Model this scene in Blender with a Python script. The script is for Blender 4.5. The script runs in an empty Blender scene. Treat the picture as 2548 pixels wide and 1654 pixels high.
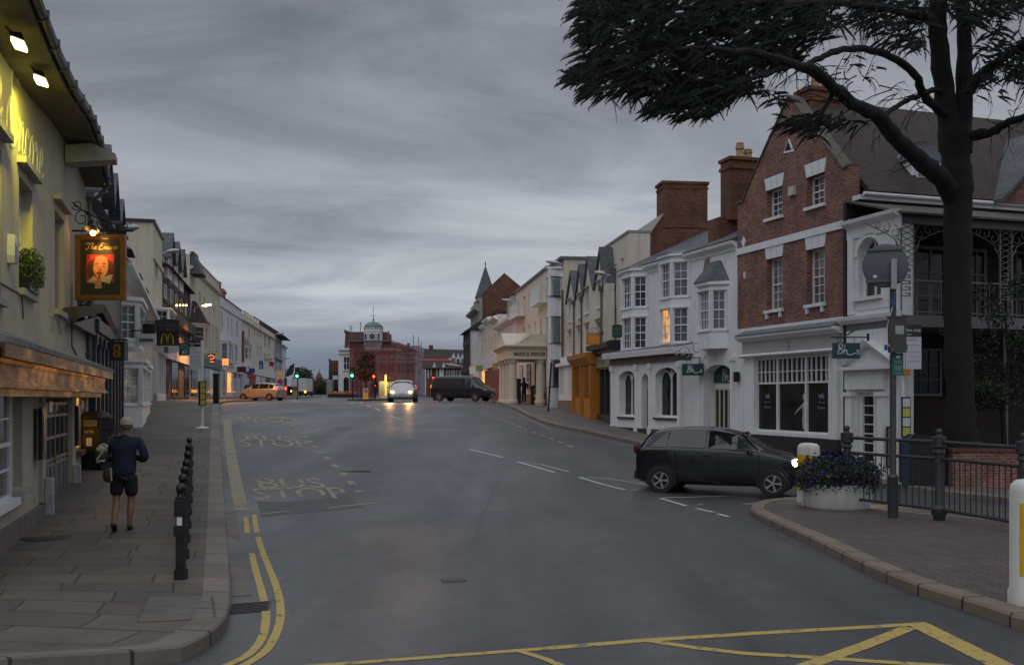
import bpy, math, random
from mathutils import Vector, Matrix
from mathutils.geometry import tessellate_polygon
R = math.radians
random.seed(7)
SC = bpy.context.scene
COL = SC.collection

# ---------------------------------------------------------------- camera
F, CX, HY, EYE = 2500.0, 1274.0, 990.0, 2.2
cd = bpy.data.cameras.new('camera'); cam = bpy.data.objects.new('camera', cd); COL.objects.link(cam)
cam.location = (0, 0, EYE); cam.rotation_euler = (R(90), 0, 0)
cd.sensor_width = 36; cd.lens = F / 2548 * 36; cd.shift_y = (HY - 827) / 2548
cd.clip_start = .1; cd.clip_end = 6000
SC.camera = cam

# ---------------------------------------------------------------- sky
SC.view_settings.view_transform = 'Standard'; SC.view_settings.look = 'None'
SC.view_settings.exposure = 0.13; SC.view_settings.gamma = 1
W = bpy.data.worlds.new('World'); SC.world = W; W.use_nodes = True
nt = W.node_tree; nt.nodes.clear()
def wn(t, **k):
    n = nt.nodes.new(t)
    for a, v in k.items(): setattr(n, a, v)
    return n
def wmath(op, a, b=None, c=None, clamp=False):
    n = wn('ShaderNodeMath', operation=op, use_clamp=clamp)
    for i, v in enumerate((a, b, c)):
        if v is None: continue
        if hasattr(v, 'links'): nt.links.new(v, n.inputs[i])
        else: n.inputs[i].default_value = v
    return n.outputs[0]
tc = wn('ShaderNodeTexCoord')
sep = wn('ShaderNodeSeparateXYZ'); nt.links.new(tc.outputs['Generated'], sep.inputs[0])
zz = wmath('MAXIMUM', sep.outputs[2], 0.0)
den = wmath('ADD', zz, .19)
cmb = wn('ShaderNodeCombineXYZ')
nt.links.new(wmath('DIVIDE', sep.outputs[0], den), cmb.inputs[0])
nt.links.new(wmath('DIVIDE', sep.outputs[1], den), cmb.inputs[1])
mp = wn('ShaderNodeMapping'); mp.inputs['Rotation'].default_value = (0, 0, R(24)); mp.inputs['Scale'].default_value = (.6, 1.25, 1)
mp.inputs['Location'].default_value = (1.7, .35, 0)
nt.links.new(cmb.outputs[0], mp.inputs[0])
n1 = wn('ShaderNodeTexNoise'); n1.inputs['Scale'].default_value = 1.7; n1.inputs['Detail'].default_value = 9; n1.inputs['Roughness'].default_value = .58; n1.inputs['Distortion'].default_value = .7
n2 = wn('ShaderNodeTexNoise'); n2.inputs['Scale'].default_value = .42; n2.inputs['Detail'].default_value = 3
nt.links.new(mp.outputs[0], n1.inputs[0]); nt.links.new(mp.outputs[0], n2.inputs[0])
cl = wmath('ADD', wmath('MULTIPLY', n1.outputs[0], .72), wmath('MULTIPLY', n2.outputs[0], .43))
cl = wmath('MULTIPLY_ADD', cl, 3.3, -1.42, clamp=True)          # 0 dark cloud .. 1 bright cloud
def ramp(stops, fac):
    r = wn('ShaderNodeValToRGB'); e = r.color_ramp.elements
    while len(e) < len(stops): e.new(.5)
    for i, (p, c) in enumerate(stops): e[i].position = p; e[i].color = (*c, 1)
    nt.links.new(fac, r.inputs[0]); return r.outputs[0]
# elevation (sine) : dark cloud colour and bright cloud colour of the overcast
dark = ramp([(0, (.155, .175, .23)), (.045, (.17, .19, .24)), (.085, (.27, .29, .335)), (.15, (.225, .238, .275)), (.28, (.135, .143, .172)), (.42, (.115, .123, .15)), (.62, (.42, .44, .51)), (1, (.60, .62, .69))], zz)
lite = ramp([(0, (.18, .20, .255)), (.045, (.215, .235, .29)), (.075, (.50, .52, .56)), (.12, (.53, .55, .585)), (.20, (.43, .445, .485)), (.31, (.30, .312, .35)), (.42, (.26, .272, .31)), (.62, (.68, .70, .77)), (1, (.86, .88, .95))], zz)
mx = wn('ShaderNodeMix', data_type='RGBA'); nt.links.new(cl, mx.inputs[0]); nt.links.new(dark, mx.inputs[6]); nt.links.new(lite, mx.inputs[7])
tint = wn('ShaderNodeMix', data_type='RGBA', blend_type='MULTIPLY'); tint.inputs[0].default_value = 1; tint.inputs[7].default_value = (.98, 1.0, 1.01, 1); nt.links.new(mx.outputs[2], tint.inputs[6])
bg1 = wn('ShaderNodeBackground'); nt.links.new(tint.outputs[2], bg1.inputs[0]); bg1.inputs[1].default_value = 1.0
sky = wn('ShaderNodeTexSky'); sky.sky_type = 'NISHITA'; sky.sun_disc = False
sky.sun_elevation = R(-3); sky.sun_rotation = R(200)
bg2 = wn('ShaderNodeBackground'); nt.links.new(sky.outputs[0], bg2.inputs[0]); bg2.inputs[1].default_value = .05
ad = wn('ShaderNodeAddShader'); nt.links.new(bg1.outputs[0], ad.inputs[0]); nt.links.new(bg2.outputs[0], ad.inputs[1])
out = wn('ShaderNodeOutputWorld'); nt.links.new(ad.outputs[0], out.inputs[0])
# the last daylight through the overcast, very soft
sl = bpy.data.lights.new('sun', 'SUN'); sl.energy = .42; sl.angle = R(60); sl.color = (.97, .98, 1)
so = bpy.data.objects.new('sun', sl); COL.objects.link(so)
so.rotation_euler = (R(42), R(-22), R(0))

# ---------------------------------------------------------------- terrain and projection helpers
GS = [(-50, 0), (16, 0), (20, .15), (25, .5), (30, .85), (35, 1.13), (40, 1.4), (46, 1.68), (52, 1.83), (60, 1.9), (70, 1.92), (80, 1.95), (100, 2.1), (125, 2.3), (160, 2.6), (250, 3.2), (400, 3.2)]
def g(X, Y):
    s = (Y - .6 * X) / 1.17
    z = GS[-1][1]
    for (a, za), (b, zb) in zip(GS, GS[1:]):
        if s <= b:
            z = za + (zb - za) * max(0, (s - a)) / (b - a); break
    r = min(1, max(0, (Y - 15) / 25)); r2 = min(1, max(0, (140 - Y) / 50))
    return z - .05 * min(12, max(0, X + 3)) * r * r2
def P(px, py, Y): return Vector(((px - CX) / F * Y, Y, EYE - (py - HY) / F * Y))
def G(px, py, lift=0.0):
    k = (px - CX) / F; q = (py - HY) / F
    a, b = 3.0, 400.0
    for _ in range(50):
        m = (a + b) / 2
        if EYE - q * m - g(k * m, m) - lift > 0: a = m
        else: b = m
    return Vector((k * a, a, g(k * a, a) + lift))
def GY(px, Y, lift=0.0):
    X = (px - CX) / F * Y
    return Vector((X, Y, g(X, Y) + lift))

# ---------------------------------------------------------------- materials
MATS = {}
def newmat(name):
    m = bpy.data.materials.new(name); m.use_nodes = True
    MATS[name] = m
    return m, m.node_tree, m.node_tree.nodes['Principled BSDF']
def lk(t, a, b): t.links.new(a, b)
def noise(t, vec, scale, detail=5, rough=.6, dist=0):
    n = t.nodes.new('ShaderNodeTexNoise'); n.inputs['Scale'].default_value = scale; n.inputs['Detail'].default_value = detail
    n.inputs['Roughness'].default_value = rough; n.inputs['Distortion'].default_value = dist
    lk(t, vec, n.inputs['Vector']); return n.outputs[0]
def cramp(t, fac, stops):
    r = t.nodes.new('ShaderNodeValToRGB'); e = r.color_ramp.elements
    while len(e) < len(stops): e.new(.5)
    for i, (p, c) in enumerate(stops):
        e[i].position = p; e[i].color = (*c, 1) if len(c) == 3 else c
    lk(t, fac, r.inputs[0]); return r.outputs[0]
def mixc(t, fac, a, b, mode='MIX'):
    n = t.nodes.new('ShaderNodeMix'); n.data_type = 'RGBA'; n.blend_type = mode
    for i, v in ((0, fac), (6, a), (7, b)):
        if hasattr(v, 'links'): lk(t, v, n.inputs[i])
        else: n.inputs[i].default_value = v if i == 0 else (*v[:3], 1)
    return n.outputs[2]
def bump(t, bs, h, strength, dist=.01):
    b = t.nodes.new('ShaderNodeBump'); b.inputs['Strength'].default_value = strength; b.inputs['Distance'].default_value = dist
    lk(t, h, b.inputs['Height']); lk(t, b.outputs[0], bs.inputs['Normal'])
def tco(t, kind='Object'):
    n = t.nodes.new('ShaderNodeTexCoord'); return n.outputs[kind]
def mapping(t, vec, scale=(1, 1, 1), rot=(0, 0, 0), loc=(0, 0, 0)):
    n = t.nodes.new('ShaderNodeMapping'); n.inputs['Scale'].default_value = scale; n.inputs['Rotation'].default_value = rot
    n.inputs['Location'].default_value = loc
    lk(t, vec, n.inputs[0]); return n.outputs[0]
def M(name, col, rough=.65, var=.18, scale=2.5, bmp=.15, metal=0.0, streak=False, spec=.5, coat=0):
    if name in MATS: return MATS[name]
    m, t, b = newmat(name)
    v = tco(t)
    n = noise(t, v, scale, 6)
    c = cramp(t, n, [(.25, tuple(x * (1 - var) for x in col)), (.75, tuple(min(1, x * (1 + var)) for x in col))])
    if streak:                                   # rain streaks and grime on render, a weathering pattern with its own shape
        s = noise(t, mapping(t, v, (3.2, 3.2, .3)), 1.6, 7, .75)
        c = mixc(t, cramp(t, s, [(.47, (0, 0, 0)), (.72, (.62, .62, .62))]), c, tuple(x * .6 for x in col))
    lk(t, c, b.inputs['Base Color'])
    b.inputs['Roughness'].default_value = rough; b.inputs['Metallic'].default_value = metal
    b.inputs['Specular IOR Level'].default_value = spec; b.inputs['Coat Weight'].default_value = coat
    if bmp: bump(t, b, noise(t, v, scale * 14, 4), bmp, .01)
    return m
def E(name, col, strength):
    if name in MATS: return MATS[name]
    m, t, b = newmat(name)
    b.inputs['Base Color'].default_value = (*col, 1); b.inputs['Emission Color'].default_value = (*col, 1)
    b.inputs['Emission Strength'].default_value = strength
    return m
def brickmat(name, c1, c2, mortar, bw=.225, rh=.075, var=.5, ms=.01, horiz=('x', 'y'), rough=.85, bstr=.5):
    m, t, b = newmat(name)
    v = tco(t); sp = t.nodes.new('ShaderNodeSeparateXYZ'); lk(t, v, sp.inputs[0])
    ad = t.nodes.new('ShaderNodeMath'); ad.operation = 'ADD'; lk(t, sp.outputs[0], ad.inputs[0]); lk(t, sp.outputs[1], ad.inputs[1])
    cb = t.nodes.new('ShaderNodeCombineXYZ'); lk(t, ad.outputs[0], cb.inputs[0]); lk(t, sp.outputs[2], cb.inputs[1])
    br = t.nodes.new('ShaderNodeTexBrick'); lk(t, cb.outputs[0], br.inputs[0])
    br.inputs['Scale'].default_value = 1; br.inputs['Brick Width'].default_value = bw; br.inputs['Row Height'].default_value = rh
    br.inputs['Mortar Size'].default_value = ms; br.inputs['Color1'].default_value = (*c1, 1); br.inputs['Color2'].default_value = (*c2, 1)
    br.inputs['Mortar'].default_value = (*mortar, 1); br.inputs['Bias'].default_value = 0
    n = noise(t, v, 1.3, 6)
    c = mixc(t, .75, br.outputs[0], cramp(t, n, [(.3, (.45, .42, .42)), (.7, (1.35, 1.25, 1.2))]), 'MULTIPLY')
    c = mixc(t, .6, c, cramp(t, noise(t, mapping(t, v, (4.4, 4.4, 13)), 1, 2, .5), [(.3, (.5, .48, .5)), (.7, (1.5, 1.4, 1.35))]), 'MULTIPLY')
    lk(t, c, b.inputs['Base Color']); b.inputs['Roughness'].default_value = rough
    bump(t, b, br.outputs[1], -bstr, .012)
    return m
def rooftile(name, c1, c2, bw=.18, rh=.11):
    m, t, b = newmat(name)
    v = tco(t); sp = t.nodes.new('ShaderNodeSeparateXYZ'); lk(t, v, sp.inputs[0])
    ad = t.nodes.new('ShaderNodeMath'); ad.operation = 'ADD'; lk(t, sp.outputs[0], ad.inputs[0]); lk(t, sp.outputs[1], ad.inputs[1])
    cb = t.nodes.new('ShaderNodeCombineXYZ'); lk(t, ad.outputs[0], cb.inputs[0]); lk(t, sp.outputs[2], cb.inputs[1])
    br = t.nodes.new('ShaderNodeTexBrick'); lk(t, cb.outputs[0], br.inputs[0])
    br.inputs['Scale'].default_value = 1; br.inputs['Brick Width'].default_value = bw; br.inputs['Row Height'].default_value = rh
    br.inputs['Mortar Size'].default_value = .012; br.inputs['Color1'].default_value = (*c1, 1); br.inputs['Color2'].default_value = (*c2, 1)
    br.inputs['Mortar'].default_value = tuple(x * .35 for x in c1) + (1,)
    n = noise(t, v, .9, 7)
    c = mixc(t, .7, br.outputs[0], cramp(t, n, [(.3, (.5, .5, .5)), (.7, (1.4, 1.35, 1.3))]), 'MULTIPLY')
    lk(t, c, b.inputs['Base Color']); b.inputs['Roughness'].default_value = .75
    bump(t, b, br.outputs[1], -.8, .02)
    return m

# ---------------------------------------------------------------- mesh builder
class MB:
    def __init__(s): s.v = []; s.f = []; s.uv = {}; s.mi = []
    def add(s, vs, fs, m=0, uvs=None):
        o = len(s.v); s.v += [tuple(x) for x in vs]
        for i, f in enumerate(fs):
            s.f.append(tuple(o + k for k in f)); s.mi.append(m)
            if uvs: s.uv[len(s.f) - 1] = [uvs[k] for k in f]
        return s
    def box(s, x0, x1, y0, y1, z0, z1, m=0):
        if x0 > x1: x0, x1 = x1, x0
        if y0 > y1: y0, y1 = y1, y0
        if z0 > z1: z0, z1 = z1, z0
        return s.add([(x0, y0, z0), (x1, y0, z0), (x1, y1, z0), (x0, y1, z0), (x0, y0, z1), (x1, y0, z1), (x1, y1, z1), (x0, y1, z1)],
                     [(0, 3, 2, 1), (4, 5, 6, 7), (0, 1, 5, 4), (1, 2, 6, 5), (2, 3, 7, 6), (3, 0, 4, 7)], m)
    def hexa(s, a, b, m=0):                       # two matching 4-point loops joined
        return s.add(list(a) + list(b), [(3, 2, 1, 0), (4, 5, 6, 7), (0, 1, 5, 4), (1, 2, 6, 5), (2, 3, 7, 6), (3, 0, 4, 7)], m)
    def prism(s, pts, a, b, axis='y', m=0, caps=(1, 1)):
        n = len(pts)
        def pt(p, q):
            return {'y': (p[0], q, p[1]), 'z': (p[0], p[1], q), 'x': (q, p[0], p[1])}[axis]
        vs = [pt(p, a) for p in pts] + [pt(p, b) for p in pts]
        fs = [(i, (i + 1) % n, n + (i + 1) % n, n + i) for i in range(n)]
        s.add(vs, fs, m)
        tri = tessellate_polygon([[Vector((p[0], p[1], 0)) for p in pts]])
        if caps[0]: s.add([pt(p, a) for p in pts], [tuple(t) for t in tri], m)
        if caps[1]: s.add([pt(p, b) for p in pts], [tuple(reversed(t)) for t in tri], m)
        return s
    def holed(s, outer, holes, y, rec, m=0):
        loops = [outer] + holes
        tri = tessellate_polygon([[Vector((p[0], p[1], 0)) for p in l] for l in loops])
        s.add([(p[0], y, p[1]) for l in loops for p in l], [tuple(t) for t in tri], m)
        for h in holes:
            n = len(h)
            s.add([(p[0], y, p[1]) for p in h] + [(p[0], y + rec, p[1]) for p in h], [(i, (i + 1) % n, n + (i + 1) % n, n + i) for i in range(n)], m)
        return s
    def tube(s, pts, rad, n=8, m=0, cap=True):
        pts = [Vector(p) for p in pts]
        if not hasattr(rad, '__len__'): rad = [rad] * len(pts)
        vs = []; fs = []; up = None
        for i, p in enumerate(pts):
            d = (pts[min(i + 1, len(pts) - 1)] - pts[max(i - 1, 0)])
            if d.length < 1e-9: d = Vector((0, 0, 1))
            d.normalize()
            if up is None:
                up = Vector((0, 0, 1)) if abs(d.z) < .9 else Vector((1, 0, 0))
                e = d.cross(up).normalized()
            else:
                e = (e - d * e.dot(d)); e = e.normalized() if e.length > 1e-6 else d.cross(Vector((0, 0, 1))).normalized()
            f = d.cross(e)
            for k in range(n):
                a = 2 * math.pi * k / n
                vs.append(p + (e * math.cos(a) + f * math.sin(a)) * rad[i])
        for i in range(len(pts) - 1):
            for k in range(n):
                fs.append((i * n + k, i * n + (k + 1) % n, (i + 1) * n + (k + 1) % n, (i + 1) * n + k))
        if cap: fs += [tuple(range(n)), tuple(range(len(vs) - 1, len(vs) - n - 1, -1))]
        return s.add(vs, fs, m)
    def lathe(s, prof, c=(0, 0, 0), n=16, m=0, axis='z', sx=1, sy=1, cap=True):
        vs = []; fs = []
        for r, z in prof:
            for k in range(n):
                a = 2 * math.pi * k / n
                p = (r * math.cos(a) * sx, r * math.sin(a) * sy, z)
                if axis == 'y': p = (p[0], p[2], p[1])
                if axis == 'x': p = (p[2], p[0], p[1])
                vs.append((p[0] + c[0], p[1] + c[1], p[2] + c[2]))
        for i in range(len(prof) - 1):
            for k in range(n): fs.append((i * n + k, i * n + (k + 1) % n, (i + 1) * n + (k + 1) % n, (i + 1) * n + k))
        if cap: fs += [tuple(range(n)), tuple(range(len(vs) - 1, len(vs) - n - 1, -1))]
        return s.add(vs, fs, m)
    def ball(s, c, r, n=10, m=0, sc=(1, 1, 1)):
        k = n // 2
        pr = [(max(1e-4, r * math.sin(math.pi * i / k)), -r * math.cos(math.pi * i / k)) for i in range(k + 1)]
        vs0 = len(s.v); s.lathe(pr, (0, 0, 0), n, m)
        for i in range(vs0, len(s.v)):
            x, y, z = s.v[i]; s.v[i] = (x * sc[0] + c[0], y * sc[1] + c[1], z * sc[2] + c[2])
        return s
    def quad(s, a, b, c, d, m=0): return s.add([a, b, c, d], [(0, 1, 2, 3)], m)
    def ribbon(s, pts, w, y=0.0, t=.01, m=0):     # flat pen stroke in the xz plane, front at y, thickness t behind
        n = len(pts)
        L = []; Rr = []
        for i in range(n):
            a = Vector(pts[max(i - 1, 0)]); b = Vector(pts[min(i + 1, n - 1)]); d = b - a
            if d.length < 1e-9: d = Vector((1, 0))
            d.normalize(); nn = Vector((-d.y, d.x)) * (w[i] if hasattr(w, '__len__') else w) / 2
            p = Vector(pts[i]); L.append(p + nn); Rr.append(p - nn)
        for i in range(n - 1):
            q = [L[i], L[i + 1], Rr[i + 1], Rr[i]]
            s.hexa([(p.x, y, p.y) for p in q], [(p.x, y + t, p.y) for p in q], m)
        return s
    def mesh(s, name, smooth=False, weld=False):
        me = bpy.data.meshes.new(name); me.from_pydata(s.v, [], s.f); 
        if s.uv:
            ul = me.uv_layers.new(name='UVMap'); 
            for pi, p in enumerate(me.polygons):
                if pi in s.uv:
                    for li, u in zip(p.loop_indices, s.uv[pi]): ul.data[li].uv = u
        if any(s.mi):
            me.polygons.foreach_set('material_index', s.mi)
        me.validate(clean_customdata=False)
        import bmesh
        bm = bmesh.new(); bm.from_mesh(me)
        if weld: bmesh.ops.remove_doubles(bm, verts=bm.verts, dist=1e-5)
        bmesh.ops.recalc_face_normals(bm, faces=bm.faces); bm.to_mesh(me); bm.free()
        if smooth:
            me.polygons.foreach_set('use_smooth', [True] * len(me.polygons))
            try: me.set_sharp_from_angle(angle=R(40))
            except Exception: pass
        return me
    def build(s, name, mats, parent=None, smooth=False, weld=False):
        me = s.mesh(name, smooth, weld)
        o = bpy.data.objects.new(name, me); COL.objects.link(o)
        for m in (mats if isinstance(mats, (list, tuple)) else [mats]): me.materials.append(m)
        if parent is not None: o.parent = parent
        return o
def thing(name, label, cat, loc=(0, 0, 0), rz=0.0, group=None, kind=None):
    o = bpy.data.objects.new(name, None); COL.objects.link(o); o.location = loc; o.rotation_euler = (0, 0, rz)
    o['label'] = label; o['category'] = cat
    if group: o['group'] = group
    if kind: o['kind'] = kind
    return o
def tag(o, label, cat, group=None, kind=None):
    o['label'] = label; o['category'] = cat
    if group: o['group'] = group
    if kind: o['kind'] = kind
    return o
def struct(o, label=None, cat=None):
    o['kind'] = 'structure'
    if label: o['label'] = label
    if cat: o['category'] = cat
    return o
def place(o, loc, rz=0.0): o.location = loc; o.rotation_euler = (0, 0, rz); return o
def tree_copy(o, loc, rz, label, parent=None):
    c = o.copy(); COL.objects.link(c); c.parent = parent
    if parent is None: c.location = loc; c.rotation_euler = (0, 0, rz); c['label'] = label
    for ch in list(o.children): tree_copy(ch, None, None, None, c)
    return c
def text(mb, body, x, y, z, size, t=.01, m=0, align='CENTER', sx=1.0, bold=0.0, flat=False, xf=None):
    cu = bpy.data.curves.new('t', 'FONT'); cu.body = body; cu.size = size; cu.extrude = t / 2; cu.align_x = align; cu.offset = bold
    cu.resolution_u = 3
    o = bpy.data.objects.new('t', cu); COL.objects.link(o)
    dg = bpy.context.evaluated_depsgraph_get(); me = bpy.data.meshes.new_from_object(o.evaluated_get(dg))
    if xf: vs = [xf(v.co) for v in me.vertices]
    else: vs = [(x + v.co.x * sx, y - v.co.z, z + v.co.y) for v in me.vertices]
    mb.add(vs, [tuple(p.vertices) for p in me.polygons], m)
    bpy.data.objects.remove(o); bpy.data.curves.remove(cu); bpy.data.meshes.remove(me)
    return mb
def dense(mb):
    return mb

# ---------------------------------------------------------------- facades
class Fac:
    """a facade plane: local x along the wall as seen from the street, local y into the building, local z up from its base"""
    def __init__(s, A, B, z0=None):
        s.A = Vector((A[0], A[1])); s.B = Vector((B[0], B[1])); d = s.B - s.A; s.L = d.length; s.d = d / s.L
        s.n = Vector((-s.d.y, s.d.x)); s.rz = math.atan2(s.d.y, s.d.x)
        s.z0 = g(*s.A) if z0 is None else z0
        s.loc = (s.A.x, s.A.y, s.z0)
    def u(s, px, out=0.0):
        k = (px - CX) / F; A = s.A - s.n * out
        return (k * A.y - A.x) / (s.d.x - k * s.d.y)
    def Y(s, px, out=0.0):
        return (s.A - s.n * out).y + s.u(px, out) * s.d.y
    def z(s, px, py, out=0.0):
        return EYE - (py - HY) / F * s.Y(px, out) - s.z0
    def r(s, px0, py0, px1, py1, out=0.0):      # pixel rectangle, heights read at its left edge -> u0,u1,z0,z1
        return s.u(px0, out), s.u(px1, out), s.z(px0, py1, out), s.z(px0, py0, out)
    def pt(s, u, y, z):
        p = s.A + s.d * u + s.n * y; return Vector((p.x, p.y, z + s.z0))
def line_fac(a, b, px0, px1, z0=None):
    def pt(px):
        Y = a / ((px - CX) / F - b); return (a + b * Y, Y)
    return Fac(pt(px0), pt(px1), z0)
def rect(u0, u1, z0, z1): return [(u0, z0), (u1, z0), (u1, z1), (u0, z1)]
def arch(u0, u1, z0, z1, n=10, rise=None):
    r = (u1 - u0) / 2; rise = r if rise is None else rise; zc = z1 - rise
    return [(u0, z0), (u1, z0)] + [((u0 + u1) / 2 + r * math.cos(math.pi * i / n), zc + rise * math.sin(math.pi * i / n)) for i in range(n + 1)]
def window(par, u0, u1, z0, z1, nx=3, ny=4, rec=.14, fm=None, gm=None, y=0.0, fw=.05, bar=.022, sash=True, sill=0.0, head=None, name='window', curtain=None, poly=None, sm=None):
    fm = fm or MATS['white_joinery']; gm = gm or MATS['window_glass']
    mb = MB(); yb = y + rec; yf = yb - .05
    for (a, b, c, d) in ((u0 + .002, u0 + fw, z0 + .002, z1 - .002), (u1 - fw, u1 - .002, z0 + .002, z1 - .002), (u0 + fw, u1 - fw, z1 - fw, z1 - .002), (u0 + fw, u1 - fw, z0 + .002, z0 + fw)):
        mb.box(a, b, yf, yb, c, d)
    for i in range(1, nx):
        x = u0 + fw + (u1 - u0 - 2 * fw) * i / nx; mb.box(x - bar / 2, x + bar / 2, yf + .012, yb - .003, z0 + fw, z1 - fw)
    for j in range(1, ny):
        zc = z0 + fw + (z1 - z0 - 2 * fw) * j / ny
        w = bar * (2 if (sash and j * 2 == ny) else 1)
        mb.box(u0 + fw, u1 - fw, yf + (.002 if w > bar else .015), yb - .005, zc - w / 2, zc + w / 2)
    wo = mb.build(name, fm, par)
    MB().box(u0 + .004, u1 - .004, yb - .004, yb + .02, z0 + .004, z1 - .004).build('pane', gm, wo)
    if sill:
        MB().box(u0 - .07, u1 + .07, y - sill, y + rec - .052, z0 - .1, z0 - .001).build('sill', sm or MATS['white_joinery'], wo)
    if head:
        hh = head; a = .09
        MB().prism([(u0 - .01, z1 + .003), (u1 + .01, z1 + .003), (u1 + a + .02, z1 + hh), (u0 - a - .02, z1 + hh)], y - .025, y + .02).build('lintel', sm or MATS['white_joinery'], wo)
    return wo
def wall(par, outer, holes, depth, mat, rec=.2, name='wall', back=True, y=0.0):
    mb = MB(); mb.holed(outer, holes, y, rec)
    n = len(outer)
    mb.add([(p[0], y, p[1]) for p in outer] + [(p[0], y + depth, p[1]) for p in outer], [(i, (i + 1) % n, n + (i + 1) % n, n + i) for i in range(n)])
    tri = tessellate_polygon([[Vector((p[0], p[1], 0)) for p in outer]])
    mb.add([(p[0], y + depth, p[1]) for p in outer], [tuple(reversed(t)) for t in tri])
    return mb.build(name, mat, par)
def moulding(par, u0, u1, z, prof, mat, name='cornice', y=0.0):
    """horizontal moulding: prof = [(projection, height)...] from the bottom up, projection outward (-y)"""
    pts = [(y + .01, z + prof[0][1])] + [(y - a, z + h) for a, h in prof] + [(y + .01, z + prof[-1][1])]
    mb = MB(); n = len(pts)
    mb.prism(pts, u0, u1, axis='x')
    return mb.build(name, mat, par)
def building(name, label, fac, ztop, depth, mat, wins=(), cat='building', zb=-1.2, outer=None, rec=.14, extra_holes=(), roof=None, **kw):
    """wins: (px0, py0, px1, py1, nx, ny, opts)"""
    t = thing(name, label, cat, fac.loc, fac.rz)
    holes = []; specs = []
    for w in wins:
        u0, u1, z0, z1 = fac.r(*w[:4]); o = dict(w[6]) if len(w) > 6 else {}
        u0 = max(u0, .08); u1 = min(u1, fac.L - .08)
        holes.append(rect(u0, u1, z0, z1)); specs.append((u0, u1, z0, z1, w[4], w[5], o))
    holes += list(extra_holes)
    wall(t, outer or rect(0, fac.L, zb, ztop), holes, depth, mat, rec + .03)
    for u0, u1, z0, z1, nx, ny, o in specs:
        o.setdefault('rec', rec); window(t, u0, u1, z0, z1, nx, ny, **o)
    return t
# ================================================================ shared materials
M('white_joinery', (.72, .72, .73), .5, .08, 3, .05)
M('white_render', (.62, .63, .66), .75, .1, 1.2, .25, streak=True)
M('bright_render', (.74, .74, .75), .75, .08, 1.2, .25, streak=True)
M('cream_render', (.58, .52, .41), .8, .1, 1.0, .25, streak=True)
M('pale_cream_render', (.62, .57, .48), .8, .1, 1.0, .25, streak=True)
M('grey_cream_render', (.44, .41, .36), .85, .1, 1.0, .3, streak=True)
M('cream_joinery', (.6, .54, .42), .6, .08, 2, .05)
M('black_metal', (.012, .012, .014), .38, .3, 9, .05, metal=.2)
M('dark_paint', (.02, .021, .024), .4, .2, 4, .05)
M('blue_grey_paint', (.055, .065, .085), .5, .15, 3, .05)
M('lead', (.14, .15, .165), .6, .25, 4, .2)
M('dark_timber', (.03, .026, .024), .7, .3, 6, .2)
M('galvanised', (.36, .38, .4), .4, .15, 6, .05, metal=.6)
M('stone', (.3, .28, .25), .85, .2, 5, .3)
M('orange_paint', (.42, .155, .012), .5, .1, 3, .05)
M('shop_green', (.012, .05, .052), .4, .15, 4, .03)
M('sign_white', (.62, .63, .65), .45, .04, 3, .0)
M('terracotta', (.4, .25, .13), .8, .2, 6, .2)
M('rust_red', (.22, .05, .03), .7, .2, 6, .2)
M('brown_plinth', (.2, .14, .11), .8, .2, 5, .2)
M('gutter_grey', (.1, .105, .115), .5, .2, 5, .05)
M('interior_dark', (.015, .014, .013), .9, .3, 3, 0)
M('shop_interior', (.07, .06, .055), .9, .8, 1.2, 0)
M('red_paint', (.16, .018, .014), .5, .15, 3, .05)
brickmat('red_brick', (.25, .095, .07), (.13, .058, .052), (.27, .2, .165), ms=.012)
brickmat('brown_brick', (.17, .062, .034), (.1, .042, .028), (.13, .09, .065), ms=.008)
rooftile('slate_roof', (.13, .14, .155), (.08, .085, .1))
rooftile('clay_roof', (.055, .034, .028), (.03, .022, .02))
rooftile('red_roof', (.17, .075, .05), (.1, .045, .035))
def glassmat(name, col, rough=.05, spec=.6, curtain=None):
    m, t, b = newmat(name)
    n = noise(t, tco(t), .8, 3)
    c = cramp(t, n, [(.35, tuple(x * .5 for x in col)), (.65, tuple(x * 1.5 for x in col))])
    oi = t.nodes.new('ShaderNodeObjectInfo')                   # each window a little different: blinds, curtains or a dark room
    c = mixc(t, cramp(t, oi.outputs['Random'], [(.55, (0, 0, 0)), (.6, (.5, .5, .5)), (.8, (1, 1, 1))]), c, tuple(min(.3, x * 3.2) for x in col)) if col[0] > .03 and col[0] < .1 else c
    lk(t, c, b.inputs['Base Color']); b.inputs['Roughness'].default_value = rough; b.inputs['Specular IOR Level'].default_value = spec
    bump(t, b, noise(t, tco(t), 1.1, 1), .04, .2)
    return m
glassmat('window_glass', (.05, .055, .065))
glassmat('dark_glass', (.012, .012, .013), .08, .35)
glassmat('curtained_glass', (.19, .19, .2), .1)
glassmat('car_glass', (.012, .014, .016), .04, .6)
def litwin(name, c0, c1, s, scale=1.6):
    m, t, b = newmat(name)
    n = noise(t, mapping(t, tco(t), (1, 1, .7)), scale, 4, .6, .5)
    c = cramp(t, n, [(.38, c0), (.5, tuple((a + d) / 2 for a, d in zip(c0, c1))), (.62, c1)])
    b.inputs['Base Color'].default_value = (.02, .02, .02, 1); lk(t, c, b.inputs['Emission Color']); b.inputs['Emission Strength'].default_value = s
    b.inputs['Roughness'].default_value = .15
    return m
litwin('warm_window', (.10, .035, .006), (.9, .45, .08), .8)
litwin('glowing_window', (.05, .05, .055), (1.0, .42, .05), 1.6, 2.2)
litwin('shop_lit', (.02, .02, .02), (.16, .15, .12), .8, 1.2)

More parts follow.
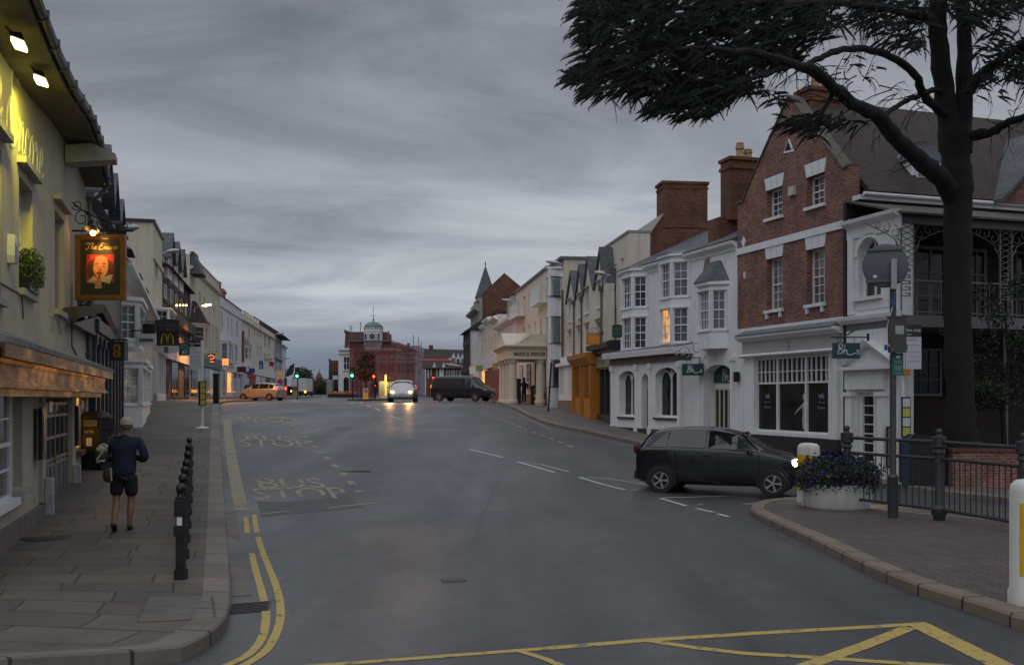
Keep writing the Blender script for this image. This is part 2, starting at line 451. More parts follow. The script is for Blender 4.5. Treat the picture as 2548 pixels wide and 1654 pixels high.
# ================================================================ setting : ground, road, pavements
def road_mat():
    m, t, b = newmat('asphalt')
    v = tco(t)
    n1_ = noise(t, mapping(t, v, (1, .35, 1), (0, 0, R(18))), .35, 6, .6, .4)
    n2_ = noise(t, v, 26, 8, .8)
    n3_ = noise(t, v, 2.2, 6, .7)
    c = cramp(t, n1_, [(.28, (.04, .041, .043)), (.5, (.058, .06, .062)), (.74, (.093, .094, .095))])
    c = mixc(t, .8, c, cramp(t, n2_, [(.33, (.5, .5, .5)), (.5, (1, 1, 1)), (.66, (1.75, 1.75, 1.7))]), 'MULTIPLY')
    c = mixc(t, .7, c, cramp(t, n3_, [(.3, (.75, .74, .73)), (.7, (1.25, 1.25, 1.25))]), 'MULTIPLY')
    n4_ = noise(t, mapping(t, v, (1.1, .045, 1), (0, 0, R(-17))), 1.0, 4, .6)     # wheel-polished lanes along the street
    c = mixc(t, .8, c, cramp(t, n4_, [(.35, (.78, .78, .79)), (.65, (1.22, 1.2, 1.18))]), 'MULTIPLY')
    # a few dark repair seams and cracks
    wv = t.nodes.new('ShaderNodeTexVoronoi'); wv.feature = 'DISTANCE_TO_EDGE'; wv.inputs['Scale'].default_value = .16
    lk(t, mixc(t, .25, v, noise(t, v, 1.5, 4)), wv.inputs['Vector'])
    c = mixc(t, cramp(t, wv.outputs[0], [(.0, (.55, .55, .55)), (.004, (0, 0, 0))]), c, (.02, .02, .02))
    lk(t, c, b.inputs['Base Color'])
    rr = cramp(t, n1_, [(.3, (.55, .55, .55)), (.7, (.36, .36, .36))]); lk(t, rr, b.inputs['Roughness'])
    bump(t, b, n2_, .35, .006)
    return m
asphalt = road_mat()
# terrain sheet to the horizon
xs = [-3000, -600, -200, -90] + [-60 + 3 * i for i in range(41)] + [90, 200, 600, 3000]
ys = [-400, -60, -12] + [0 + 2.5 * i for i in range(61)] + [165, 190, 250, 400, 800, 1500, 3500]
def sheet(xs, ys, dz):
    mb = MB(); vs = [(x, y, g(x, y) + dz) for y in ys for x in xs]; n = len(xs)
    mb.add(vs, [(j * n + i, j * n + i + 1, (j + 1) * n + i + 1, (j + 1) * n + i) for j in range(len(ys) - 1) for i in range(n - 1)])
    return mb
struct(sheet(xs, ys, -.06).build('ground', M('earth', (.07, .065, .055), .95, .3, .5, .3)), 'dull earth under and around the town', 'ground')
rx = [-45 + 1.5 * i for i in range(51)]; ry = [-6 + 1.5 * i for i in range(130)]
struct(sheet(rx, ry, 0).build('road', asphalt), 'worn dark grey asphalt road running uphill to the clock tower', 'road')

def resample(pts, step):
    out = [Vector(pts[0])]
    for a, b in zip(pts, pts[1:]):
        a = Vector(a); b = Vector(b); n = max(1, int((b - a).length / step))
        out += [a.lerp(b, (i + 1) / n) for i in range(n)]
    return out
def smooth_line(pts, it=2):
    for _ in range(it):
        q = [pts[0]]
        for a, b in zip(pts, pts[1:]):
            q += [a.lerp(b, .25), a.lerp(b, .75)]
        pts = q + [pts[-1]]
    return pts
def slab_mat(name, c1, c2, mortar, bw, rh, ms=.012, sq=1, rough=.7, uvrot=0, var=.35, offset=.5):
    m, t, b = newmat(name)
    v = mapping(t, tco(t, 'UV'), (1, 1, 1), (0, 0, uvrot))
    br = t.nodes.new('ShaderNodeTexBrick'); lk(t, v, br.inputs[0]); br.offset = offset; br.squash = sq; br.squash_frequency = 3
    br.inputs['Scale'].default_value = 1; br.inputs['Brick Width'].default_value = bw; br.inputs['Row Height'].default_value = rh
    br.inputs['Mortar Size'].default_value = ms; br.inputs['Mortar Smooth'].default_value = .3
    br.inputs['Color1'].default_value = (*c1, 1); br.inputs['Color2'].default_value = (*c2, 1); br.inputs['Mortar'].default_value = (*mortar, 1)
    n = noise(t, tco(t), .5, 6, .65)
    c = mixc(t, .8, br.outputs[0], cramp(t, n, [(.3, (.72, .68, .62)), (.7, (1.3, 1.22, 1.1))]), 'MULTIPLY')
    c = mixc(t, .5, c, cramp(t, noise(t, tco(t), 45, 3), [(.25, (.75, .75, .75)), (.75, (1.25, 1.25, 1.25))]), 'MULTIPLY')
    vo = t.nodes.new('ShaderNodeTexVoronoi'); vo.inputs['Scale'].default_value = 3.2; lk(t, tco(t), vo.inputs['Vector'])      # trodden gum and stains
    c = mixc(t, cramp(t, vo.outputs['Distance'], [(.05, (.5, .5, .5)), (.075, (0, 0, 0))]), c, (.05, .05, .05))
    c = mixc(t, cramp(t, noise(t, tco(t), 1.7, 7, .75), [(.52, (0, 0, 0)), (.72, (.5, .5, .5))]), c, (.045, .042, .038))
    lk(t, c, b.inputs['Base Color']); b.inputs['Roughness'].default_value = rough
    bump(t, b, br.outputs[1], -.6, .012)
    return m
flag = slab_mat('flagstone', (.12, .108, .09), (.075, .07, .066), (.035, .033, .03), 1.25, .62, .018, .7)
kerbm = slab_mat('kerb_stone', (.2, .17, .15), (.14, .125, .115), (.04, .035, .03), .92, 10, .02)
gran = slab_mat('island_kerb_stone', (.19, .155, .12), (.15, .125, .1), (.03, .026, .022), .78, 10, .022)
pav = slab_mat('block_paving', (.105, .078, .072), (.07, .055, .055), (.035, .03, .03), .21, .105, .01, uvrot=R(45))
def pavement(name, label, kerb, inner, mat, kmat, lift=.13, kw=.3, down=.25, nacross=8):
    """kerb and inner are matching lists of xy points; builds a pavement slab and its kerb stones"""
    lens = [0]
    for a, b in zip(kerb, kerb[1:]): lens.append(lens[-1] + (Vector(b) - Vector(a)).length)
    pm = MB(); vs = []; uv = []
    n = nacross + 1
    kin = []
    for (k, i, L) in zip(kerb, inner, lens):
        k = Vector(k).to_2d(); i = Vector(i).to_2d(); d = (i - k); w = d.length; d = d / w
        k2 = k + d * kw; kin.append(k2)
        for j in range(n):
            p = k2.lerp(i, j / nacross); vs.append((p.x, p.y, g(p.x, p.y) + lift)); uv.append((kw + (w - kw) * j / nacross, L))
    fs = [(a * n + j, a * n + j + 1, (a + 1) * n + j + 1, (a + 1) * n + j) for a in range(len(kerb) - 1) for j in range(nacross)]
    pm.add(vs, fs, 0, uv)
    po = struct(pm.build(name, mat), label, 'pavement')
    km = MB(); vs = []; uv = []
    for (k, k2, L) in zip(kerb, kin, lens):
        k = Vector(k).to_2d(); z = g(k.x, k.y); z2 = g(k2.x, k2.y); e = (k2 - k).normalized()
        q = k + e * .02
        for p, zc, vv in ((k, z - down, -down), (k, z + lift - .015, 0), (q, z + lift + .006, .03), (k2, z2 + lift + .006, kw), (k2 + e * .002, z2 + lift - .02, kw + .05)):
            vs.append((p.x, p.y, zc)); uv.append((L, vv + 1))
    fs = [(a * 5 + j, a * 5 + j + 1, (a + 1) * 5 + j + 1, (a + 1) * 5 + j) for a in range(len(kerb) - 1) for j in range(4)]
    km.add(vs, fs, 0, uv)
    struct(km.build(name.replace('pavement', 'kerb') if 'pavement' in name else 'kerb', kmat), 'stone kerb edging the ' + label, 'kerb')
    return po

# --- left building line (plan)
LPTS = [(-2.71 - .3096 * 6, 6), (-10.02, 23.6), (-16.2, 43.75), (-20.3, 56.25), (-23.3, 67.5), (-29, 93.75), (-33.7, 125), (-40, 170), (-44.5, 200)]
def onL(px):
    k = (px - CX) / F
    for (ax, ay), (bx, by) in zip(LPTS, LPTS[1:]):
        fa = ax - k * ay; fb = bx - k * by
        if fa * fb <= 0: 
            t = fa / (fa - fb); return (ax + (bx - ax) * t, ay + (by - ay) * t)
    raise ValueError(px)
def facL(px0, px1): return Fac(onL(px0), onL(px1))
# --- left pavement
kp = [G(*q) for q in ((430, 1654), (484, 1631), (538, 1598), (566, 1562), (574, 1512), (570, 1441), (563, 1340), (557, 1260), (552, 1170), (548, 1100))]
kp = [Vector((-9, 7.2, 0)), Vector((-6, 7.6, 0))] + kp
kp += [GY(546, 42), GY(546, 50), GY(550, 57), GY(575, 66), GY(606, 74), GY(650, 88), GY(700, 100), GY(758, 112), GY(800, 135)]
kp = [p.to_2d() for p in kp]
kl = resample(smooth_line([Vector(p) for p in kp], 2), .8)
def lineX(Y):
    for (ax, ay), (bx, by) in zip(LPTS, LPTS[1:]):
        if ay <= Y <= by: return ax + (bx - ax) * (Y - ay) / (by - ay)
    return LPTS[0][0]
inner = []
for i, k in enumerate(kl):
    Y = k.y - (.25 * (abs(k.x)) if k.y > 12 else 0)
    x0, y0 = k.x, k.y
    if k.y < 11:
        f_ = i / max(1, sum(1 for q in kl if q.y < 11)); Yi = 9 + (11.5 - 9) * f_ ; inner.append(Vector((-12 + 0 * f_, Yi)))
    else:
        Yi = k.y + .0; inner.append(Vector((lineX(max(Yi, 7)) - .6, Yi)))
pavement('left_pavement', 'yellowish flagstone pavement in front of the pub and shops', kl, inner, flag, kerbm, nacross=10)

# --- right pavement (facades) and far pavement behind the railings
RP = lambda Y: 19.9 - .328 * Y
QP = lambda Y: 10.66 - .128 * Y
kr = [GY(1160, 170), GY(1168, 140), GY(1180, 115), GY(1200, 96), GY(1225, 80), G(1257, 1010), G(1292, 1026), G(1330, 1045), G(1371, 1060), G(1477, 1081), G(1606, 1111), G(1670, 1124), (6.9, 32), (8.6, 29.2), (10.4, 26.8), (11.3, 22.8), (12.5, 18), (15, 12), (19, 6)]
kr = [Vector((p[0], p[1])) for p in kr]
kr = sorted(kr, key=lambda p: -p.y)
kr2 = resample(smooth_line(kr, 2), .9)
inr = []
for k in kr2:
    if k.y > 46.4: inr.append(Vector((QP(k.y + .5) + .5, k.y + .5)))
    elif k.y > 29: inr.append(Vector((RP(k.y) + .5, k.y)))
    else:
        f_ = min(1, (29 - k.y) / 6); inr.append(Vector((RP(29) + .5 + f_ * 12, k.y + (30 - k.y) * .9 * max(0, 1 - f_) + f_ * 2)))
pavement('right_pavement', 'grey pavement below the white shops and the brick gable house', kr2, inr, slab_mat('grey_slab', (.14, .125, .118), (.1, .094, .09), (.04, .036, .034), .9, .6, .014), kerbm, nacross=10)

# --- foreground island with planter, bollards and railings
isl = [G(2547, 1573), G(2480, 1545), G(2380, 1512), G(2300, 1487), G(2220, 1456), G(2140, 1419), G(2030, 1362), G(1960, 1329), G(1905, 1303), G(1872, 1287), G(1864, 1276), G(1885, 1261), G(1925, 1254), G(1984, 1249)]
isl = [Vector((7.5, 5.4)), Vector((5.8, 8.0))] + [p.to_2d() for p in isl] + [Vector((6.3, 20.6)), Vector((8.2, 18.4)), Vector((9.3, 15.5)), Vector((10.8, 12.5)), Vector((12.5, 9))]
core = [(9, 6), (7.5, 9), (6.9, 10.2), (6.7, 10.8), (6.6, 11.2), (6.5, 11.8), (6.4, 12.4), (6.3, 13.2), (6.2, 14.2), (6.1, 15), (6.0, 15.6), (6.0, 16), (6.05, 16.3), (6.1, 16.5), (6.2, 16.6), (6.3, 16.7), (6.6, 16.8), (8.2, 15.2), (9.4, 12.8), (11, 9)]
isl2 = resample(smooth_line(isl, 2), .35)
n_ = len(isl2)
def core_at(f_):
    q = f_ * (len(core) - 1); i = min(int(q), len(core) - 2); a = Vector(core[i]); b = Vector(core[i + 1]); return a.lerp(b, q - i)
isl_core = [core_at(i / (n_ - 1)) for i in range(n_)]
def island():
    lens = [0]
    for a, b in zip(isl2, isl2[1:]): lens.append(lens[-1] + (b - a).length)
    lift = .13; kw = .26
    c = Vector((6.4, 15.2)); ins = []
    for i, k in enumerate(isl2):
        t_ = (isl2[min(i + 1, n_ - 1)] - isl2[max(i - 1, 0)]).normalized(); nrm = Vector((t_.y, -t_.x))
        ins.append(k + nrm * kw)
    km = MB(); vs = []; uv = []
    for k, k2, L in zip(isl2, ins, lens):
        z = g(k.x, k.y); e = (k2 - k).normalized(); q = k + e * .025
        for p, zc, vv in ((k, z - .2, -.2), (k, z + lift - .025, 0), (q, z + lift + .006, .03), (k2, g(k2.x, k2.y) + lift + .006, kw), (k2 + e * .002, z + lift - .02, kw + .05)):
            vs.append((p.x, p.y, zc)); uv.append((L, vv + 1))
    km.add(vs, [(a * 5 + j, a * 5 + j + 1, (a + 1) * 5 + j + 1, (a + 1) * 5 + j) for a in range(n_ - 1) for j in range(4)], 0, uv)
    struct(km.build('island_kerb', gran), 'brown stone kerb curving round the traffic island', 'kerb')
    pts = [Vector((p.x, p.y, 0)) for p in ins] 
    tri = tessellate_polygon([pts]); pm = MB()
    pm.add([(p.x, p.y, g(p.x, p.y) + lift) for p in pts], [tuple(t) for t in tri], 0, [(p.x, p.y) for p in pts])
    struct(pm.build('island_paving', pav), 'dark red block paving of the traffic island', 'paving')
island()

# ---------------------------------------------------------------- road markings
def paintmat(name, col, wear=.5, scale=7):
    m, t, b = newmat(name)
    v = tco(t)
    n = noise(t, v, scale, 6, .7); n2 = noise(t, v, 60, 3)
    lo = .5 - .25 * (1 - wear)
    f_ = cramp(t, n, [(wear * .5 + .12, (0, 0, 0)), (wear * .5 + .2, (1, 1, 1))])
    f2 = mixc(t, .35, f_, n2, 'MULTIPLY')
    c = mixc(t, f2, (.085, .087, .092), col)
    lk(t, c, b.inputs['Base Color']); b.inputs['Roughness'].default_value = .6
    bump(t, b, n2, .4, .005)
    return m
yellow = paintmat('yellow_road_paint', (.50, .36, .075), .5)
pale_yellow = paintmat('faded_yellow_road_paint', (.28, .24, .14), .53, 3.5)
whitep = paintmat('white_road_paint', (.5, .5, .5), .38)
def stripe(mb, pts, w, h=.004, step=.5):
    pts = [Vector(p).to_2d() for p in pts]; ps = resample(pts, step)
    L = []; Rr = []
    for i, p in enumerate(ps):
        d = (ps[min(i + 1, len(ps) - 1)] - ps[max(i - 1, 0)]).normalized(); nn = Vector((-d.y, d.x)) * w / 2
        for lst, q in ((L, p + nn), (Rr, p - nn)): lst.append((q.x, q.y, g(q.x, q.y) + h))
    for i in range(len(ps) - 1): mb.quad(L[i], L[i + 1], Rr[i + 1], Rr[i])
def SG(*px): return [G(*q) for q in px]
# double yellow lines by the corner
mb = MB()
stripe(mb, smooth_line(SG((632, 1280), (645, 1351), (670, 1415), (688, 1458), (699, 1505), (697, 1552), (681, 1591), (660, 1623), (610, 1654), (560, 1678)), 2), .085, .0045, .2)
stripe(mb, SG((611, 1286), (617, 1338)), .08, .0045, .3)
stripe(mb, smooth_line(SG((626, 1376), (635, 1415), (649, 1462), (660, 1505), (663, 1541), (656, 1580), (642, 1605), (617, 1631), (567, 1654), (520, 1672)), 2), .085, .0045, .2)
struct(mb.build('double_yellow_lines', yellow), 'double yellow lines curving round the pavement corner', 'road marking')
# bus stop box
mb = MB()
stripe(mb, SG((564, 1042), (570, 1100), (582, 1172), (602, 1270)), .27, .004)
dash = SG((705, 1038), (740, 1070), (795, 1122), (850, 1173), (908, 1235))
ps = resample([p.to_2d() for p in dash], .05); tot = 0; seg = []
ln = [0]
for a, b in zip(ps, ps[1:]): ln.append(ln[-1] + (b - a).length)
d0 = 0
while d0 < ln[-1]:
    seg = [p for p, l in zip(ps, ln) if d0 <= l <= d0 + .62]
    if len(seg) > 2: stripe(mb, [seg[0], seg[-1]], .17, .004)
    d0 += 1.45
stripe(mb, SG((818, 1263), (936, 1250)), .1, .004)
stripe(mb, SG((632, 1280), (722, 1271)), .08, .004)
kd = Vector((-.2936, 1)).normalized(); kn = Vector((kd.y, -kd.x))
def roadtext(mb, body, px, py, w, hgt, h=.004):
    o = G(px, py).to_2d(); tmp = MB(); text(tmp, body, 0, 0, 0, 1.0, 0, align='LEFT', bold=.012)
    xs_ = [v[0] for v in tmp.v]; zs_ = [v[2] for v in tmp.v]; sx = w / (max(xs_) - min(xs_)); sz = hgt / (max(zs_) - min(zs_))
    vs = []
    for v in tmp.v:
        p = o + kn * (v[0] - min(xs_)) * sx + kd * (v[2] - min(zs_)) * sz; vs.append((p.x, p.y, g(p.x, p.y) + h))
    mb.add(vs, tmp.f)
roadtext(mb, 'STOP', 632, 1243, 1.95, 1.55)
roadtext(mb, 'BUS', 645, 1215, 1.45, 1.5)
roadtext(mb, 'STOP', 596, 1111, 2.1, 2.0)
roadtext(mb, 'BUS', 612, 1097, 1.6, 1.9)
roadtext(mb, 'STOP', 588, 1051, 2.3, 2.3)
roadtext(mb, 'BUS', 598, 1044, 1.8, 2.1)
struct(mb.build('bus_stop_marking', pale_yellow), 'faded yellow bus stop box with the words BUS STOP on the road', 'road marking')
# far right bus box, faint
mb = MB()
for a, b in zip(range(0, 26, 2), range(1, 27, 2)):
    A, B = G(1200, 1026).to_2d(), G(1440, 1118).to_2d()
    stripe(mb, [A.lerp(B, a / 26), A.lerp(B, b / 26)], .14, .004)
stripe(mb, SG((1262, 1018), (1310, 1040), (1371, 1068), (1477, 1088), (1620, 1122)), .1, .004)
struct(mb.build('kerbside_marking', pale_yellow), 'faint yellow dashes and line along the right kerb', 'road marking')
# white centre markings
mb = MB()
for q in (((894, 999), (903, 1003)), ((912, 1007), (922, 1011)), ((932, 1015), (947, 1022)), ((972, 1035), (998, 1044)), ((1167, 1117), (1252, 1138)), ((1286, 1148), (1380, 1175)), ((1441, 1187), (1556, 1218)), ((1643, 1239), (1777, 1274)), ((1786, 1278), (1813, 1285))):
    stripe(mb, SG(*q), .11, .004)
for q in (((1288, 1149), (1350, 1156), (1418, 1174)), ((1443, 1187), (1512, 1190), (1690, 1215)), ((1568, 1219), (1685, 1216)), ((1648, 1238), (1822, 1234)), ((1822, 1234), (1962, 1250)), ((1738, 1255), (1905, 1252))):
    stripe(mb, SG(*q), .075, .0045)
struct(mb.build('white_lane_markings', whitep), 'white dashes and hatched outline in the middle of the road', 'road marking')
# yellow box junction
mb = MB()
stripe(mb, SG((700, 1662), (1000, 1640), (1370, 1612)), .095, .004)
stripe(mb, SG((1370, 1612), (1600, 1593), (1900, 1574), (2310, 1551)), .12, .004)
stripe(mb, SG((2285, 1553), (2400, 1610), (2560, 1690)), .23, .005)
stripe(mb, SG((2262, 1561), (2150, 1606), (2010, 1655), (1930, 1690)), .15, .0045)
stripe(mb, SG((1600, 1592), (1735, 1612), (1860, 1626), (2040, 1636), (2400, 1660)), .11, .0048)
stripe(mb, SG((1285, 1617), (1360, 1640), (1450, 1680)), .08, .0048)
struct(mb.build('yellow_box_marking', yellow), 'yellow box junction lines painted across the near road', 'road marking')

# repair patches and iron covers in the carriageway
pm_ = M('patch_asphalt', (.047, .05, .052), .55, .4, 30, .3)
mb = MB()
for q in (((640, 1245), (860, 1232), (905, 1262), (650, 1285)),):
    p4 = [G(*w) for w in q]; n = 8
    for i in range(n):
        for j in range(n):
            def bl(a, b_): return p4[0].lerp(p4[1], a).lerp(p4[3].lerp(p4[2], a), b_)
            qs = [bl(i / n, j / n), bl((i + 1) / n, j / n), bl((i + 1) / n, (j + 1) / n), bl(i / n, (j + 1) / n)]
            mb.add([(w.x, w.y, g(w.x, w.y) + .003) for w in qs], [(0, 1, 2, 3)])
struct(mb.build('road_patch', pm_), 'darker repair strip in the road below the bus stop lettering', 'road patch')
for px, py, w, d, lab in ((882, 1171, .75, .35, 'small rectangular iron cover in the road beyond the bus box'), (1128, 1443, .3, .22, 'small dark iron cover in the middle of the near road')):
    c = G(px, py); o_ = MB().box(-w / 2, w / 2, -d / 2, d / 2, -.02, .007).build('iron_cover', M('cast_iron', (.05, .048, .045), .5, .3, 8, .1, metal=.5)); place(o_, c, R(12)); tag(o_, lab, 'iron cover')
# drain, gutter slabs and covers
o = G(565, 1528); o2 = G(669, 1519); o3 = G(575, 1504)
mb = MB()
dx = (o2 - o).to_2d(); dy = (o3 - o).to_2d()
def gp(a, b, h=.008): 
    p = o.to_2d() + dx * a + dy * b; return (p.x, p.y, g(p.x, p.y) + h)
def patch(mb, a0, a1, b0, b1, h, m=0): mb.hexa([gp(a0, b0, -.02), gp(a1, b0, -.02), gp(a1, b1, -.02), gp(a0, b1, -.02)], [gp(a0, b0, h), gp(a1, b0, h), gp(a1, b1, h), gp(a0, b1, h)], m)
patch(mb, .04, .96, .06, .94, .006, 1)
patch(mb, 0, 1, 0, .07, .012); patch(mb, 0, 1, .93, 1, .012); patch(mb, 0, .05, .07, .93, .012); patch(mb, .95, 1, .07, .93, .012)
for i in range(5): patch(mb, .05, .95, .17 + i * .16, .22 + i * .16, .011)
tag(mb.build('drain_grate', [M('cast_iron', (.05, .048, .045), .5, .3, 8, .1, metal=.5), MATS['interior_dark']]), 'rectangular iron drain grate in the gutter by the kerb', 'drain grate')
mb = MB()
def slabpoly(mb, pxs, h, lift=0):
    pts = [G(*q, lift) for q in pxs]; mb.add([(p.x, p.y, p.z + h) for p in pts], [tuple(range(len(pts)))])
slabpoly(mb, ((569, 1404), (610, 1404), (615, 1440), (625, 1480), (578, 1484), (575, 1440)), .005)
slabpoly(mb, ((560, 1275), (588, 1272), (592, 1310), (600, 1345), (566, 1338)), .005)
struct(mb.build('gutter_slabs', M('gutter_concrete', (.15, .13, .115), .85, .25, 3, .2)), 'pale concrete patches in the gutter', 'gutter')
mb = MB(); c = G(116, 1337, .13); mb.lathe([(.36, -.02), (.36, .004), (.33, .008), (.001, .008)], (c.x, c.y, c.z), 24)
tag(mb.build('manhole_cover', MATS['cast_iron']), 'dark round manhole cover in the pavement by the pub', 'manhole cover')
mb = MB()
slabpoly(mb, ((368, 1487), (528, 1485), (536, 1538), (344, 1547)), .005, .13)
a, b_, c_, d_ = (G(368, 1487, .13), G(528, 1485, .13), G(536, 1538, .13), G(344, 1547, .13))
for i in range(5):
    p, q = a.lerp(d_, i / 4), b_.lerp(c_, i / 4); mb.tube([p + Vector((0, 0, .005)), q + Vector((0, 0, .005))], .009, 4)
for p, q in ((a, d_), (b_, c_)): mb.tube([p + Vector((0, 0, .006)), q + Vector((0, 0, .006))], .014, 4)
tag(mb.build('inspection_cover', M('cover_metal', (.115, .105, .09), .6, .3, 5, .1, metal=.2)), 'rectangular ribbed inspection cover in the near pavement corner', 'access cover')
# ================================================================ LEFT SIDE
# ---- the pub
def line_pts(a, b, Y0, Y1): return (a + b * Y0, Y0), (a + b * Y1, Y1)
pa, pb = line_pts(-2.71, -.3096, 10.5, 23.6)
PF = Fac(pa, pb, 0.0)
pub = thing('pub', 'cream rendered pub with gold lit fascia and yellow floodlit wall lettering', 'pub', PF.loc, PF.rz)
wm, wt, wb = newmat('pub_render')
v_ = tco(wt)
c_ = cramp(wt, noise(wt, v_, .6, 6), [(.3, (.36, .325, .26)), (.7, (.46, .42, .335))])
c_ = mixc(wt, cramp(wt, noise(wt, mapping(wt, v_, (2, 2, .3)), 1.5, 6, .7), [(.5, (0, 0, 0)), (.8, (.45, .45, .45))]), c_, (.2, .185, .16))
lk(wt, c_, wb.inputs['Base Color']); wb.inputs['Roughness'].default_value = .85
bump(wt, wb, noise(wt, v_, 9, 6, .7), .5, .01)
EAVE = [(0, 6.95), (1.5, 6.9), (3.4, 6.86), (5.6, 6.95), (8, 7.2), (10.5, 7.35), (12.2, 7.3), (PF.L, 7.15)]
wins_up = [((-60, 300, 3, 715), 2, 4), ((47, 436, 81, 716), 2, 4), ((136, 520, 160, 768), 2, 4), ((192, 640, 204, 800), 1, 3)]
holes = []
for (r_, nx, ny) in wins_up: holes.append(rect(*PF.r(*r_)))
DOOR = PF.r(104, 990, 173, 1300); DOOR = (DOOR[0], DOOR[1], .02, DOOR[3])
LW = (PF.u(190), PF.u(203), 1.05, 2.25)
W1 = (.6, PF.u(28), .78, 2.32); W2 = (PF.u(33), PF.u(56), .86, 2.28)
holes += [rect(*DOOR), rect(*LW), rect(*W1), rect(*W2)]
outer = [(0, -.8), (PF.L, -.8), (PF.L, 7.15)] + [(u, z) for u, z in reversed(EAVE[:-1])]
wall(pub, outer, holes, 9, MATS['pub_render'], .25)
for (r_, nx, ny) in wins_up:
    u0, u1, z0, z1 = PF.r(*r_)
    w_ = window(pub, u0, u1, z0, z1, nx, ny, rec=.22, bar=.03, sill=.09, sm=M('pub_stone', (.33, .31, .29), .8, .15, 5, .3))
    MB().box(u0 - .18, u1 + .18, -.13, .0, z1 + .16, z1 + .26).build('hood', MATS['pub_stone'], w_)
window(pub, *W1, 4, 4, rec=.05, bar=.03, sill=.12, sm=MATS['white_joinery'])
window(pub, *W2, 2, 4, rec=.2, bar=.03, sill=.14, sm=MATS['pub_stone'])
window(pub, *LW, 1, 1, rec=.06, gm=MATS['warm_window'], fm=MATS['pub_stone'], sill=.12, sm=M('sill_brick', (.14, .06, .045), .8, .3, 5, .2))
# plinth, string lines and corner
MB().box(DOOR[1] + .12, PF.L - .01, -.07, 0, -.8, .45).build('plinth', M('plinth_stone', (.15, .125, .115), .85, .25, 4, .3), pub)
mb = MB(); mb.box(.0, DOOR[0] - .12, -.07, 0, -.8, .42); mb.box(0, 1.0, -.16, -.07, -.8, .34)

mb.build('plinth', MATS['plinth_stone'], pub)
for a, b in ((DOOR[0] - .3, DOOR[0] - .01), (DOOR[1] + .01, DOOR[1] + .3), (PF.L - .5, PF.L - .02)): MB().box(a, b, -.06, -.001, .45, 2.33).build('pilaster', MATS['pub_render'], pub)
# doors
for i, (a, b) in enumerate(((DOOR[0] + .06, (DOOR[0] + DOOR[1]) / 2 - .02), ((DOOR[0] + DOOR[1]) / 2 + .02, DOOR[1] - .06))):
    mb = MB(); y = .05
    mb.box(a, b, y, y + .05, .06, DOOR[3] - .08)
    n = 3; w_ = (b - a)
    for k in range(n + 1): mb.box(a + w_ * k / n - (.0 if k else 0), a + w_ * k / n + (.035 if k < n else 0) - (.035 if k == n else 0), y - .025, y, .06, DOOR[3] - .08)
    for z in (.06, .95, 1.05, 1.45, 1.85, DOOR[3] - .13): mb.box(a, b, y - .022, y, z, z + .05)
    for k in range(7): mb.box(a + .05 + (w_ - .1) * k / 6 - .006, a + .05 + (w_ - .1) * k / 6 + .006, y - .012, y, .12, .95)
    d_ = mb.build('door', M('pub_door_paint', (.15, .155, .17), .5, .15, 3, .05), pub)
    MB().box(a + .05, b - .05, y - .008, y - .003, 1.11, DOOR[3] - .14).build('pane', MATS['dark_glass'], d_)
    MB().box(b - .12, b - .06, y - .06, y - .02, 1.0, 1.16).build('handle', M('brass', (.6, .38, .1), .3, .1, 5, 0, metal=.9), d_)
MB().box(DOOR[0], DOOR[1], -.02, .25, -.1, .05).build('doorstep', MATS['plinth_stone'], pub)
for k, (a, h) in enumerate(((DOOR[0] - .16, .85), (DOOR[1] + .02, .82))):
    m_ = MB(); m_.box(a, a + .14, -.2, -.07, -.3, h); m_.build('corner_guard', M('worn_white_paint', (.42, .42, .44), .7, .4, 4, .2), pub)
# canopy fascia (lead roof, cornice, gold board, lower moulding) along the wall
cu0, cu1 = .0, PF.L + .1
MB().prism([(0.0, 3.12), (-.62, 2.87), (-.62, 2.80), (0, 2.80)], cu0, cu1, axis='x').build('lead_roof', M('mossy_lead', (.16, .16, .16), .8, .35, 4, .5), pub)
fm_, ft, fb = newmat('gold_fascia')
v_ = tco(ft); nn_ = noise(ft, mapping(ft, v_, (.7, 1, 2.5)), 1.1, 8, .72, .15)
lk(ft, cramp(ft, nn_, [(.36, (.028, .018, .01)), (.5, (.09, .05, .02)), (.6, (.36, .2, .07)), (.7, (.6, .4, .16))]), fb.inputs['Base Color'])  # weathered gold, with lamp glints painted in as the brightest streaks
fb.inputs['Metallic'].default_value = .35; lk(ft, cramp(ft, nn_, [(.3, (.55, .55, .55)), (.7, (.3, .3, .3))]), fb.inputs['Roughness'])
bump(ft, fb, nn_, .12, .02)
mb = MB()
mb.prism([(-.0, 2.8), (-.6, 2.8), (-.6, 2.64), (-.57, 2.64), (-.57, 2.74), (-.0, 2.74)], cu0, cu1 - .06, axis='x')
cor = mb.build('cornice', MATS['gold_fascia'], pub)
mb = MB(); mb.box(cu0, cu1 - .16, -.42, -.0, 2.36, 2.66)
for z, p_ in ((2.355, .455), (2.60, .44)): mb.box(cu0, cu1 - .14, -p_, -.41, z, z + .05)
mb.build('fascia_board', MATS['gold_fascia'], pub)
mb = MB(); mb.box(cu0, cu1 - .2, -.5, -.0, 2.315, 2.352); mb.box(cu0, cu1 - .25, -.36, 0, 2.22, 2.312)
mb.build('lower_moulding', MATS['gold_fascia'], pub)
# glowing strips added under the cornice to brighten the board, not real lamps
strip = E('added_fill_glow', (1.0, .36, .06), 4.5)
for k in range(5):
    a = .8 + k * 2.6
    lo_ = MB().box(a, a + 1.9, -.55, -.51, 2.7, 2.72).build('added_fill_strip', strip, pub)
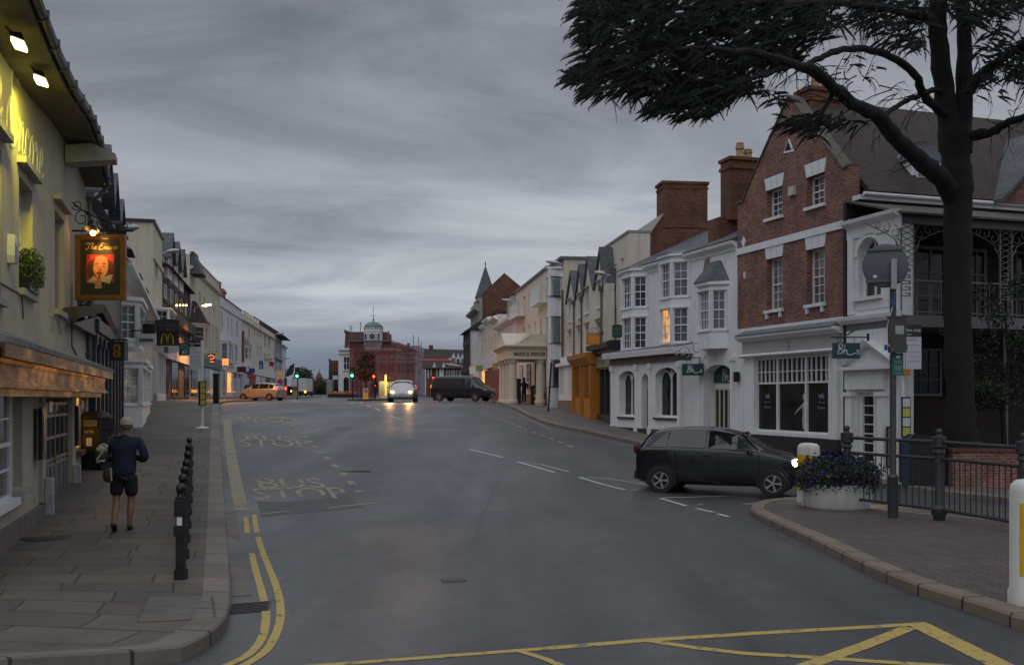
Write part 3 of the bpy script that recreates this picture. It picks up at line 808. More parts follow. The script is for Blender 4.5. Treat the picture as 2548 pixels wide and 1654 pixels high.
# text on the wall
script_strokes = {
    'E': [[(.82, .86), (.68, .98), (.45, .98), (.32, .82), (.38, .64), (.58, .58)], [(.58, .58), (.28, .52), (.08, .3), (.1, .06), (.32, -.06), (.6, .02), (.82, .22)]],
    'T': [[(.0, .78), (.08, .95), (.3, 1.0), (.62, .93), (1.0, 1.0)], [(.58, .94), (.5, .5), (.4, .12), (.2, -.04), (.04, .04), (.1, .16)]],
    'h': [[(.1, 0), (.28, .5), (.4, .95), (.3, 1.0), (.2, .6), (.1, 0), (.22, .32), (.36, .42), (.42, .3), (.38, .06), (.5, 0), (.6, .12)]],
    'e': [[(.02, .16), (.24, .24), (.32, .38), (.2, .46), (.08, .3), (.08, .08), (.22, 0), (.42, .14)]],
    'n': [[(.0, .36), (.1, .42), (.08, 0), (.2, .32), (.34, .42), (.38, .3), (.34, .06), (.44, 0), (.54, .12)]],
    'c': [[(.32, .36), (.2, .45), (.06, .28), (.08, .06), (.22, 0), (.4, .14)]],
    'o': [[(.2, .44), (.06, .3), (.06, .08), (.2, 0), (.32, .14), (.32, .34), (.2, .44), (.36, .36), (.48, .38)]],
    'r': [[(.0, .3), (.1, .44), (.16, .36), (.26, .4), (.24, .2), (.24, .04), (.34, 0), (.44, .1)]],
    'B': [[(.12, .9), (.16, 1.0), (.2, .5), (.1, 0)], [(.06, .82), (.3, 1.02), (.52, .9), (.46, .66), (.22, .52), (.48, .46), (.6, .24), (.42, .02), (.14, .0)]],
    'H': [[(.16, 1.05), (.1, 0), (.2, .36), (.36, .44), (.42, .2), (.5, .0), (.85, -.1), (1.25, .05), (1.45, .12)]],
    's': [[(.34, .42), (.16, .42), (.14, .28), (.32, .16), (.28, 0), (.04, .0)]]}
ADV = {'E': .86, 'T': .78, 'h': .6, 'e': .4, 'n': .54, 'c': .38, 'o': .46, 'r': .42, ' ': .35, 'B': .62, 'H': 1.4, 's': .4}
def catmull(pts, n=5):
    pts = [Vector(p) for p in pts]; out = []
    for i in range(len(pts) - 1):
        p0, p1, p2, p3 = pts[max(i - 1, 0)], pts[i], pts[i + 1], pts[min(i + 2, len(pts) - 1)]
        for k in range(n):
            t = k / n
            out.append(.5 * ((2 * p1) + (p2 - p0) * t + (2 * p0 - 5 * p1 + 4 * p2 - p3) * t * t + (3 * p1 - p0 - 3 * p2 + p3) * t ** 3))
    return out + [pts[-1]]
def script(mb, body, x, z, size, w, y=0, t=.006, slant=.12, m=0):
    for ch in body:
        for st in script_strokes.get(ch, []):
            ps = catmull(st, 5); ps = [(x + (p.x + p.y * slant) * size, z + p.y * size) for p in ps]
            ww = [w * (.55 + .6 * abs(math.sin(3.1 * i / len(ps)))) for i in range(len(ps))]
            mb.ribbon(ps, ww, y, t, m)
        x += ADV[ch] * size
    return x
ps_ = M('pale_lettering', (.66, .64, .48), .5, .05, 5, 0)
mb = MB(); e0 = PF.u(14); script(mb, 'Encore', e0, PF.z(14, 330), 1.12, .075, -.012, .01, .1)
script(mb, 'The', e0 - 2.3, PF.z(14, 330) + .1, 1.12, .075, -.012, .01, .1)
mb.build('wall_lettering', ps_, pub)
mb = MB(); text(mb, 'EST 1856', (PF.u(118) + PF.u(160)) / 2, -.004, PF.z(135, 825), .4, .006)
mb.build('date_lettering', M('faint_lettering', (.26, .245, .21), .85, .1, 4, .1), pub)
# hard-to-see panel lines
mb = MB(); mb.tube([(PF.u(0), -.01, 3.75), (PF.u(53), -.01, 3.75), (PF.u(56), -.01, 3.4)], .012, 5)
mb.build('cable', M('cable_grey', (.14, .12, .11), .7, .1, 5, 0), pub); mb = MB(); mb.tube([(PF.u(177), -.012, 4.6), (PF.u(177), -.012, 3.3), (PF.u(200), -.012, 2.95)], .018, 5)
mb.build('cable', M('cable_grey', (.14, .12, .11), .7, .1, 5, 0), pub)
# eaves: soffit, gutter, roof
mb = MB(); gm_ = MB(); rm = MB(); sm_ = MB()
OV = [(0, .62), (3.4, .62), (8, .62), (10.5, .55), (PF.L, .42)]
def ov(u):
    for (a, x), (b, y) in zip(OV, OV[1:]):
        if u <= b: return x + (y - x) * (u - a) / (b - a)
    return .42
ev = [(u, z) for u, z in EAVE]
for (u0, z0), (u1, z1) in zip(ev, ev[1:]):
    o0, o1 = ov(u0), ov(u1)
    sm_.hexa([(u0, .02, z0 + .003), (u1, .02, z1 + .003), (u1, -o1, z1 + .003), (u0, -o0, z0 + .003)], [(u0, .02, z0 + .14), (u1, .02, z1 + .14), (u1, -o1, z1 + .14), (u0, -o0, z0 + .14)])
    rm.hexa([(u0, -o0 - .08, z0 + .16), (u1, -o1 - .08, z1 + .16), (u1, 3.5, z1 + 2.7), (u0, 3.5, z0 + 2.7)], [(u0, -o0 - .08, z0 + .25), (u1, -o1 - .08, z1 + .25), (u1, 3.5, z1 + 2.82), (u0, 3.5, z0 + 2.82)])
sm_.build('soffit', M('soffit_board', (.10, .095, .06), .8, .3, 3, .2), pub)
rm.build('roof', MATS['clay_roof'], pub)
gp_ = [(u, -ov(u) - .07, z + .12) for u, z in ev]
gm_.tube(gp_, .065, 8)
for i in range(14):
    u = i * PF.L / 13.5
    z = next(z0 + (z1 - z0) * (u - a) / (b - a) for (a, z0), (b, z1) in zip(ev, ev[1:]) if u <= b + 1e-6)
    gm_.box(u - .02, u + .02, -ov(u) - .145, -ov(u) + .0, z + .04, z + .19)
gm_.build('gutter', MATS['gutter_grey'], pub)
mb = MB(); mb.tube([(PF.L - .05, -ov(PF.L) - .07, 7.2), (PF.L - .04, -.3, 6.95), (PF.L - .02, -.09, 6.8), (PF.L - .02, -.09, 2.9)], .05, 8)
for z in (6.5, 5.4, 4.2, 3.2): mb.box(PF.L - .09, PF.L + .05, -.15, 0, z, z + .06)
mb.build('downpipe', MATS['gutter_grey'], pub)
# white gabled bracket under the eave
u_ = PF.u(160); mb = MB()
mb.prism([(-.02, 6.86), (-.95, 6.98), (-.95, 7.1), (-.5, 7.28), (-.02, 7.2)], u_ - .05, u_ + .45, axis='x')
mb.build('eave_bracket', M('weathered_white', (.3, .3, .29), .7, .25, 4, .2), pub)

# floodlights
flood = E('flood_lamp', (1.0, .9, .38), 5)
for i, (px, py) in enumerate(((48, 114), (102, 204))):
    fy = .42; u_ = PF.u(px, fy); z_ = PF.z(px, py, fy)
    lab = ('nearest glaring floodlight under the pub eave', 'second glaring floodlight under the pub eave')[i]
    w_ = PF.pt(u_, -fy, z_)
    t = thing('floodlight', lab, 'floodlight', w_, PF.rz, 'floodlights under the pub eave')
    t.scale = (.85, .8, .75)
    mb = MB(); mb.hexa([(-.2, -.1, .02), (.2, -.1, .02), (.2, .1, .09), (-.2, .1, .09)], [(-.15, -.05, .17), (.15, -.05, .17), (.15, .12, .17), (-.15, .12, .17)])
    mb.tube([(0, .05, .15), (0, .2, .3)], .02, 6); mb.build('housing', MATS['black_metal'], t)
    MB().hexa([(-.18, -.09, -.045), (.18, -.09, -.045), (.18, .09, .0), (-.18, .09, .0)], [(-.18, -.09, .012), (.18, -.09, .012), (.18, .09, .075), (-.18, .09, .075)]).build('lens', flood, t)
    ld = bpy.data.lights.new('floodlight_beam', 'SPOT'); ld.energy = 190; ld.color = (1, .88, .07); ld.spot_size = R(96); ld.spot_blend = 1.0; ld.shadow_soft_size = .1
    lo = bpy.data.objects.new('floodlight_beam', ld); COL.objects.link(lo); lo.location = PF.pt(u_, -fy, z_ - .08)
    aim = PF.pt(PF.u((6, 54)[i]), 0, z_ - .8) - lo.location; lo.rotation_euler = aim.to_track_quat('-Z', 'Y').to_euler()
# things on the wall
def wallbox(name, label, cat, px, py, w, d, h, mat, out=0.0, group=None):
    t = thing(name, label, cat, PF.pt(PF.u(px), -out, PF.z(px, py)), PF.rz, group); return t
t = wallbox('alarm_box', 'blue and white alarm box high on the pub wall', 'alarm box', 21, 620, 0, 0, 0, None)
MB().prism([(-.11, -.2), (.11, -.2), (.13, -.1), (.09, .2), (-.09, .2), (-.13, -.1)], -.1, -.002).build('cover', MATS['sign_white'], t)
MB().prism([(-.1, -.19), (.1, -.19), (.06, .02), (-.07, .1)], -.108, -.101).build('badge', M('alarm_blue', (.05, .14, .3), .4, .1, 3, 0), t)
def leaves(mb, c, rx_, ry_, rz_, n, s, m=0, shell=.5, up=0):
    for _ in range(n):
        while True:
            p = Vector((random.uniform(-1, 1), random.uniform(-1, 1), random.uniform(-1, 1)))
            if shell < p.length < 1: break
        p = Vector((c[0] + p.x * rx_, c[1] + p.y * ry_, c[2] + p.z * rz_))
        a = Vector((random.gauss(0, 1), random.gauss(0, 1), random.gauss(0, 1))).normalized() * s; b = a.cross(Vector((random.gauss(0, 1), random.gauss(0, 1), random.gauss(0, 1)))).normalized() * s * .6
        mb.add([p - a, p + b, p + a, p - b], [(0, 1, 2, 3)], m)
leafm = M('box_leaf', (.05, .075, .022), .6, .5, 9, 0)
t = thing('window_planter', 'green bush in a black trough on the pub window sill', 'planter', PF.pt((PF.u(47) + PF.u(81)) / 2, 0, PF.z(47, 716)), PF.rz)
MB().box(-.42, .5, -.12, .12, 0, .2).build('trough', MATS['black_metal'], t)
mb = MB(); leaves(mb, (-.15, -.02, .38), .36, .2, .26, 900, .024, shell=.2); leaves(mb, (.25, -.02, .42), .34, .22, .3, 900, .024, shell=.2); leaves(mb, (.0, -.12, .2), .5, .14, .16, 400, .024, shell=.2); mb.build('foliage', leafm, t)
t = thing('window_planter', 'small dark trailing plant on the far pub window', 'planter', PF.pt((PF.u(192) + PF.u(204)) / 2, 0, PF.z(192, 800)), PF.rz)
MB().box(-.35, .35, -.14, .1, 0, .3).build('trough', MATS['black_metal'], t)
mb = MB(); leaves(mb, (0, -.05, .55), .4, .25, .4, 900, .025, shell=.2); mb.build('foliage', leafm, t)
for i, (px, lab) in enumerate(((88, 'black menu case left of the pub doors'), (180, 'black menu case right of the pub doors'))):
    t = thing('menu_case', lab, 'menu case', PF.pt(PF.u(px), -.07, 1.62), PF.rz, 'menu cases by the pub doors')
    MB().box(-.24, .24, -.07, -.002, -.42, .42).build('case', MATS['black_metal'], t)
    MB().box(-.17, .17, -.078, -.0705, -.34, .34).build('menu', M('dim_paper', (.06, .06, .065), .3, .2, 3, 0), t)
for i, (px, lab) in enumerate(((108, 'grey plaque over the left side of the pub doors'), (191, 'grey plaque right of the pub doors'))):
    o_ = MB().box(-.2, .2, -.03, -.001, -.09, .09).build('wall_plaque', M('plaque_grey', (.2, .21, .23), .4, .1, 4, 0)); place(o_, PF.pt(PF.u(px), -.09, 2.05), PF.rz)
    tag(o_, lab, 'plaque', 'plaques by the pub doors')

# ---- hanging pub sign
def bracket_scroll(mb, pts, r=.012): mb.tube([(p[0], 0, p[1]) for p in pts], r, 5)
SY = 21.1
def PX(px, py, Y=SY): v = P(px, py, Y); return v
c0 = PX(251, 747); sw = 125 / F * SY; sh = 163 / F * SY
sg = thing('pub_sign', 'framed hanging pub sign with a painted bearded man, lit from above', 'hanging sign', (c0.x, c0.y, c0.z), 0)
fr = M('sign_frame', (.19, .085, .018), .35, .25, 4, .1, coat=.3)
mb = MB(); w2 = sw / 2
for k, (a, d) in enumerate(((0, .05), (.035, .065), (.075, .045))):
    b = a + .035
    mb.box(-w2 + a, -w2 + b, -d, d, a, sh - a); mb.box(w2 - b, w2 - a, -d, d, a, sh - a)
    mb.box(-w2 + b, w2 - b, -d, d, a, b); mb.box(-w2 + b, w2 - b, -d, d, sh - b, sh - a)
mb.build('frame', fr, sg)
pnl = MB().box(-w2 + .1, w2 - .1, -.025, .025, .1, sh - .1).build('panel', M('sign_panel', (.03, .033, .026), .45, .1, 3, 0), sg)
mb = MB(); script(mb, 'The Encore', -.31, sh - .31, .128, .014, -.032, .006, .15); mb.build('lettering', M('gold_lettering', (.8, .45, .14), .4, .05, 3, 0), pnl)
# portrait, flat painted shapes a few mm proud of one another
pz0, pz1, ph = .24, sh - .42, .29
def ell(cx, cz, rx_, rz_, n=20, a0=0, a1=360): return [(cx + rx_ * math.cos(R(a0 + (a1 - a0) * i / n)), cz + rz_ * math.sin(R(a0 + (a1 - a0) * i / n))) for i in range(n if a1 - a0 == 360 else n + 1)]
layers = []
zc = (pz0 + pz1) / 2 + .06
PR = M('portrait_red', (.45, .035, .02), .5, .15, 4, 0); PH_ = M('portrait_hair', (.09, .03, .015), .5, .2, 8, 0); PSk = M('portrait_skin', (.62, .27, .15), .5, .12, 5, 0)
PCo = M('portrait_collar', (.5, .44, .22), .5, .1, 5, 0); PDk = M('portrait_dark', (.03, .025, .025), .5, .2, 8, 0); PSh = M('portrait_blush', (.5, .13, .07), .5, .1, 5, 0)
pics = [(rect(-ph, ph, pz0, pz1), PR), (ell(-.17, zc - .02, .11, .2), PH_), (ell(.19, zc - .04, .12, .21), PH_), (ell(.01, zc + .07, .2, .2), PH_),
        ([(-ph, pz0), (ph, pz0), (ph, pz0 + .13), (.16, pz0 + .2), (-.1, pz0 + .2), (-ph, pz0 + .11)], PDk),
        ([(-.13, zc + .12), (-.1, zc + .24), (.03, zc + .285), (.15, zc + .22), (.17, zc + .05), (.14, zc - .1), (.06, zc - .2), (-.02, zc - .22), (-.1, zc - .15), (-.15, zc - .02)], PSk),
        ([(-.28, pz0 + .13), (-.14, pz0 + .27), (-.05, pz0 + .19), (-.1, pz0 + .12)], PCo), ([(-.03, pz0 + .17), (.16, pz0 + .28), (.27, pz0 + .3), (.2, pz0 + .1)], PCo),
        (ell(-.055, zc + .06, .035, .016, 12), PCo), (ell(.08, zc + .06, .035, .016, 12), PCo), (ell(-.055, zc + .06, .012, .014, 8), PDk), (ell(.08, zc + .06, .012, .014, 8), PDk),
        ([(-.11, zc + .1), (-.05, zc + .125), (-.02, zc + .11), (-.05, zc + .115)], PH_), ([(.04, zc + .11), (.09, zc + .125), (.13, zc + .1), (.09, zc + .113)], PH_),
        ([(.005, zc + .06), (.03, zc - .03), (-.03, zc - .035), (-.02, zc - .02)], PSh), ([(-.09, zc - .1), (-.02, zc - .06), (.06, zc - .1), (.02, zc - .075), (-.02, zc - .085), (-.06, zc - .08)], PH_),
        (ell(-.012, zc - .105, .035, .014, 10), PSh), ([(-.035, zc - .14), (.01, zc - .14), (-.01, zc - .21)], PH_),
        ([(-.14, pz0 + .16), (-.08, pz0 + .2), (.02, pz0 + .18), (.03, pz0 + .06), (-.02, pz0 + .01), (-.1, pz0 + .03), (-.1, pz0 + .12)], PSk),
        ([(-.12, pz0 + .02), (.04, pz0 + .045), (.05, pz0 + .015), (-.1, pz0)], PCo)]
allm = [PR, PH_, PSk, PCo, PDk, PSh]; mb = MB()
for i, (pl, m_) in enumerate(pics): mb.prism(pl, -.03 - i * .0012, -.026, m=allm.index(m_))
for k in range(4): mb.box(-.09, .02, -.056, -.053, pz0 + .06 + k * .03, pz0 + .064 + k * .03, allm.index(PSh))
mb.build('portrait', allm, pnl)
# bracket arm, scrolls and lamp
br = thing('sign_bracket', 'black wrought iron bracket with scrolls holding the pub sign', 'bracket', (c0.x, c0.y, c0.z + sh), 0)
xw = PX(180, 575).x - c0.x; xe = PX(332, 575).x - c0.x
mb = MB(); mb.tube([(xw - .12, 0, .08), (xe, 0, .08)], .022, 6); mb.tube([(xw - .04, 0, .0), (xw - .04, 0, .75)], .02, 6)
for x in (-.4, .4): mb.tube([(x, 0, .08), (x, 0, -.01)], .012, 5)
def spiral(cx, cz, r0, r1, a0, a1, n=26): return [(cx + (r0 + (r1 - r0) * i / n) * math.cos(R(a0 + (a1 - a0) * i / n)), cz + (r0 + (r1 - r0) * i / n) * math.sin(R(a0 + (a1 - a0) * i / n))) for i in range(n + 1)]
for sp_ in (spiral(xw + .2, .34, .22, .05, -90, 480), spiral(xw + .1, .62, .12, .03, 180, 700), spiral(xw + .65, .24, .14, .03, 200, 640), spiral(xw + 1.0, .2, .1, .02, 180, 600), spiral(xe - .15, .2, .1, .02, 0, 420)): bracket_scroll(mb, sp_, .011)
mb.tube([(xw - .04, 0, .7), (xw + .35, 0, .42), (xw + .8, 0, .25), (xe - .1, 0, .1)], .012, 5)
mb.build('arm', MATS['black_metal'], br)
lp = thing('sign_lamp', 'black hooded lamp glowing over the pub sign', 'lamp', (c0.x - .02, c0.y - .42, c0.z + sh + .05), 0)
mb = MB(); mb.lathe([(.03, .2), (.06, .19), (.1, .1), (.15, .0), (.155, -.02), (.13, -.0), (.03, .15)], n=18); mb.tube([(0, 0, .19), (0, .15, .3), (0, .4, .06)], .015, 6); mb.build('hood', MATS['black_metal'], lp)
for o_ in lp.children: o_.rotation_euler = (R(-28), 0, 0)
MB().ball((0, .07, -.075), .055, 12).build('bulb', E('amber_bulb', (1, .5, .12), 30), lp, smooth=True)
ld = bpy.data.lights.new('sign_lamp_light', 'SPOT'); ld.energy = 46; ld.spot_size = R(56); ld.spot_blend = .5; ld.color = (1, .48, .12); ld.shadow_soft_size = .06
lo = bpy.data.objects.new('sign_lamp_light', ld); COL.objects.link(lo); lo.location = (c0.x + .02, c0.y - .4, c0.z + sh - .06); lo.rotation_euler = (R(47), 0, 0)

# ---- dark blue shop with slate dormers, next to the pub
f = facL(214, 293)
EE = thing('dark_shop', 'dark blue shopfront with raking pediment under white dormers', 'shop building', f.loc, f.rz)
wall(EE, rect(.02, f.L, -1.2, 6.35), [], 8, MATS['pale_cream_render'], .2)
MB().box(.1, f.L - .1, -.12, -.002, -1.0, 5.2).build('shopfront_panel', M('shopfront_blue', (.035, .045, .062), .5, .2, 3, .05), EE)
for k in range(9):
    u = .25 + k * (f.L - .5) / 8; MB().box(u - .09, u + .09, -.2, -.125, -1, 2.95).box(u - .14, u + .14, -.24, -.125, 2.95, 3.2).build('pilaster', MATS['shopfront_blue'], EE)
MB().box(.1, f.L - .1, -.28, -.12, 3.25, 3.55).build('entablature', MATS['shopfront_blue'], EE)
for k in range(4):
    u = .45 + k * (f.L - .5) / 4; MB().box(u, u + (f.L - .5) / 4 - .4, -.16, -.124, .2, 2.9).build('window', MATS['dark_glass'], EE)
ua = f.u(258, .3); ub = f.u(299, .3); za = f.z(258, 757, .3); zb_ = f.z(299, 840, .3)
mb = MB()
for s_ in (1, -1):
    a = (ua, za); b = (ua + s_ * (ub - ua), zb_)
    mb.hexa([(a[0], -.28, a[1] - .2), (b[0], -.28, b[1] - .2), (b[0], 0, b[1] - .2), (a[0], 0, a[1] - .2)], [(a[0], -.33, a[1]), (b[0], -.33, b[1]), (b[0], 0, b[1]), (a[0], 0, a[1])])
mb.build('raking_cornice', M('brown_cornice', (.045, .036, .034), .7, .3, 4, .2), EE)
MB().prism([(ua, za - .3), (ua - (ub - ua), zb_ - .3), (ub, zb_ - .3)], -.2, -.13).build('pediment', MATS['shopfront_blue'], EE)
for k, (u0, u1, z0, zt) in enumerate(((1.7, 3.5, 5.9, 8.2), (4.0, 5.4, 5.9, 7.9), (6.3, 7.7, 5.8, 7.6))):
    d_ = MB().prism([(u0, 5.2), (u1, 5.2), (u1, z0 + 1.2), ((u0 + u1) / 2, zt), (u0, z0 + 1.2)], -.02 - .01 * k, 3).build('dormer', MATS['white_render'], EE)
    mb = MB(); cx_ = (u0 + u1) / 2
    for e in (u0 - .25, u1 + .25):
        sl_ = (zt - z0 - 1.2) / ((u1 - u0) / 2); ze = zt - sl_ * abs(e - cx_)
        mb.hexa([(cx_, -.35, zt), (e, -.35, ze), (e, 3.2, ze), (cx_, 3.2, zt)], [(cx_, -.35, zt + .1), (e, -.35, ze + .1), (e, 3.2, ze + .1), (cx_, 3.2, zt + .1)])
    mb.build('roof', MATS['slate_roof'], d_)
    window(d_, cx_ - .4, cx_ + .4, z0 - .4, z0 + .9, 2, 2, rec=.1, y=-.1, name='window')
MB().prism([(-.3, 6.35), (3.6, 7.7), (8, 6.35)], .0, f.L, axis='x').build('roof', MATS['slate_roof'], EE)
MB().box(2.6, 3.4, 3.0, 3.8, 7.0, 8.3).build('chimney', MATS['brown_brick'], EE)

# ---- Huffkins cream shop
f = facL(293, 380)
HK = building('cream_bay_shop', 'cream shop with white bay windows and small tiled dormers', f, 5.6, 8, MATS['cream_render'], [(352, 745, 368, 845, 2, 2)], zb=-1.2)
BAYWIN = {}
def bay(par, fac, px0, px1, zb0, zt, proj, levels, mat, roofm=None, marg=.09, ny=4, splay=.35, nxs=(2, 3, 2), name='bay', gm=None, rh=.6, glassz=None, u01=None, sides=True):
    """canted or square bay: levels = [(z_bottom_of_glass, z_top_of_glass)]"""
    u0, u1 = u01 if u01 else (fac.u(px0, proj), fac.u(px1, proj))
    w = u1 - u0; s = splay
    pl = [(u0, 0), (u0 + s, -proj), (u1 - s, -proj), (u1, 0)]
    mb = MB(); cuts = [zb0] + [z for l in levels for z in l] + [zt]
    for k in range(0, len(cuts), 2):
        mb.prism(pl, cuts[k], cuts[k + 1], axis='z')
    edges = list(zip(pl, pl[1:]))
    pw = .07
    for p in pl:
        for k in range(1, len(cuts) - 1, 2):
            mb.box(p[0] - pw, p[0] + pw, p[1] - .02 if p[1] < 0 else -.06, p[1] + pw * 1.6 if p[1] < 0 else .0, cuts[k], cuts[k + 1])
    for z in cuts[1:-1]:
        q = [(x + (-.05 if i == 0 else .05 if i == 3 else 0) , y - (.06 if y < 0 else 0)) for i, (x, y) in enumerate(pl)]
        mb.prism(q, z - .035, z + .035, axis='z')
    q = [(pl[0][0] - .12, 0), (pl[1][0] - .04, pl[1][1] - .13), (pl[2][0] + .04, pl[2][1] - .13), (pl[3][0] + .12, 0)]
    mb.prism(q, zt, zt + .13, axis='z')
    b = mb.build(name, mat, par)
    BAYWIN[b.name] = []
    for l in levels:
        for i, (a, c) in enumerate(edges):
            a = Vector(a); c = Vector(c); d = (c - a); L_ = d.length
            if L_ < .25 or (i != 1 and not sides): continue
            an = math.atan2(d.y, d.x); wo = window(b, marg, L_ - marg, l[0] + .03, l[1] - .03, nxs[i], ny, rec=.1, gm=gm, fm=mat)
            wo.location = (a.x, a.y, 0); wo.rotation_euler = (0, 0, an); BAYWIN[b.name].append(wo)
    if roofm:
        top = [(u0 + w * .3, 0), (u0 + w * .38, -proj * .25), (u1 - w * .38, -proj * .25), (u1 - w * .3, 0)]
        mb = MB(); mb.hexa([(x * 1, y - (.06 if y < 0 else 0), zt + .13) for x, y in q], [(x, y, zt + .13 + rh) for x, y in top]); mb.build('bay_roof', roofm, b)
    return b
ZH = lambda px, py, o: f.z(px, py, o)
bay(HK, f, 0, 0, ZH(345, 862, .62), ZH(345, 748, .62), .62, [(ZH(345, 846, .62), ZH(345, 756, .62))], MATS['white_joinery'], u01=(.2, 4.3), splay=.3, nxs=(2, 3, 2))
bay(HK, f, 0, 0, -.9, ZH(350, 900, .7), .72, [(ZH(350, 1008, .7), ZH(350, 912, .7))], MATS['white_joinery'], u01=(.15, 3.6), splay=.25, nxs=(2, 3, 2), gm=MATS['shop_lit'])
bay(HK, f, 0, 0, -.9, ZH(350, 903, .7), .66, [(ZH(350, 1008, .7), ZH(350, 912, .7))], MATS['white_joinery'], u01=(4.2, 8.0), splay=.25, nxs=(1, 3, 1), gm=MATS['shop_lit'])
mb = MB(); mb.prism([(-.35, 5.6), (4.2, 7.7), (8, 5.6)], .0, f.L, axis='x'); mb.build('roof', MATS['clay_roof'], HK)
for k, (a, b, zt, zs) in enumerate(((.9, 2.9, 7.4, 6.7), (5, 7, 7.3, 6.6), (11, 13, 7.0, 6.4), (17, 19, 7, 6.4))):
    d_ = MB().box(a, b, .15, 3, 5.4, zs).build('dormer', MATS['white_render'], HK); cx_ = (a + b) / 2
    MB().hexa([(a - .25, -.15, zs), (b + .25, -.15, zs), (b + .25, 3, zs), (a - .25, 3, zs)], [(cx_ - .1, .9, zt + .1), (cx_ + .1, .9, zt + .1), (cx_ + .1, 3, zt + .1), (cx_ - .1, 3, zt + .1)]).build('roof', MATS['clay_roof'], d_)
    window(d_, a + .3, b - .3, 5.75, zs - .12, 2, 2, rec=.06, y=.07)
mb = MB(); mb.box(.0, f.L, -.45, -.3, 5.42, 5.58); mb.prism([(-.42, 5.55), (0, 5.2), (0, 5.55)], 0, f.L, axis='x'); mb.build('gutter', MATS['sign_white'], HK)
for u in (.2, 8.5, 14): MB().box(u, u + 4.6, -.1, -.001, 2.2, 2.5).build('shop_band', MATS['cream_joinery'], HK)

# ---- tall cream end-wall building (restaurant)
f = facL(381, 404)
z1 = f.z(381, 553)
TC = building('tall_cream_building', 'tall plain cream building with dark coping and blank end wall', f, z1, 14, MATS['cream_render'], [(386, 640, 392, 690, 1, 3), (386, 770, 393, 835, 1, 3)])
mb = MB(); mb.box(-.12, f.L + .06, -.12, 14.05, z1, z1 + .16); mb.build('coping', MATS['dark_paint'], TC)
bay(TC, f, 388, 424, 3.4, f.z(390, 727, .9), .8, [(f.z(390, 800, .8), f.z(390, 735, .8))], MATS['white_joinery'], u01=(1.2, 6.5), nxs=(2, 2, 2))
mb = MB(); mb.box(.1, f.L - .1, -.25, -.001, 3.0, 3.9); mb.build('fascia_board', MATS['sign_white'], TC)
mb = MB(); mb.box(.3, f.L - .6, -.07, -.002, .4, 3.0); mb.build('shop_window', MATS['shop_interior'], TC)
for u in (.1, 1.6, 3.2, 4.8, f.L - .4): MB().box(u, u + .3, -.2, -.001, -1, 3.0).build('pilaster', MATS['white_joinery'], TC)
MB().box(.1, f.L - .1, -.24, -.001, -1, .55).build('stall_riser', MATS['white_joinery'], TC)
mb = MB(); mb.prism([(-.1, 8.4), (-.1, 8.65), (-.02, 8.7), (-.02, 8.4)], -.3, f.L, axis='x'); mb.build('string_course', MATS['cream_render'], TC)

# ---- dark half-timbered building
f = facL(404, 472)
z1 = f.z(440, 640)
TT = thing('timbered_building', 'black and white half timbered building with string of small lamps', 'building', f.loc, f.rz)
wall(TT, rect(.05, f.L, -1.5, 9.0), [], 9, M('dull_panel', (.2, .2, .2), .85, .2, 2, .2))
mb = MB()
for k in range(17):
    u = .1 + k * (f.L - .25) / 16; mb.box(u, u + .14, -.05, -.002, 3.8, 9.0)
for z in (3.8, 5.2, 6.6, 7.9): mb.box(.05, f.L, -.07, -.051, z, z + .18)
mb.build('timber_frame', MATS['dark_timber'], TT)
MB().box(.05, f.L - .1, -.5, -.001, 5.4, 6.2).build('jetty', MATS['dark_timber'], TT)
mb = MB(); mb.prism([(-.5, 8.9), (4, 11.6), (9, 9)], .0, f.L, axis='x'); mb.build('roof', MATS['clay_roof'], TT)
for k, u in enumerate((.8, 4.6, 8.4)):
    d_ = MB().prism([(u, 8.2), (u + 2.6, 8.2), (u + 2.6, 9.6), (u + 1.3, 11.2), (u, 9.6)], -.25, 4).build('dormer', MATS['white_render'], TT)
    mb = MB()
    for a, b in (((u + 1.3, 11.2), (u - .2, 9.4)), ((u + 1.3, 11.2), (u + 2.8, 9.4))): mb.hexa([(a[0], -.5, a[1]), (b[0], -.5, b[1]), (b[0], 4, b[1]), (a[0], 4, a[1])], [(a[0], -.5, a[1] + .14), (b[0], -.5, b[1] + .14), (b[0], 4, b[1] + .14), (a[0], 4, a[1] + .14)])
    mb.build('roof', MATS['slate_roof'], d_)
    window(d_, u + .7, u + 1.9, 8.5, 9.7, 2, 2, rec=.05, y=-.32)
MB().box(f.L - 4.5, f.L - 3.9, 2, 2.8, 10, 12).build('chimney', MATS['red_brick'], TT)
for k in range(5):
    u = .8 + k * (f.L - 2) / 5; window(TT, u, u + 1.3, 6.85, 7.8, 3, 1, rec=.05, y=-.06)
mb = MB(); mb.box(.1, f.L - .1, -.3, -.001, 2.9, 3.7); mb.build('fascia_board', MATS['sign_white'], TT)
for k in range(4):
    u = .4 + k * (f.L - 1) / 4; MB().box(u, u + (f.L - 1) / 4 - .5, -.08, -.002, .3, 2.8).build('shop_window', [MATS['shop_interior'], MATS['dark_glass']][k % 2], TT)
t = thing('string_lights', 'row of four small yellow lamps on the timbered front', 'string lights', (0, 0, 0))
pp = [P(px, 757 + (px - 439) * 0, 60 + (px - 439) * .2) for px in (439, 448, 456, 464)]
MB().tube([pp[0] + Vector((-.4, 0, .1)), pp[0], pp[1], pp[2], pp[3], pp[3] + Vector((.3, .5, .1))], .02, 4).build('cable', MATS['black_metal'], t)
for p in pp: MB().ball((p.x, p.y, p.z - .06), .06, 8).build('bulb', E('string_bulb', (1, .6, .12), 9), t)

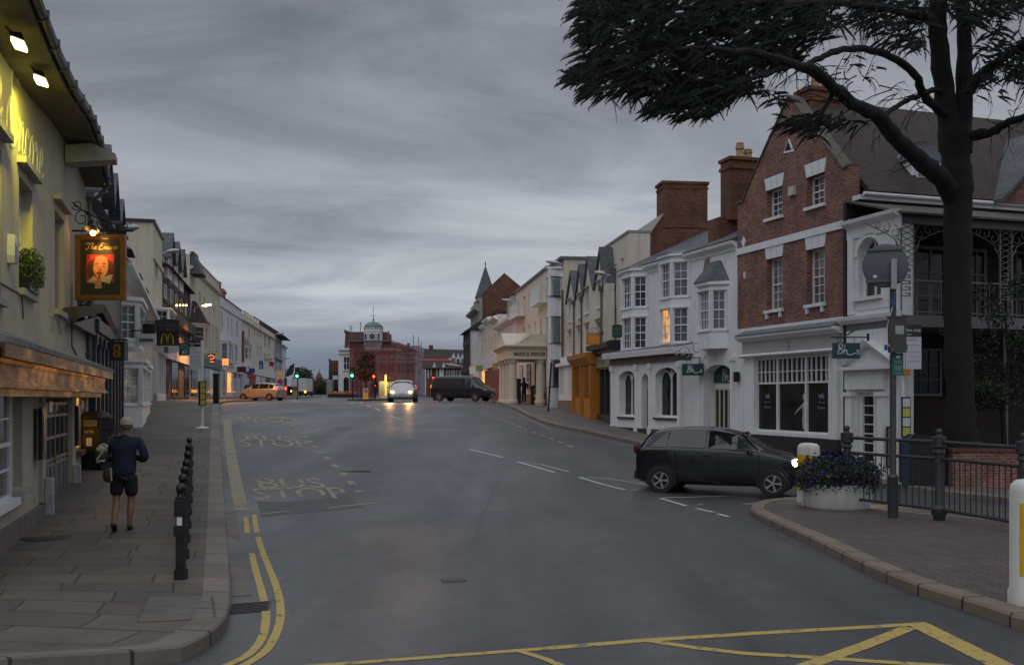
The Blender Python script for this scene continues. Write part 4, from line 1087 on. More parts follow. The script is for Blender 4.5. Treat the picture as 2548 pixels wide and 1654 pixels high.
# ---- cream corner with the turret bay and orange street lamp
f = facL(472, 546)
z0t = f.z(490, 650)
zt1 = z0t
LC = building('long_cream_building', 'long cream three storey block with plain parapet', f, zt1, 10, MATS['cream_render'],
    [(496, 725, 499, 756, 1, 3), (507, 739, 510, 768, 1, 3), (520, 755, 523, 783, 1, 3), (531, 765, 534, 790, 1, 3), (519, 800, 523, 868, 1, 4), (528, 806, 531, 868, 1, 4), (536, 812, 539, 868, 1, 4), (541, 816, 543.5, 868, 1, 4)])
moulding(LC, 0, f.L + .1, zt1 - 1.25, [(.05, 0), (.28, .12), (.3, .25), (.05, .3)], MATS['cream_render'])
moulding(LC, 0, f.L + .1, zt1 - .02, [(.05, 0), (.12, .1), (.0, .16)], MATS['cream_render'], 'coping')
mb = MB(); mb.box(.2, f.L - .1, -.3, -.001, 3.1, 4.1); mb.build('fascia_board', M('teal_paint', (.05, .13, .14), .5, .15, 3, 0), LC)
for k in range(5):
    u = .5 + k * (f.L - 1) / 5; MB().box(u, u + (f.L - 1) / 5 - .6, -.08, -.002, .4, 3.0).build('shop_window', MATS['shop_lit' if k in (1, 3) else 'dark_glass'], LC)
bay(LC, f, 478, 502, 4.0, f.z(482, 790, 1.2), 1.1, [(f.z(482, 850, 1.1), f.z(482, 797, 1.1))], MATS['pale_cream_render'], MATS['clay_roof'], u01=(.3, 3.7), splay=.9, nxs=(1, 1, 1), rh=1.9, gm=MATS['window_glass'])
mb = MB(); mb.hexa([(.1, -1, zt1 - 1.6), (3.2, -1, zt1 - 1.6), (3.2, .0, zt1 - 1.6), (.1, 0, zt1 - 1.6)], [(.3, -.3, zt1 + .1), (3.0, -.3, zt1 + .1), (3.0, 0, zt1 + .1), (.3, 0, zt1 + .1)]); mb.build('slate_hood', MATS['slate_roof'], LC)
MB().box(.2, 3.1, -.32, .0, zt1 + .1, zt1 + .25).build('ridge_tiles', MATS['rust_red'], LC)
# ---- white three storey
f = facL(547, 601)
WB = building('white_shop', 'white three storey shop with canted bay windows', f, f.z(550, 737), 9, MATS['white_render'],
    [(550, 775, 554, 825, 1, 4), (566, 787, 569, 833, 1, 4), (575, 792, 578, 835, 1, 4), (588, 800, 592, 838, 1, 4), (589, 864, 592, 900, 1, 4)])
zt1 = f.z(550, 737)
moulding(WB, 0, f.L, zt1 - 1.2, [(.03, 0), (.15, .1), (.03, .2)], MATS['white_render'])
moulding(WB, -.05, f.L, zt1 - .02, [(.03, 0), (.12, .1), (.0, .15)], MATS['lead'], 'coping')
bay(WB, f, 549, 567, 3.9, f.z(555, 842, .8), .7, [(f.z(555, 892, .7), f.z(555, 848, .7))], MATS['white_joinery'], u01=(.8, 4.4), nxs=(1, 1, 1))
bay(WB, f, 567, 584, 3.9, f.z(570, 848, .8), .7, [(f.z(570, 896, .7), f.z(570, 853, .7))], MATS['white_joinery'], u01=(5.6, 9.6), nxs=(1, 1, 1))
mb = MB(); mb.box(.1, f.L - .1, -.25, -.001, 3.0, 3.8); mb.build('fascia_board', MATS['sign_white'], WB)
u0, u1 = 4.4, 8.6
MB().box(u0, u1, -.09, -.002, .7, 2.9).build('lit_shop_window', MATS['glowing_window'], WB)
for a, b in ((.3, 3.9), (9.6, 13.5), (14.5, f.L - 1)): MB().box(a, b, -.08, -.002, .5, 2.9).build('shop_window', MATS['dark_glass'], WB)
for u in (.1, 4.0, 8.8, 13.9, f.L - .8): MB().box(u, u + .35, -.2, -.001, -1, 3.0).build('pilaster', MATS['white_joinery'], WB)
# ---- cream battlemented
f = facL(602, 683)
zt1 = f.z(619, 790)
CBt = building('battlemented_building', 'cream building with battlemented parapet and red brick chimney', f, zt1, 9, MATS['pale_cream_render'],
    [(618, 815, 621, 845, 1, 3), (632, 808, 635, 835, 1, 3), (640, 812, 643, 836, 1, 3), (647, 812, 650, 838, 1, 3), (658, 831, 662, 862, 1, 3), (668, 834, 672, 864, 1, 3), (640, 858, 643, 885, 1, 3), (648, 860, 651, 886, 1, 3), (658, 878, 661, 890, 1, 2), (667, 880, 670, 892, 1, 2)])
moulding(CBt, 0, f.L, zt1 - 1.0, [(.03, 0), (.3, .15), (.3, .3), (.03, .35)], MATS['pale_cream_render'])
mb = MB()
for k in range(6):
    u = 2 + k * 3.2; mb.box(u, u + 1.6, -.02, .3, zt1, zt1 + .55)
mb.build('battlement', MATS['pale_cream_render'], CBt)
ch = MB(); ch.box(1.2, 3.6, 2.5, 4.0, zt1 - .5, zt1 + 3.2); ch.box(1.05, 3.75, 2.35, 4.15, zt1 + 2.7, zt1 + 2.95)
co = ch.build('chimney', MATS['red_brick'], CBt)
for u in (1.8, 3.0): MB().lathe([(.22, 0), (.26, .7), (.3, .75), (.3, .9), (.2, .95)], (u, 3.2, zt1 + 3.2), 12).build('chimney_pot', MATS['rust_red'], co)
bay(CBt, f, 620, 634, 4.0, f.z(622, 862, .6), .5, [(f.z(622, 893, .5), f.z(622, 866, .5))], MATS['white_joinery'], MATS['lead'], u01=(2.5, 5.5), nxs=(1, 2, 1), rh=.9)
mb = MB(); mb.box(.2, f.L - .2, -.3, -.001, 3.1, 4.0); mb.build('fascia_board', MATS['sign_white'], CBt)
for k in range(6):
    u = .5 + k * (f.L - 1) / 6; MB().box(u, u + (f.L - 1) / 6 - .7, -.08, -.002, .4, 3.0).build('shop_window', [MATS['dark_glass'], MATS['red_paint'], MATS['curtained_glass']][k % 3], CBt)
MB().box(-.0, 1.4, -.15, -.001, 4.5, zt1 - 2.2).build('quoins', MATS['rust_red'], CBt)
# ---- dark timbered corner + white beyond
f = facL(684, 701)
b_ = thing('dark_corner_building', 'narrow dark timbered building with projecting eaves beyond the cream row', 'building', f.loc, f.rz)
z1 = f.z(690, 835)
wall(b_, rect(.05, f.L, -1.5, z1), [], 9, MATS['white_render'])
mb = MB()
for k in range(6): u = .1 + k * (f.L - .4) / 5; mb.box(u, u + .35, -.06, -.002, 0, z1)
mb.box(0.05, f.L, -.1, -.061, 3, 3.4); mb.box(.05, f.L, -.1, -.061, 6, 6.4); mb.build('timber_frame', MATS['dark_timber'], b_)
MB().prism([(-1.6, z1 - .3), (3.5, z1 + 3), (9, z1)], -.1, f.L + .8, axis='x').build('roof', MATS['clay_roof'], b_)
f = facL(702, 712)
b_ = building('far_white_building', 'small white building at the far end of the left row', f, f.z(703, 862), 8, MATS['white_render'], [(703.5, 885, 705, 905, 1, 2), (706.5, 888, 708, 906, 1, 2)])
MB().box(.1, f.L, -.4, 0, f.z(703, 862), f.z(703, 862) + .3).build('cornice', MATS['white_render'], b_)
MB().box(.1, f.L - .2, -.2, -.001, -.5, 3.2).build('shopfront', MATS['dark_paint'], b_)
# ================================================================ RIGHT SIDE
def RL(px0, px1, p=0.0): return line_fac(19.9 - p * 1.0524, -.328, px0, px1)
def QL(px0, px1, p=0.0): return line_fac(10.66 - p * 1.008, -.128, px0, px1)
# ---- brick gable house
f = RL(1835, 2113)
GH = thing('brick_gable_house', 'red brick gable house with white stone bands above a white shopfront', 'house', f.loc, f.rz)
outp = [(1835, 508), (1850, 503), (1861, 471), (1885, 415), (1909, 361), (1937, 300), (1963, 241), (1972, 246), (1993, 280), (2026, 319), (2060, 368), (2099, 421), (2112.9, 413)]
top = [(f.u(px), f.z(px, py)) for px, py in outp]
zw = f.z(1835, 828)
u_list = []
WH = [(1908, 476, 1947, 546, 3, 4), (2008, 443, 2052, 518, 3, 4), (1908, 646, 1947, 773, 3, 6), (2008, 623, 2052, 759, 3, 6)]
hs = [f.r(*w[:4]) for w in WH]
TRI = [(f.u(1954), f.z(1948, 379)), (f.u(1971), f.z(1971, 373)), (f.u(1963), f.z(1962, 352))]
wall(GH, [(0, zw), (f.L, zw)] + list(reversed(top)), [rect(*h) for h in hs] + [TRI], .38, MATS['red_brick'], .3)
for (u0, u1, z0, z1), w, br_ in zip(hs, WH, (0, 0, 1, 1)):
    wo = window(GH, u0, u1, z0, z1, w[4], w[5], rec=.26, sill=.1, head=.42 if not br_ else .5, gm=MATS['curtained_glass'] if br_ else MATS['window_glass'], fw=.06)
    for i in range(1, 6):
        uu = u0 + (u1 - u0) * i / 6; a_ = (i / 6 - .5) * .14
        MB().prism([(uu - .006, z1 + .02), (uu + .006, z1 + .02), (uu + .006 + a_, z1 + .38), (uu - .006 + a_, z1 + .38)], -.028, -.0255).build('joint', MATS['stone'], wo) if i in (2, 4) else None
    if br_:
        for uu in (u0 + .02, u1 - .12): MB().box(uu, uu + .1, -.08, 0, z0 - .28, z0 - .101).build('bracket', MATS['white_joinery'], wo)
MB().prism([(a + (a - TRI[0][0] - .15) * .5, b + (b - (TRI[0][1] + .12)) * .5) for a, b in TRI], -.03, -.001).build('vent_surround', MATS['white_joinery'], GH)
MB().prism(TRI, -.034, -.031).build('vent_opening', MATS['interior_dark'], GH)
for a, b, c_, d_ in ((1835, 620, 636, 'stone_band'), (1835, 820, 838, 'shop_band')):
    MB().box(-.02, f.L + .03, -.06, .0, f.z(a, c_), f.z(a, b)).build(d_, MATS['white_joinery'], GH)
MB().prism([(f.u(1846), f.z(1846, 603)), (f.u(1851), f.z(1851, 615)), (f.u(1857), f.z(1857, 601)), (f.u(1851), f.z(1851, 588))], -.03, -.001).build('diamond_plaque', MATS['white_joinery'], GH)
MB().box(f.u(1852), f.u(1856), -.04, -.001, f.z(1852, 693), f.z(1852, 677)).build('sensor_box', MATS['sign_white'], GH)
ab = MB(); ab.box(f.u(1968), f.u(1981), -.12, -.001, f.z(1968, 489), f.z(1968, 467)); ab.build('alarm_box', M('alarm_cream', (.5, .46, .38), .5, .1, 4, 0), GH)
mb = MB(); cop = [(u, z) for u, z in top]
for (a, za), (b, zb_) in zip(cop, cop[1:]): mb.hexa([(a, -.05, za), (b, -.05, zb_), (b, .42, zb_), (a, .42, za)], [(a, -.05, za + .07), (b, -.05, zb_ + .07), (b, .42, zb_ + .07), (a, .42, za + .07)])
mb.build('gable_coping', M('dark_coping', (.11, .09, .075), .85, .25, 5, .3), GH)
# white rendered ground floor and shopfront
SFo = f.r(1884, 893, 2068, 1071, .25)
wall(GH, rect(.0, f.L, -1.2, zw - .01), [rect(f.u(1884), f.u(2068), f.z(1884, 1071), f.z(1884, 893))], .7, MATS['bright_render'], .35, name='ground_floor_wall', y=.0)
u0, u1, z0, z1 = f.u(1884), f.u(2068), f.z(1884, 1071), f.z(1884, 893); zt = f.z(1884, 954)
sf = thing('x', 'x', 'x'); bpy.data.objects.remove(sf)
mb = MB(); mb.box(u0 - .1, u1 + .1, -.14, 0, z0 - .12, z0); mb.box(u0, u1, -.02, .06, z0, z0 + .06); mb.box(u0, u1, -.02, .06, z1 - .05, z1)
mul = [u0, f.u(1935.5), f.u(2006.5), u1]
for k, u in enumerate(mul): mb.box(u - .045 if k else u, u + .045 if k < 3 else u, -.03, .07, z0 + .06, z1 - .05)
mb.box(u0, u1, -.015, .05, zt - .03, zt + .03); zm = (zt + z1) / 2 - .05; mb.box(u0, u1, -.005, .045, zm - .013, zm + .013)
for a, b in zip(mul, mul[1:]):
    n = 5 if b - a < 1.3 else 6
    for i in range(1, n): mb.box(a + (b - a) * i / n - .018, a + (b - a) * i / n + .018, -.008, .047, zt, z1 - .04)
sw = mb.build('shop_window', MATS['white_joinery'], GH)
MB().box(u0 + .01, u1 - .01, .05, .07, z0 + .01, z1 - .01).build('pane', MATS['dark_glass'], sw)
dec = M('window_decal', (.2, .23, .24), .5, .1, 4, 0)
for px in (1907, 2041):
    mb = MB(); uu = f.u(px); zz_ = f.z(px, 990); text(mb, 'wh', uu, .045, zz_, .22, .004, bold=.01); text(mb, 'FREEHOUSE', uu, .045, zz_ - .16, .07, .004); text(mb, 'Rooms', uu, .045, zz_ - .34, .14, .004); mb.build('window_lettering', dec, sw)
# shop mannequin seen through the glass: a pale figure with one arm out, just inside
mb = MB(); uu = f.u(1999); zf = z0 + .1
mb.lathe([(.02, 0), (.1, .05), (.13, .35), (.1, .55), (.15, .8), (.06, .88), (.05, .95)], (uu, .046, zf), 10, sy=.08); mb.ball((uu, .046, zf + 1.06), .1, 10, 0, (1, .08, 1.2)); mb.tube([(uu - .1, .045, zf + .78), (uu - .4, .043, zf + .6), (uu - .52, .043, zf + .5)], [.045, .035, .025], 6)
mb.build('mannequin', M('mannequin_white', (.4, .42, .42), .5, .1, 4, 0), GH)
for a, b in ((1861, 1883), (2069, 2091)): MB().box(f.u(a), f.u(b), -.12, -.001, z0 - .8, z1 + .05).build('pilaster', MATS['bright_render'], GH)
MB().box(f.u(1861), f.u(2095), -.16, -.001, -1.2, z0 - .13).build('shop_plinth', MATS['dark_paint'], GH)
cu, cv = f.u(1859), f.u(2100)
MB().box(cu, cv, -.2, -.001, f.z(1859, 884), f.z(1859, 852)).build('fascia_board', M('fascia_grey', (.38, .36, .35), .6, .06, 3, 0), GH)
moulding(GH, cu - .12, cv + .1, f.z(1859, 892), [(.18, 0), (.34, .06), (.3, .12), (.2, .14)], MATS['white_joinery'], 'lower_cornice')
moulding(GH, cu - .15, cv + .1, f.z(1859, 852), [(.22, 0), (.28, .06), (.45, .12), (.45, .2), (.02, .21)], MATS['white_joinery'])
MB().prism([(-.5, f.z(1859, 852) + .212), (0, f.z(1859, 852) + .42), (0, f.z(1859, 852) + .212)], cu - .1, cv, axis='x').build('lead_flashing', MATS['lead'], GH)
mb = MB(); script(mb, 'B', (cu + cv) / 2, f.z(1859, 882), .32, .02, -.206, .005); mb.build('faint_fascia_lettering', MATS['lead'], GH)
MB().box(f.u(1837), f.u(1843), -.2, -.05, f.z(1837, 950), f.z(1837, 925)).build('wall_lamp', MATS['black_metal'], GH)
# side wall and roof, running back along the verandah side
C0 = f.pt(f.L, 0, 0); sd = Vector((.95, .312)).normalized()
HF = Fac((C0.x, C0.y), (C0.x + sd.x * 16, C0.y + sd.y * 16), f.z0)
def HU(px, out=0): return HF.u(px, out)
hu = bpy.data.objects.new('side_wing', None); COL.objects.link(hu); hu.parent = GH
def toGH(o, fac):                      # place a part that is built in another facade's frame under the house
    M1 = Matrix.Translation(Vector(f.loc)) @ Matrix.Rotation(f.rz, 4, 'Z'); M2 = Matrix.Translation(Vector(fac.loc)) @ Matrix.Rotation(fac.rz, 4, 'Z')
    o.matrix_local = M1.inverted() @ M2; return o
bpy.data.objects.remove(hu)
ez = HF.z(2116, 487)
w_ = wall(GH, rect(.35, 16, -1.2, ez), [], .4, MATS['red_brick'], name='side_wall'); toGH(w_, HF)
# roof: right slope faces the verandah
ridge0 = f.pt(f.u(1964), .35, f.z(1964, 241) - .12); rr_ = [HF]
def roofquad(name, a, b, c, d, mat, th=.12):
    n_ = (b - a).cross(d - a).normalized(); n_ = n_ if n_.z > 0 else -n_
    mb = MB(); mb.hexa([f_inv(p) for p in (a, b, c, d)], [f_inv(p + n_ * th) for p in (a, b, c, d)]); return mb.build(name, mat, GH)
Minv = (Matrix.Translation(Vector(f.loc)) @ Matrix.Rotation(f.rz, 4, 'Z')).inverted()
def f_inv(p): return Minv @ p
d3 = Vector((sd.x, sd.y, 0)); out3 = Vector((HF.n.x, HF.n.y, 0)) * -1
e0 = HF.pt(.1, -.35, ez + .02); e1 = HF.pt(16, -.35, ez + .02)
k0 = f.pt(f.u(2099), .3, f.z(2099, 421) - .1)
r0 = ridge0; r1 = ridge0 + d3 * 16
roofquad('roof', e0 + d3 * .3, e1, r1, r0, MATS['clay_roof'])
l0 = f.pt(.05, .35, f.z(1835, 508) - .1)
roofquad('rear_roof', l0 + d3 * 16, l0, r0, r1, MATS['clay_roof'])
wl = wall(GH, rect(0, 16, -1.2, 6), [], .3, MATS['brown_brick'], name='rear_wall'); M2 = Matrix.Translation(l0 + Vector((0, 0, -6.5 - 0))) @ Matrix.Rotation(HF.rz, 4, 'Z'); wl.matrix_local = Minv @ M2
g_ = MB().tube([(.2, -.42, ez), (16, -.42, ez)], .06, 8).box(.1, 16, -.36, -.001, ez - .16, ez - .02).build('gutter', MATS['white_joinery'], GH); toGH(g_, HF)
# dormer in the roof with arched head
um = HU(2300, -.4); mb = MB(); 
dz0 = HF.z(2300, 470, -.4); dz1 = HF.z(2300, 392, -.4)
d_ = MB().prism(arch(um - .62, um + .62, dz0 - .3, dz1 + .22, 8, .45), .25, 3.2).build('dormer', MATS['white_joinery'], GH); toGH(d_, HF)
MB().prism([(p[0] + (p[0] - um) * .14, p[1] + .06) for p in arch(um - .62, um + .62, dz1 - .2, dz1 + .25, 8, .45)], .15, 3.3).build('dormer_roof', MATS['lead'], d_)
window(d_, um - .46, um + .46, dz0, dz1 - .1, 2, 3, rec=.05, y=.19)
# second gable end far right
ug = HU(2548, 0)
d_ = MB().prism([(ug - 1.5, ez + .0), (ug + 4, ez + .0), (ug + 1.3, ez + 2.6)], -.5, 4).build('cross_gable', MATS['red_brick'], GH); toGH(d_, HF)
mb = MB()
for s_ in (1, -1):
    a = (ug + 1.3, ez + 2.65); b = (ug + 1.3 - s_ * 2.95, ez - .05); mb.hexa([(a[0], -.8, a[1]), (b[0], -.8, b[1]), (b[0], 4, b[1]), (a[0], 4, a[1])], [(a[0], -.8, a[1] + .12), (b[0], -.8, b[1] + .12), (b[0], 4, b[1] + .12), (a[0], 4, a[1] + .12)])
mb.build('gable_roof', MATS['slate_roof'], d_)
def chimney(par, name, c, w, d, z0, z1, rz, pots, mat, caps=True):
    mb = MB(); mb.box(-w / 2, w / 2, -d / 2, d / 2, z0, z1)
    if caps:
        mb.box(-w / 2 - .05, w / 2 + .05, -d / 2 - .05, d / 2 + .05, z1 - .45, z1 - .33); mb.box(-w / 2 - .07, w / 2 + .07, -d / 2 - .07, d / 2 + .07, z1 - .12, z1 + .002)
    o = mb.build(name, mat, par); M2 = Matrix.Translation(Vector((c[0], c[1], 0))) @ Matrix.Rotation(rz, 4, 'Z')
    base = (Matrix.Translation(Vector(par.location)) @ Matrix.Rotation(par.rotation_euler[2], 4, 'Z')).inverted() if par else Matrix()
    o.matrix_local = base @ M2
    for x, hgt in pots: MB().lathe([(.16, 0), (.13, hgt * .6), (.17, hgt * .62), (.17, hgt * .8), (.13, hgt * .82), (.15, hgt), (.11, hgt)], (x, 0, z1 + .002), 12).build('chimney_pot', MATS['terracotta'], o)
    return o
cpos = ridge0 + d3 * .75; zc1 = EYE + (990 - 226) / F * cpos.y
chimney(GH, 'ridge_chimney', (cpos.x, cpos.y), 1.15, .75, 10.5, zc1, HF.rz, ((-.1, .75), (.28, .5)), MATS['brown_brick'])

# ---- white porch wing of the house
f2 = RL(2096, 2236, .12)
PW = thing('white_porch_wing', 'white stucco porch with pedimented doorway and arched window above', 'porch', f2.loc, f2.rz)
zt2 = f2.z(2114, 571); zc2 = f2.z(2114, 797)
aw = (f2.u(2136), f2.u(2192), f2.z(2136, 742), f2.z(2136, 598))
dw = (f2.u(2133), f2.u(2189), -.6, f2.z(2133, 977))
wall(PW, rect(f2.u(2113), f2.L, -1.2, zt2), [arch(*aw), rect(*dw)], .5, MATS['bright_render'], .3)
MB().box(0, f2.u(2113) - .002, .0, .11, -1.2, zc2 - .3).build('pier', MATS['bright_render'], PW)
MB().prism([(p[0], p[1]) for p in arch(aw[0] + .02, aw[1] - .02, aw[2] + .02, aw[3] - .02)], .26, .3).build('arched_pane', MATS['window_glass'], PW)
mb = MB(); mb.ribbon([(p[0], p[1]) for p in arch(aw[0] + .03, aw[1] - .03, aw[2] + .02, aw[3] - .03)[2:]], .07, .2, .06); um = (aw[0] + aw[1]) / 2
mb.box(um - .025, um + .025, .2, .255, aw[2], aw[3] - .05); 
for k in (.38, .72): z = aw[2] + (aw[3] - aw[2]) * k; mb.box(aw[0], aw[1], .2, .25, z - .03, z + .03)
for x in (aw[0] + .03, aw[1] - .03): mb.box(x - .04, x + .04, .2, .256, aw[2], aw[3] - .6)
mb.build('arched_sash', MATS['white_joinery'], PW)
mb = MB(); mb.ribbon([(p[0], p[1]) for p in arch(aw[0] - .08, aw[1] + .08, aw[2], aw[3] + .08)[2:]], .13, -.05, .048); mb.build('archivolt', MATS['white_joinery'], PW)
ua = f2.u(2113)
moulding(PW, ua - .05, f2.L + .12, zt2 - .02, [(.05, -.3), (.05, 0), (.28, .12), (.3, .22), (.02, .24)], MATS['white_joinery'])
moulding(PW, ua - .35, f2.L + .1, zc2 - .12, [(.05, 0), (.2, .1), (.22, .2), (.02, .24)], MATS['white_joinery'], 'floor_cornice')
mb = MB()
for x in (ua + .02, f2.L - .28):
    MB().box(x, x + .26, -.08, -.001, zc2 + .15, zt2 - .3).build('pilaster', MATS['white_joinery'], PW)
MB().box(ua + .4, f2.L - .4, -.03, -.001, zc2 + .25, aw[2] - .12).build('panel', MATS['white_joinery'], PW)
MB().box(aw[0] - .1, aw[1] + .1, -.14, .0, aw[2] - .1, aw[2] - .002).build('sill', MATS['white_joinery'], PW)
# pedimented doorway
pz = f2.z(2133, 921); pu0 = f2.u(2097, .2); pu1 = f2.u(2226, .2)
pd = MB(); pm_ = (pu0 + pu1) / 2; ph_ = .72
for s_ in (-1, 1): pd.hexa([(pm_, -.3, pz + ph_), (pm_ + s_ * (pu1 - pm_), -.3, pz + .1), (pm_ + s_ * (pu1 - pm_), 0, pz + .1), (pm_, 0, pz + ph_)], [(pm_, -.36, pz + ph_ + .14), (pm_ + s_ * (pu1 - pm_ + .05), -.36, pz + .2), (pm_ + s_ * (pu1 - pm_ + .05), 0, pz + .2), (pm_, 0, pz + ph_ + .14)])
pd.box(pu0 - .04, pu1 + .04, -.34, 0, pz, pz + .1); pd.prism([(pu0, pz + .1), (pu1, pz + .1), (pm_, pz + ph_)], -.12, -.002); pd.build('pediment', MATS['white_joinery'], PW)
MB().box(dw[0] - .42, dw[1] + .3, -.14, -.001, dw[3] + .1, pz - .002).build('frieze', MATS['bright_render'], PW)
for a in (dw[0] - .38, dw[1] + .04): MB().box(a, a + .3, -.15, -.001, -1, dw[3] - .1).box(a - .06, a + .36, -.2, -.001, dw[3] - .1, dw[3] + .02).build('door_pilaster', MATS['white_joinery'], PW)
mb = MB(); a, b = dw[0], dw[1]; mb.box(a, a + .12, .1, .2, -.6, dw[3]); mb.box(b - .1, b, .1, .2, -.6, dw[3]); mb.box(a + .12, b - .1, .1, .2, dw[3] - .1, dw[3]); mb.box((a + b) / 2 + .1, (a + b) / 2 + .2, .1, .18, -.6, dw[3] - .1)
for k in range(10): z = -.3 + k * .27; mb.box(a + .12, b - .1, .12, .16, z, z + .03) if z < dw[3] - .15 else None
dd = mb.build('glazed_door', MATS['white_joinery'], PW); MB().box(a + .05, b - .05, .165, .19, -.6, dw[3] - .05).build('pane', MATS['dark_glass'], dd)
# ---- verandah
C1 = f2.pt(f2.L, 0, 0)
VF = Fac((C1.x, C1.y), (C1.x + sd.x * 13, C1.y + sd.y * 13), f2.z0)
VD = thing('iron_verandah', 'two storey verandah with white cast iron lace and slim railings', 'verandah', VF.loc, VF.rz)
bz0 = VF.z(2239, 812); bz1 = VF.z(2239, 783); tz = VF.z(2341, 562); dv = 2.3
vw = M('weathered_iron', (.15, .145, .145), .6, .15, 5, .1)
MB().box(0, 13, -.05, dv, bz0, bz1).build('balcony_floor', vw, VD)
MB().box(0, 13, -.06, .15, tz, tz + .22).build('beam', vw, VD)
MB().hexa([(-.1, -.35, tz + .2), (13, -.35, tz + .2), (13, dv, tz + 1.0), (-.1, dv, tz + 1.0)], [(-.1, -.35, tz + .26), (13, -.35, tz + .26), (13, dv, tz + 1.06), (-.1, dv, tz + 1.06)]).build('canopy_roof', M('tarnished_copper', (.07, .055, .045), .6, .3, 3, .2), VD)
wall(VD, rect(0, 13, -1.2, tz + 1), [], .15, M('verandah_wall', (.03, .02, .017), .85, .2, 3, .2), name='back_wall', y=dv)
def lace_post(u, w=.42):
    mb = MB()
    for x in (u, u + w): mb.box(x - .018, x + .018, -.02, .02, bz1, tz)
    n = 12
    for k in range(n):
        z0_ = bz1 + .5 + (tz - bz1 - .5) * k / n; h = (tz - bz1 - .5) / n
        if k < 5:
            mb.box(u, u + w * .75, -.008, .008, z0_ + h * .1, z0_ + h * .24); mb.box(u + w * .62, u + w * .75, -.008, .008, z0_ + h * .24, z0_ + h * .7); mb.box(u + w * .3, u + w * .62, -.008, .008, z0_ + h * .56, z0_ + h * .7)
        else:
            mb.tube([(u, 0, z0_), (u + w, 0, z0_ + h)], .012, 4); mb.tube([(u + w, 0, z0_), (u, 0, z0_ + h)], .012, 4)
    for s_, x0_ in ((1, u + w), (-1, u)):
        for (cx_, cz_, r0_, a0, a1) in ((.22, -.25, .2, 90, 450), (.5, -.14, .14, 120, 420), (.78, -.1, .1, 120, 420), (.12, -.55, .12, 90, 400)):
            mb.tube([(x0_ + s_ * (x - 0), 0, tz + z) for x, z in spiral(cx_, cz_, r0_, .04, a0, a1, 14)], .014, 4)
        mb.tube([(x0_ + s_ * .02, 0, tz - .8), (x0_ + s_ * .2, 0, tz - .45), (x0_ + s_ * .55, 0, tz - .28), (x0_ + s_ * 1.2, 0, tz - .05)], .016, 4)
    return mb.build('lace_post', vw, VD)
for px in (2242, 2488): lace_post(VF.u(px))
lace_post(VF.u(2488) + 3.6)
mb = MB(); rz_ = bz1 + .95
mb.box(.5, 13, -.02, .02, rz_, rz_ + .04); mb.box(.5, 13, -.02, .02, bz1 + .08, bz1 + .11)
k = .6
while k < 12.8:
    mb.box(k - .01, k + .01, -.01, .01, bz1, rz_); 
    if int(k / .42) % 2 == 0: mb.tube([(k + .1, 0, bz1 + .1), (k + .1, 0, rz_ - .15), (k + .21, 0, rz_ - .05), (k + .32, 0, rz_ - .15), (k + .32, 0, bz1 + .1)], .01, 4)
    k += .42
mb.build('railing', vw, VD)
mb = MB()
for k in range(14): mb.tube([(x, 0, z) for x, z in spiral(.6 + k * .9, bz0 - .13, .12, .03, 90, 480, 14)], .012, 4)
mb.build('lace_fringe', vw, VD)
for px0, px1, n in ((2272, 2350, 2), (2400, 2450, 2), (2500, 2548, 2)):
    u0 = VF.u(px0, -dv); u1 = VF.u(px1, -dv); window(VD, u0, u1, bz1 + .02, bz1 + 2.35, n, 3, rec=.04, y=dv - .09, fm=vw, fw=.1, bar=.06, name='french_window', gm=MATS['dark_glass'])
for px0, px1 in ((2255, 2338), (2350, 2400)):
    u0 = VF.u(px0, -dv); u1 = VF.u(px1, -dv); window(VD, u0, u1, VF.z(px0, 985, -dv), VF.z(px0, 866, -dv), 3, 3, rec=.04, y=dv - .09, fm=vw, fw=.07, gm=MATS['dark_glass'], sash=False)
for u in (.1, 3.8, 7.6, 11.4): MB().lathe([(.07, -1.2), (.07, bz0)], (u, .1, 0), 8).build('iron_column', vw, VD)

# ---- white Bhs building
f = RL(1548, 1834.5)
BH = thing('white_bay_building', 'white shop building with stacked bay windows and arched ground floor windows', 'shop building', f.loc, f.rz)
zt = f.z(1609, 672)
archw = (f.u(1750), f.u(1823), -1.0, f.z(1750, 925))
HB = rect(*archw[:3], archw[3])
wall(BH, rect(0, f.L, -1.2, zt), [arch(archw[0], archw[1], -1.0, archw[3] + .25, 10, .45)], 6, MATS['bright_render'], .5)
moulding(BH, -.05, f.L, zt - .06, [(.04, -.1), (.06, 0), (.25, .12), (.28, .22), (.02, .24)], MATS['white_joinery'])
MB().prism([(-.3, zt + .19), (4.2, zt + 2.3), (6, zt + 2.2), (6, zt + .1), (0, zt + .1)], -.0, f.L, axis='x').build('roof', MATS['slate_roof'], BH)
def bayR(px_l, px_c, px_r, tops, proj, base, zt_, name='bay', roofm=None, rh=.3, glass=None):
    ul = f.u(px_l, proj); uc = f.u(px_c, proj); ur = f.u(px_r); s = max(.18, ur - uc)
    return bay(BH, f, 0, 0, base, zt_, proj, tops, MATS['white_joinery'], roofm, u01=(ul - s, ur), splay=s, nxs=(2, 3, 2), rh=rh, gm=glass)
pj = .55
def ZB(px, py, p=pj): return f.z(px, py, p)
bayR(1547, 1572, 1613, [(ZB(1577, 868), ZB(1577, 786)), (ZB(1577, 765), ZB(1577, 685))], pj, ZB(1577, 880), ZB(1577, 672), roofm=MATS['lead'], rh=.15, glass=MATS['window_glass'])
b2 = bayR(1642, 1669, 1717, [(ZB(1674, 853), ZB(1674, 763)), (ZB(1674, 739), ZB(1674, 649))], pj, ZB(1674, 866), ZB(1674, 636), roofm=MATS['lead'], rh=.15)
b3 = bayR(1736, 1766, 1812, [(ZB(1772, 821), ZB(1772, 718))], pj, ZB(1772, 866), ZB(1772, 707), roofm=MATS['slate_roof'], rh=.8)
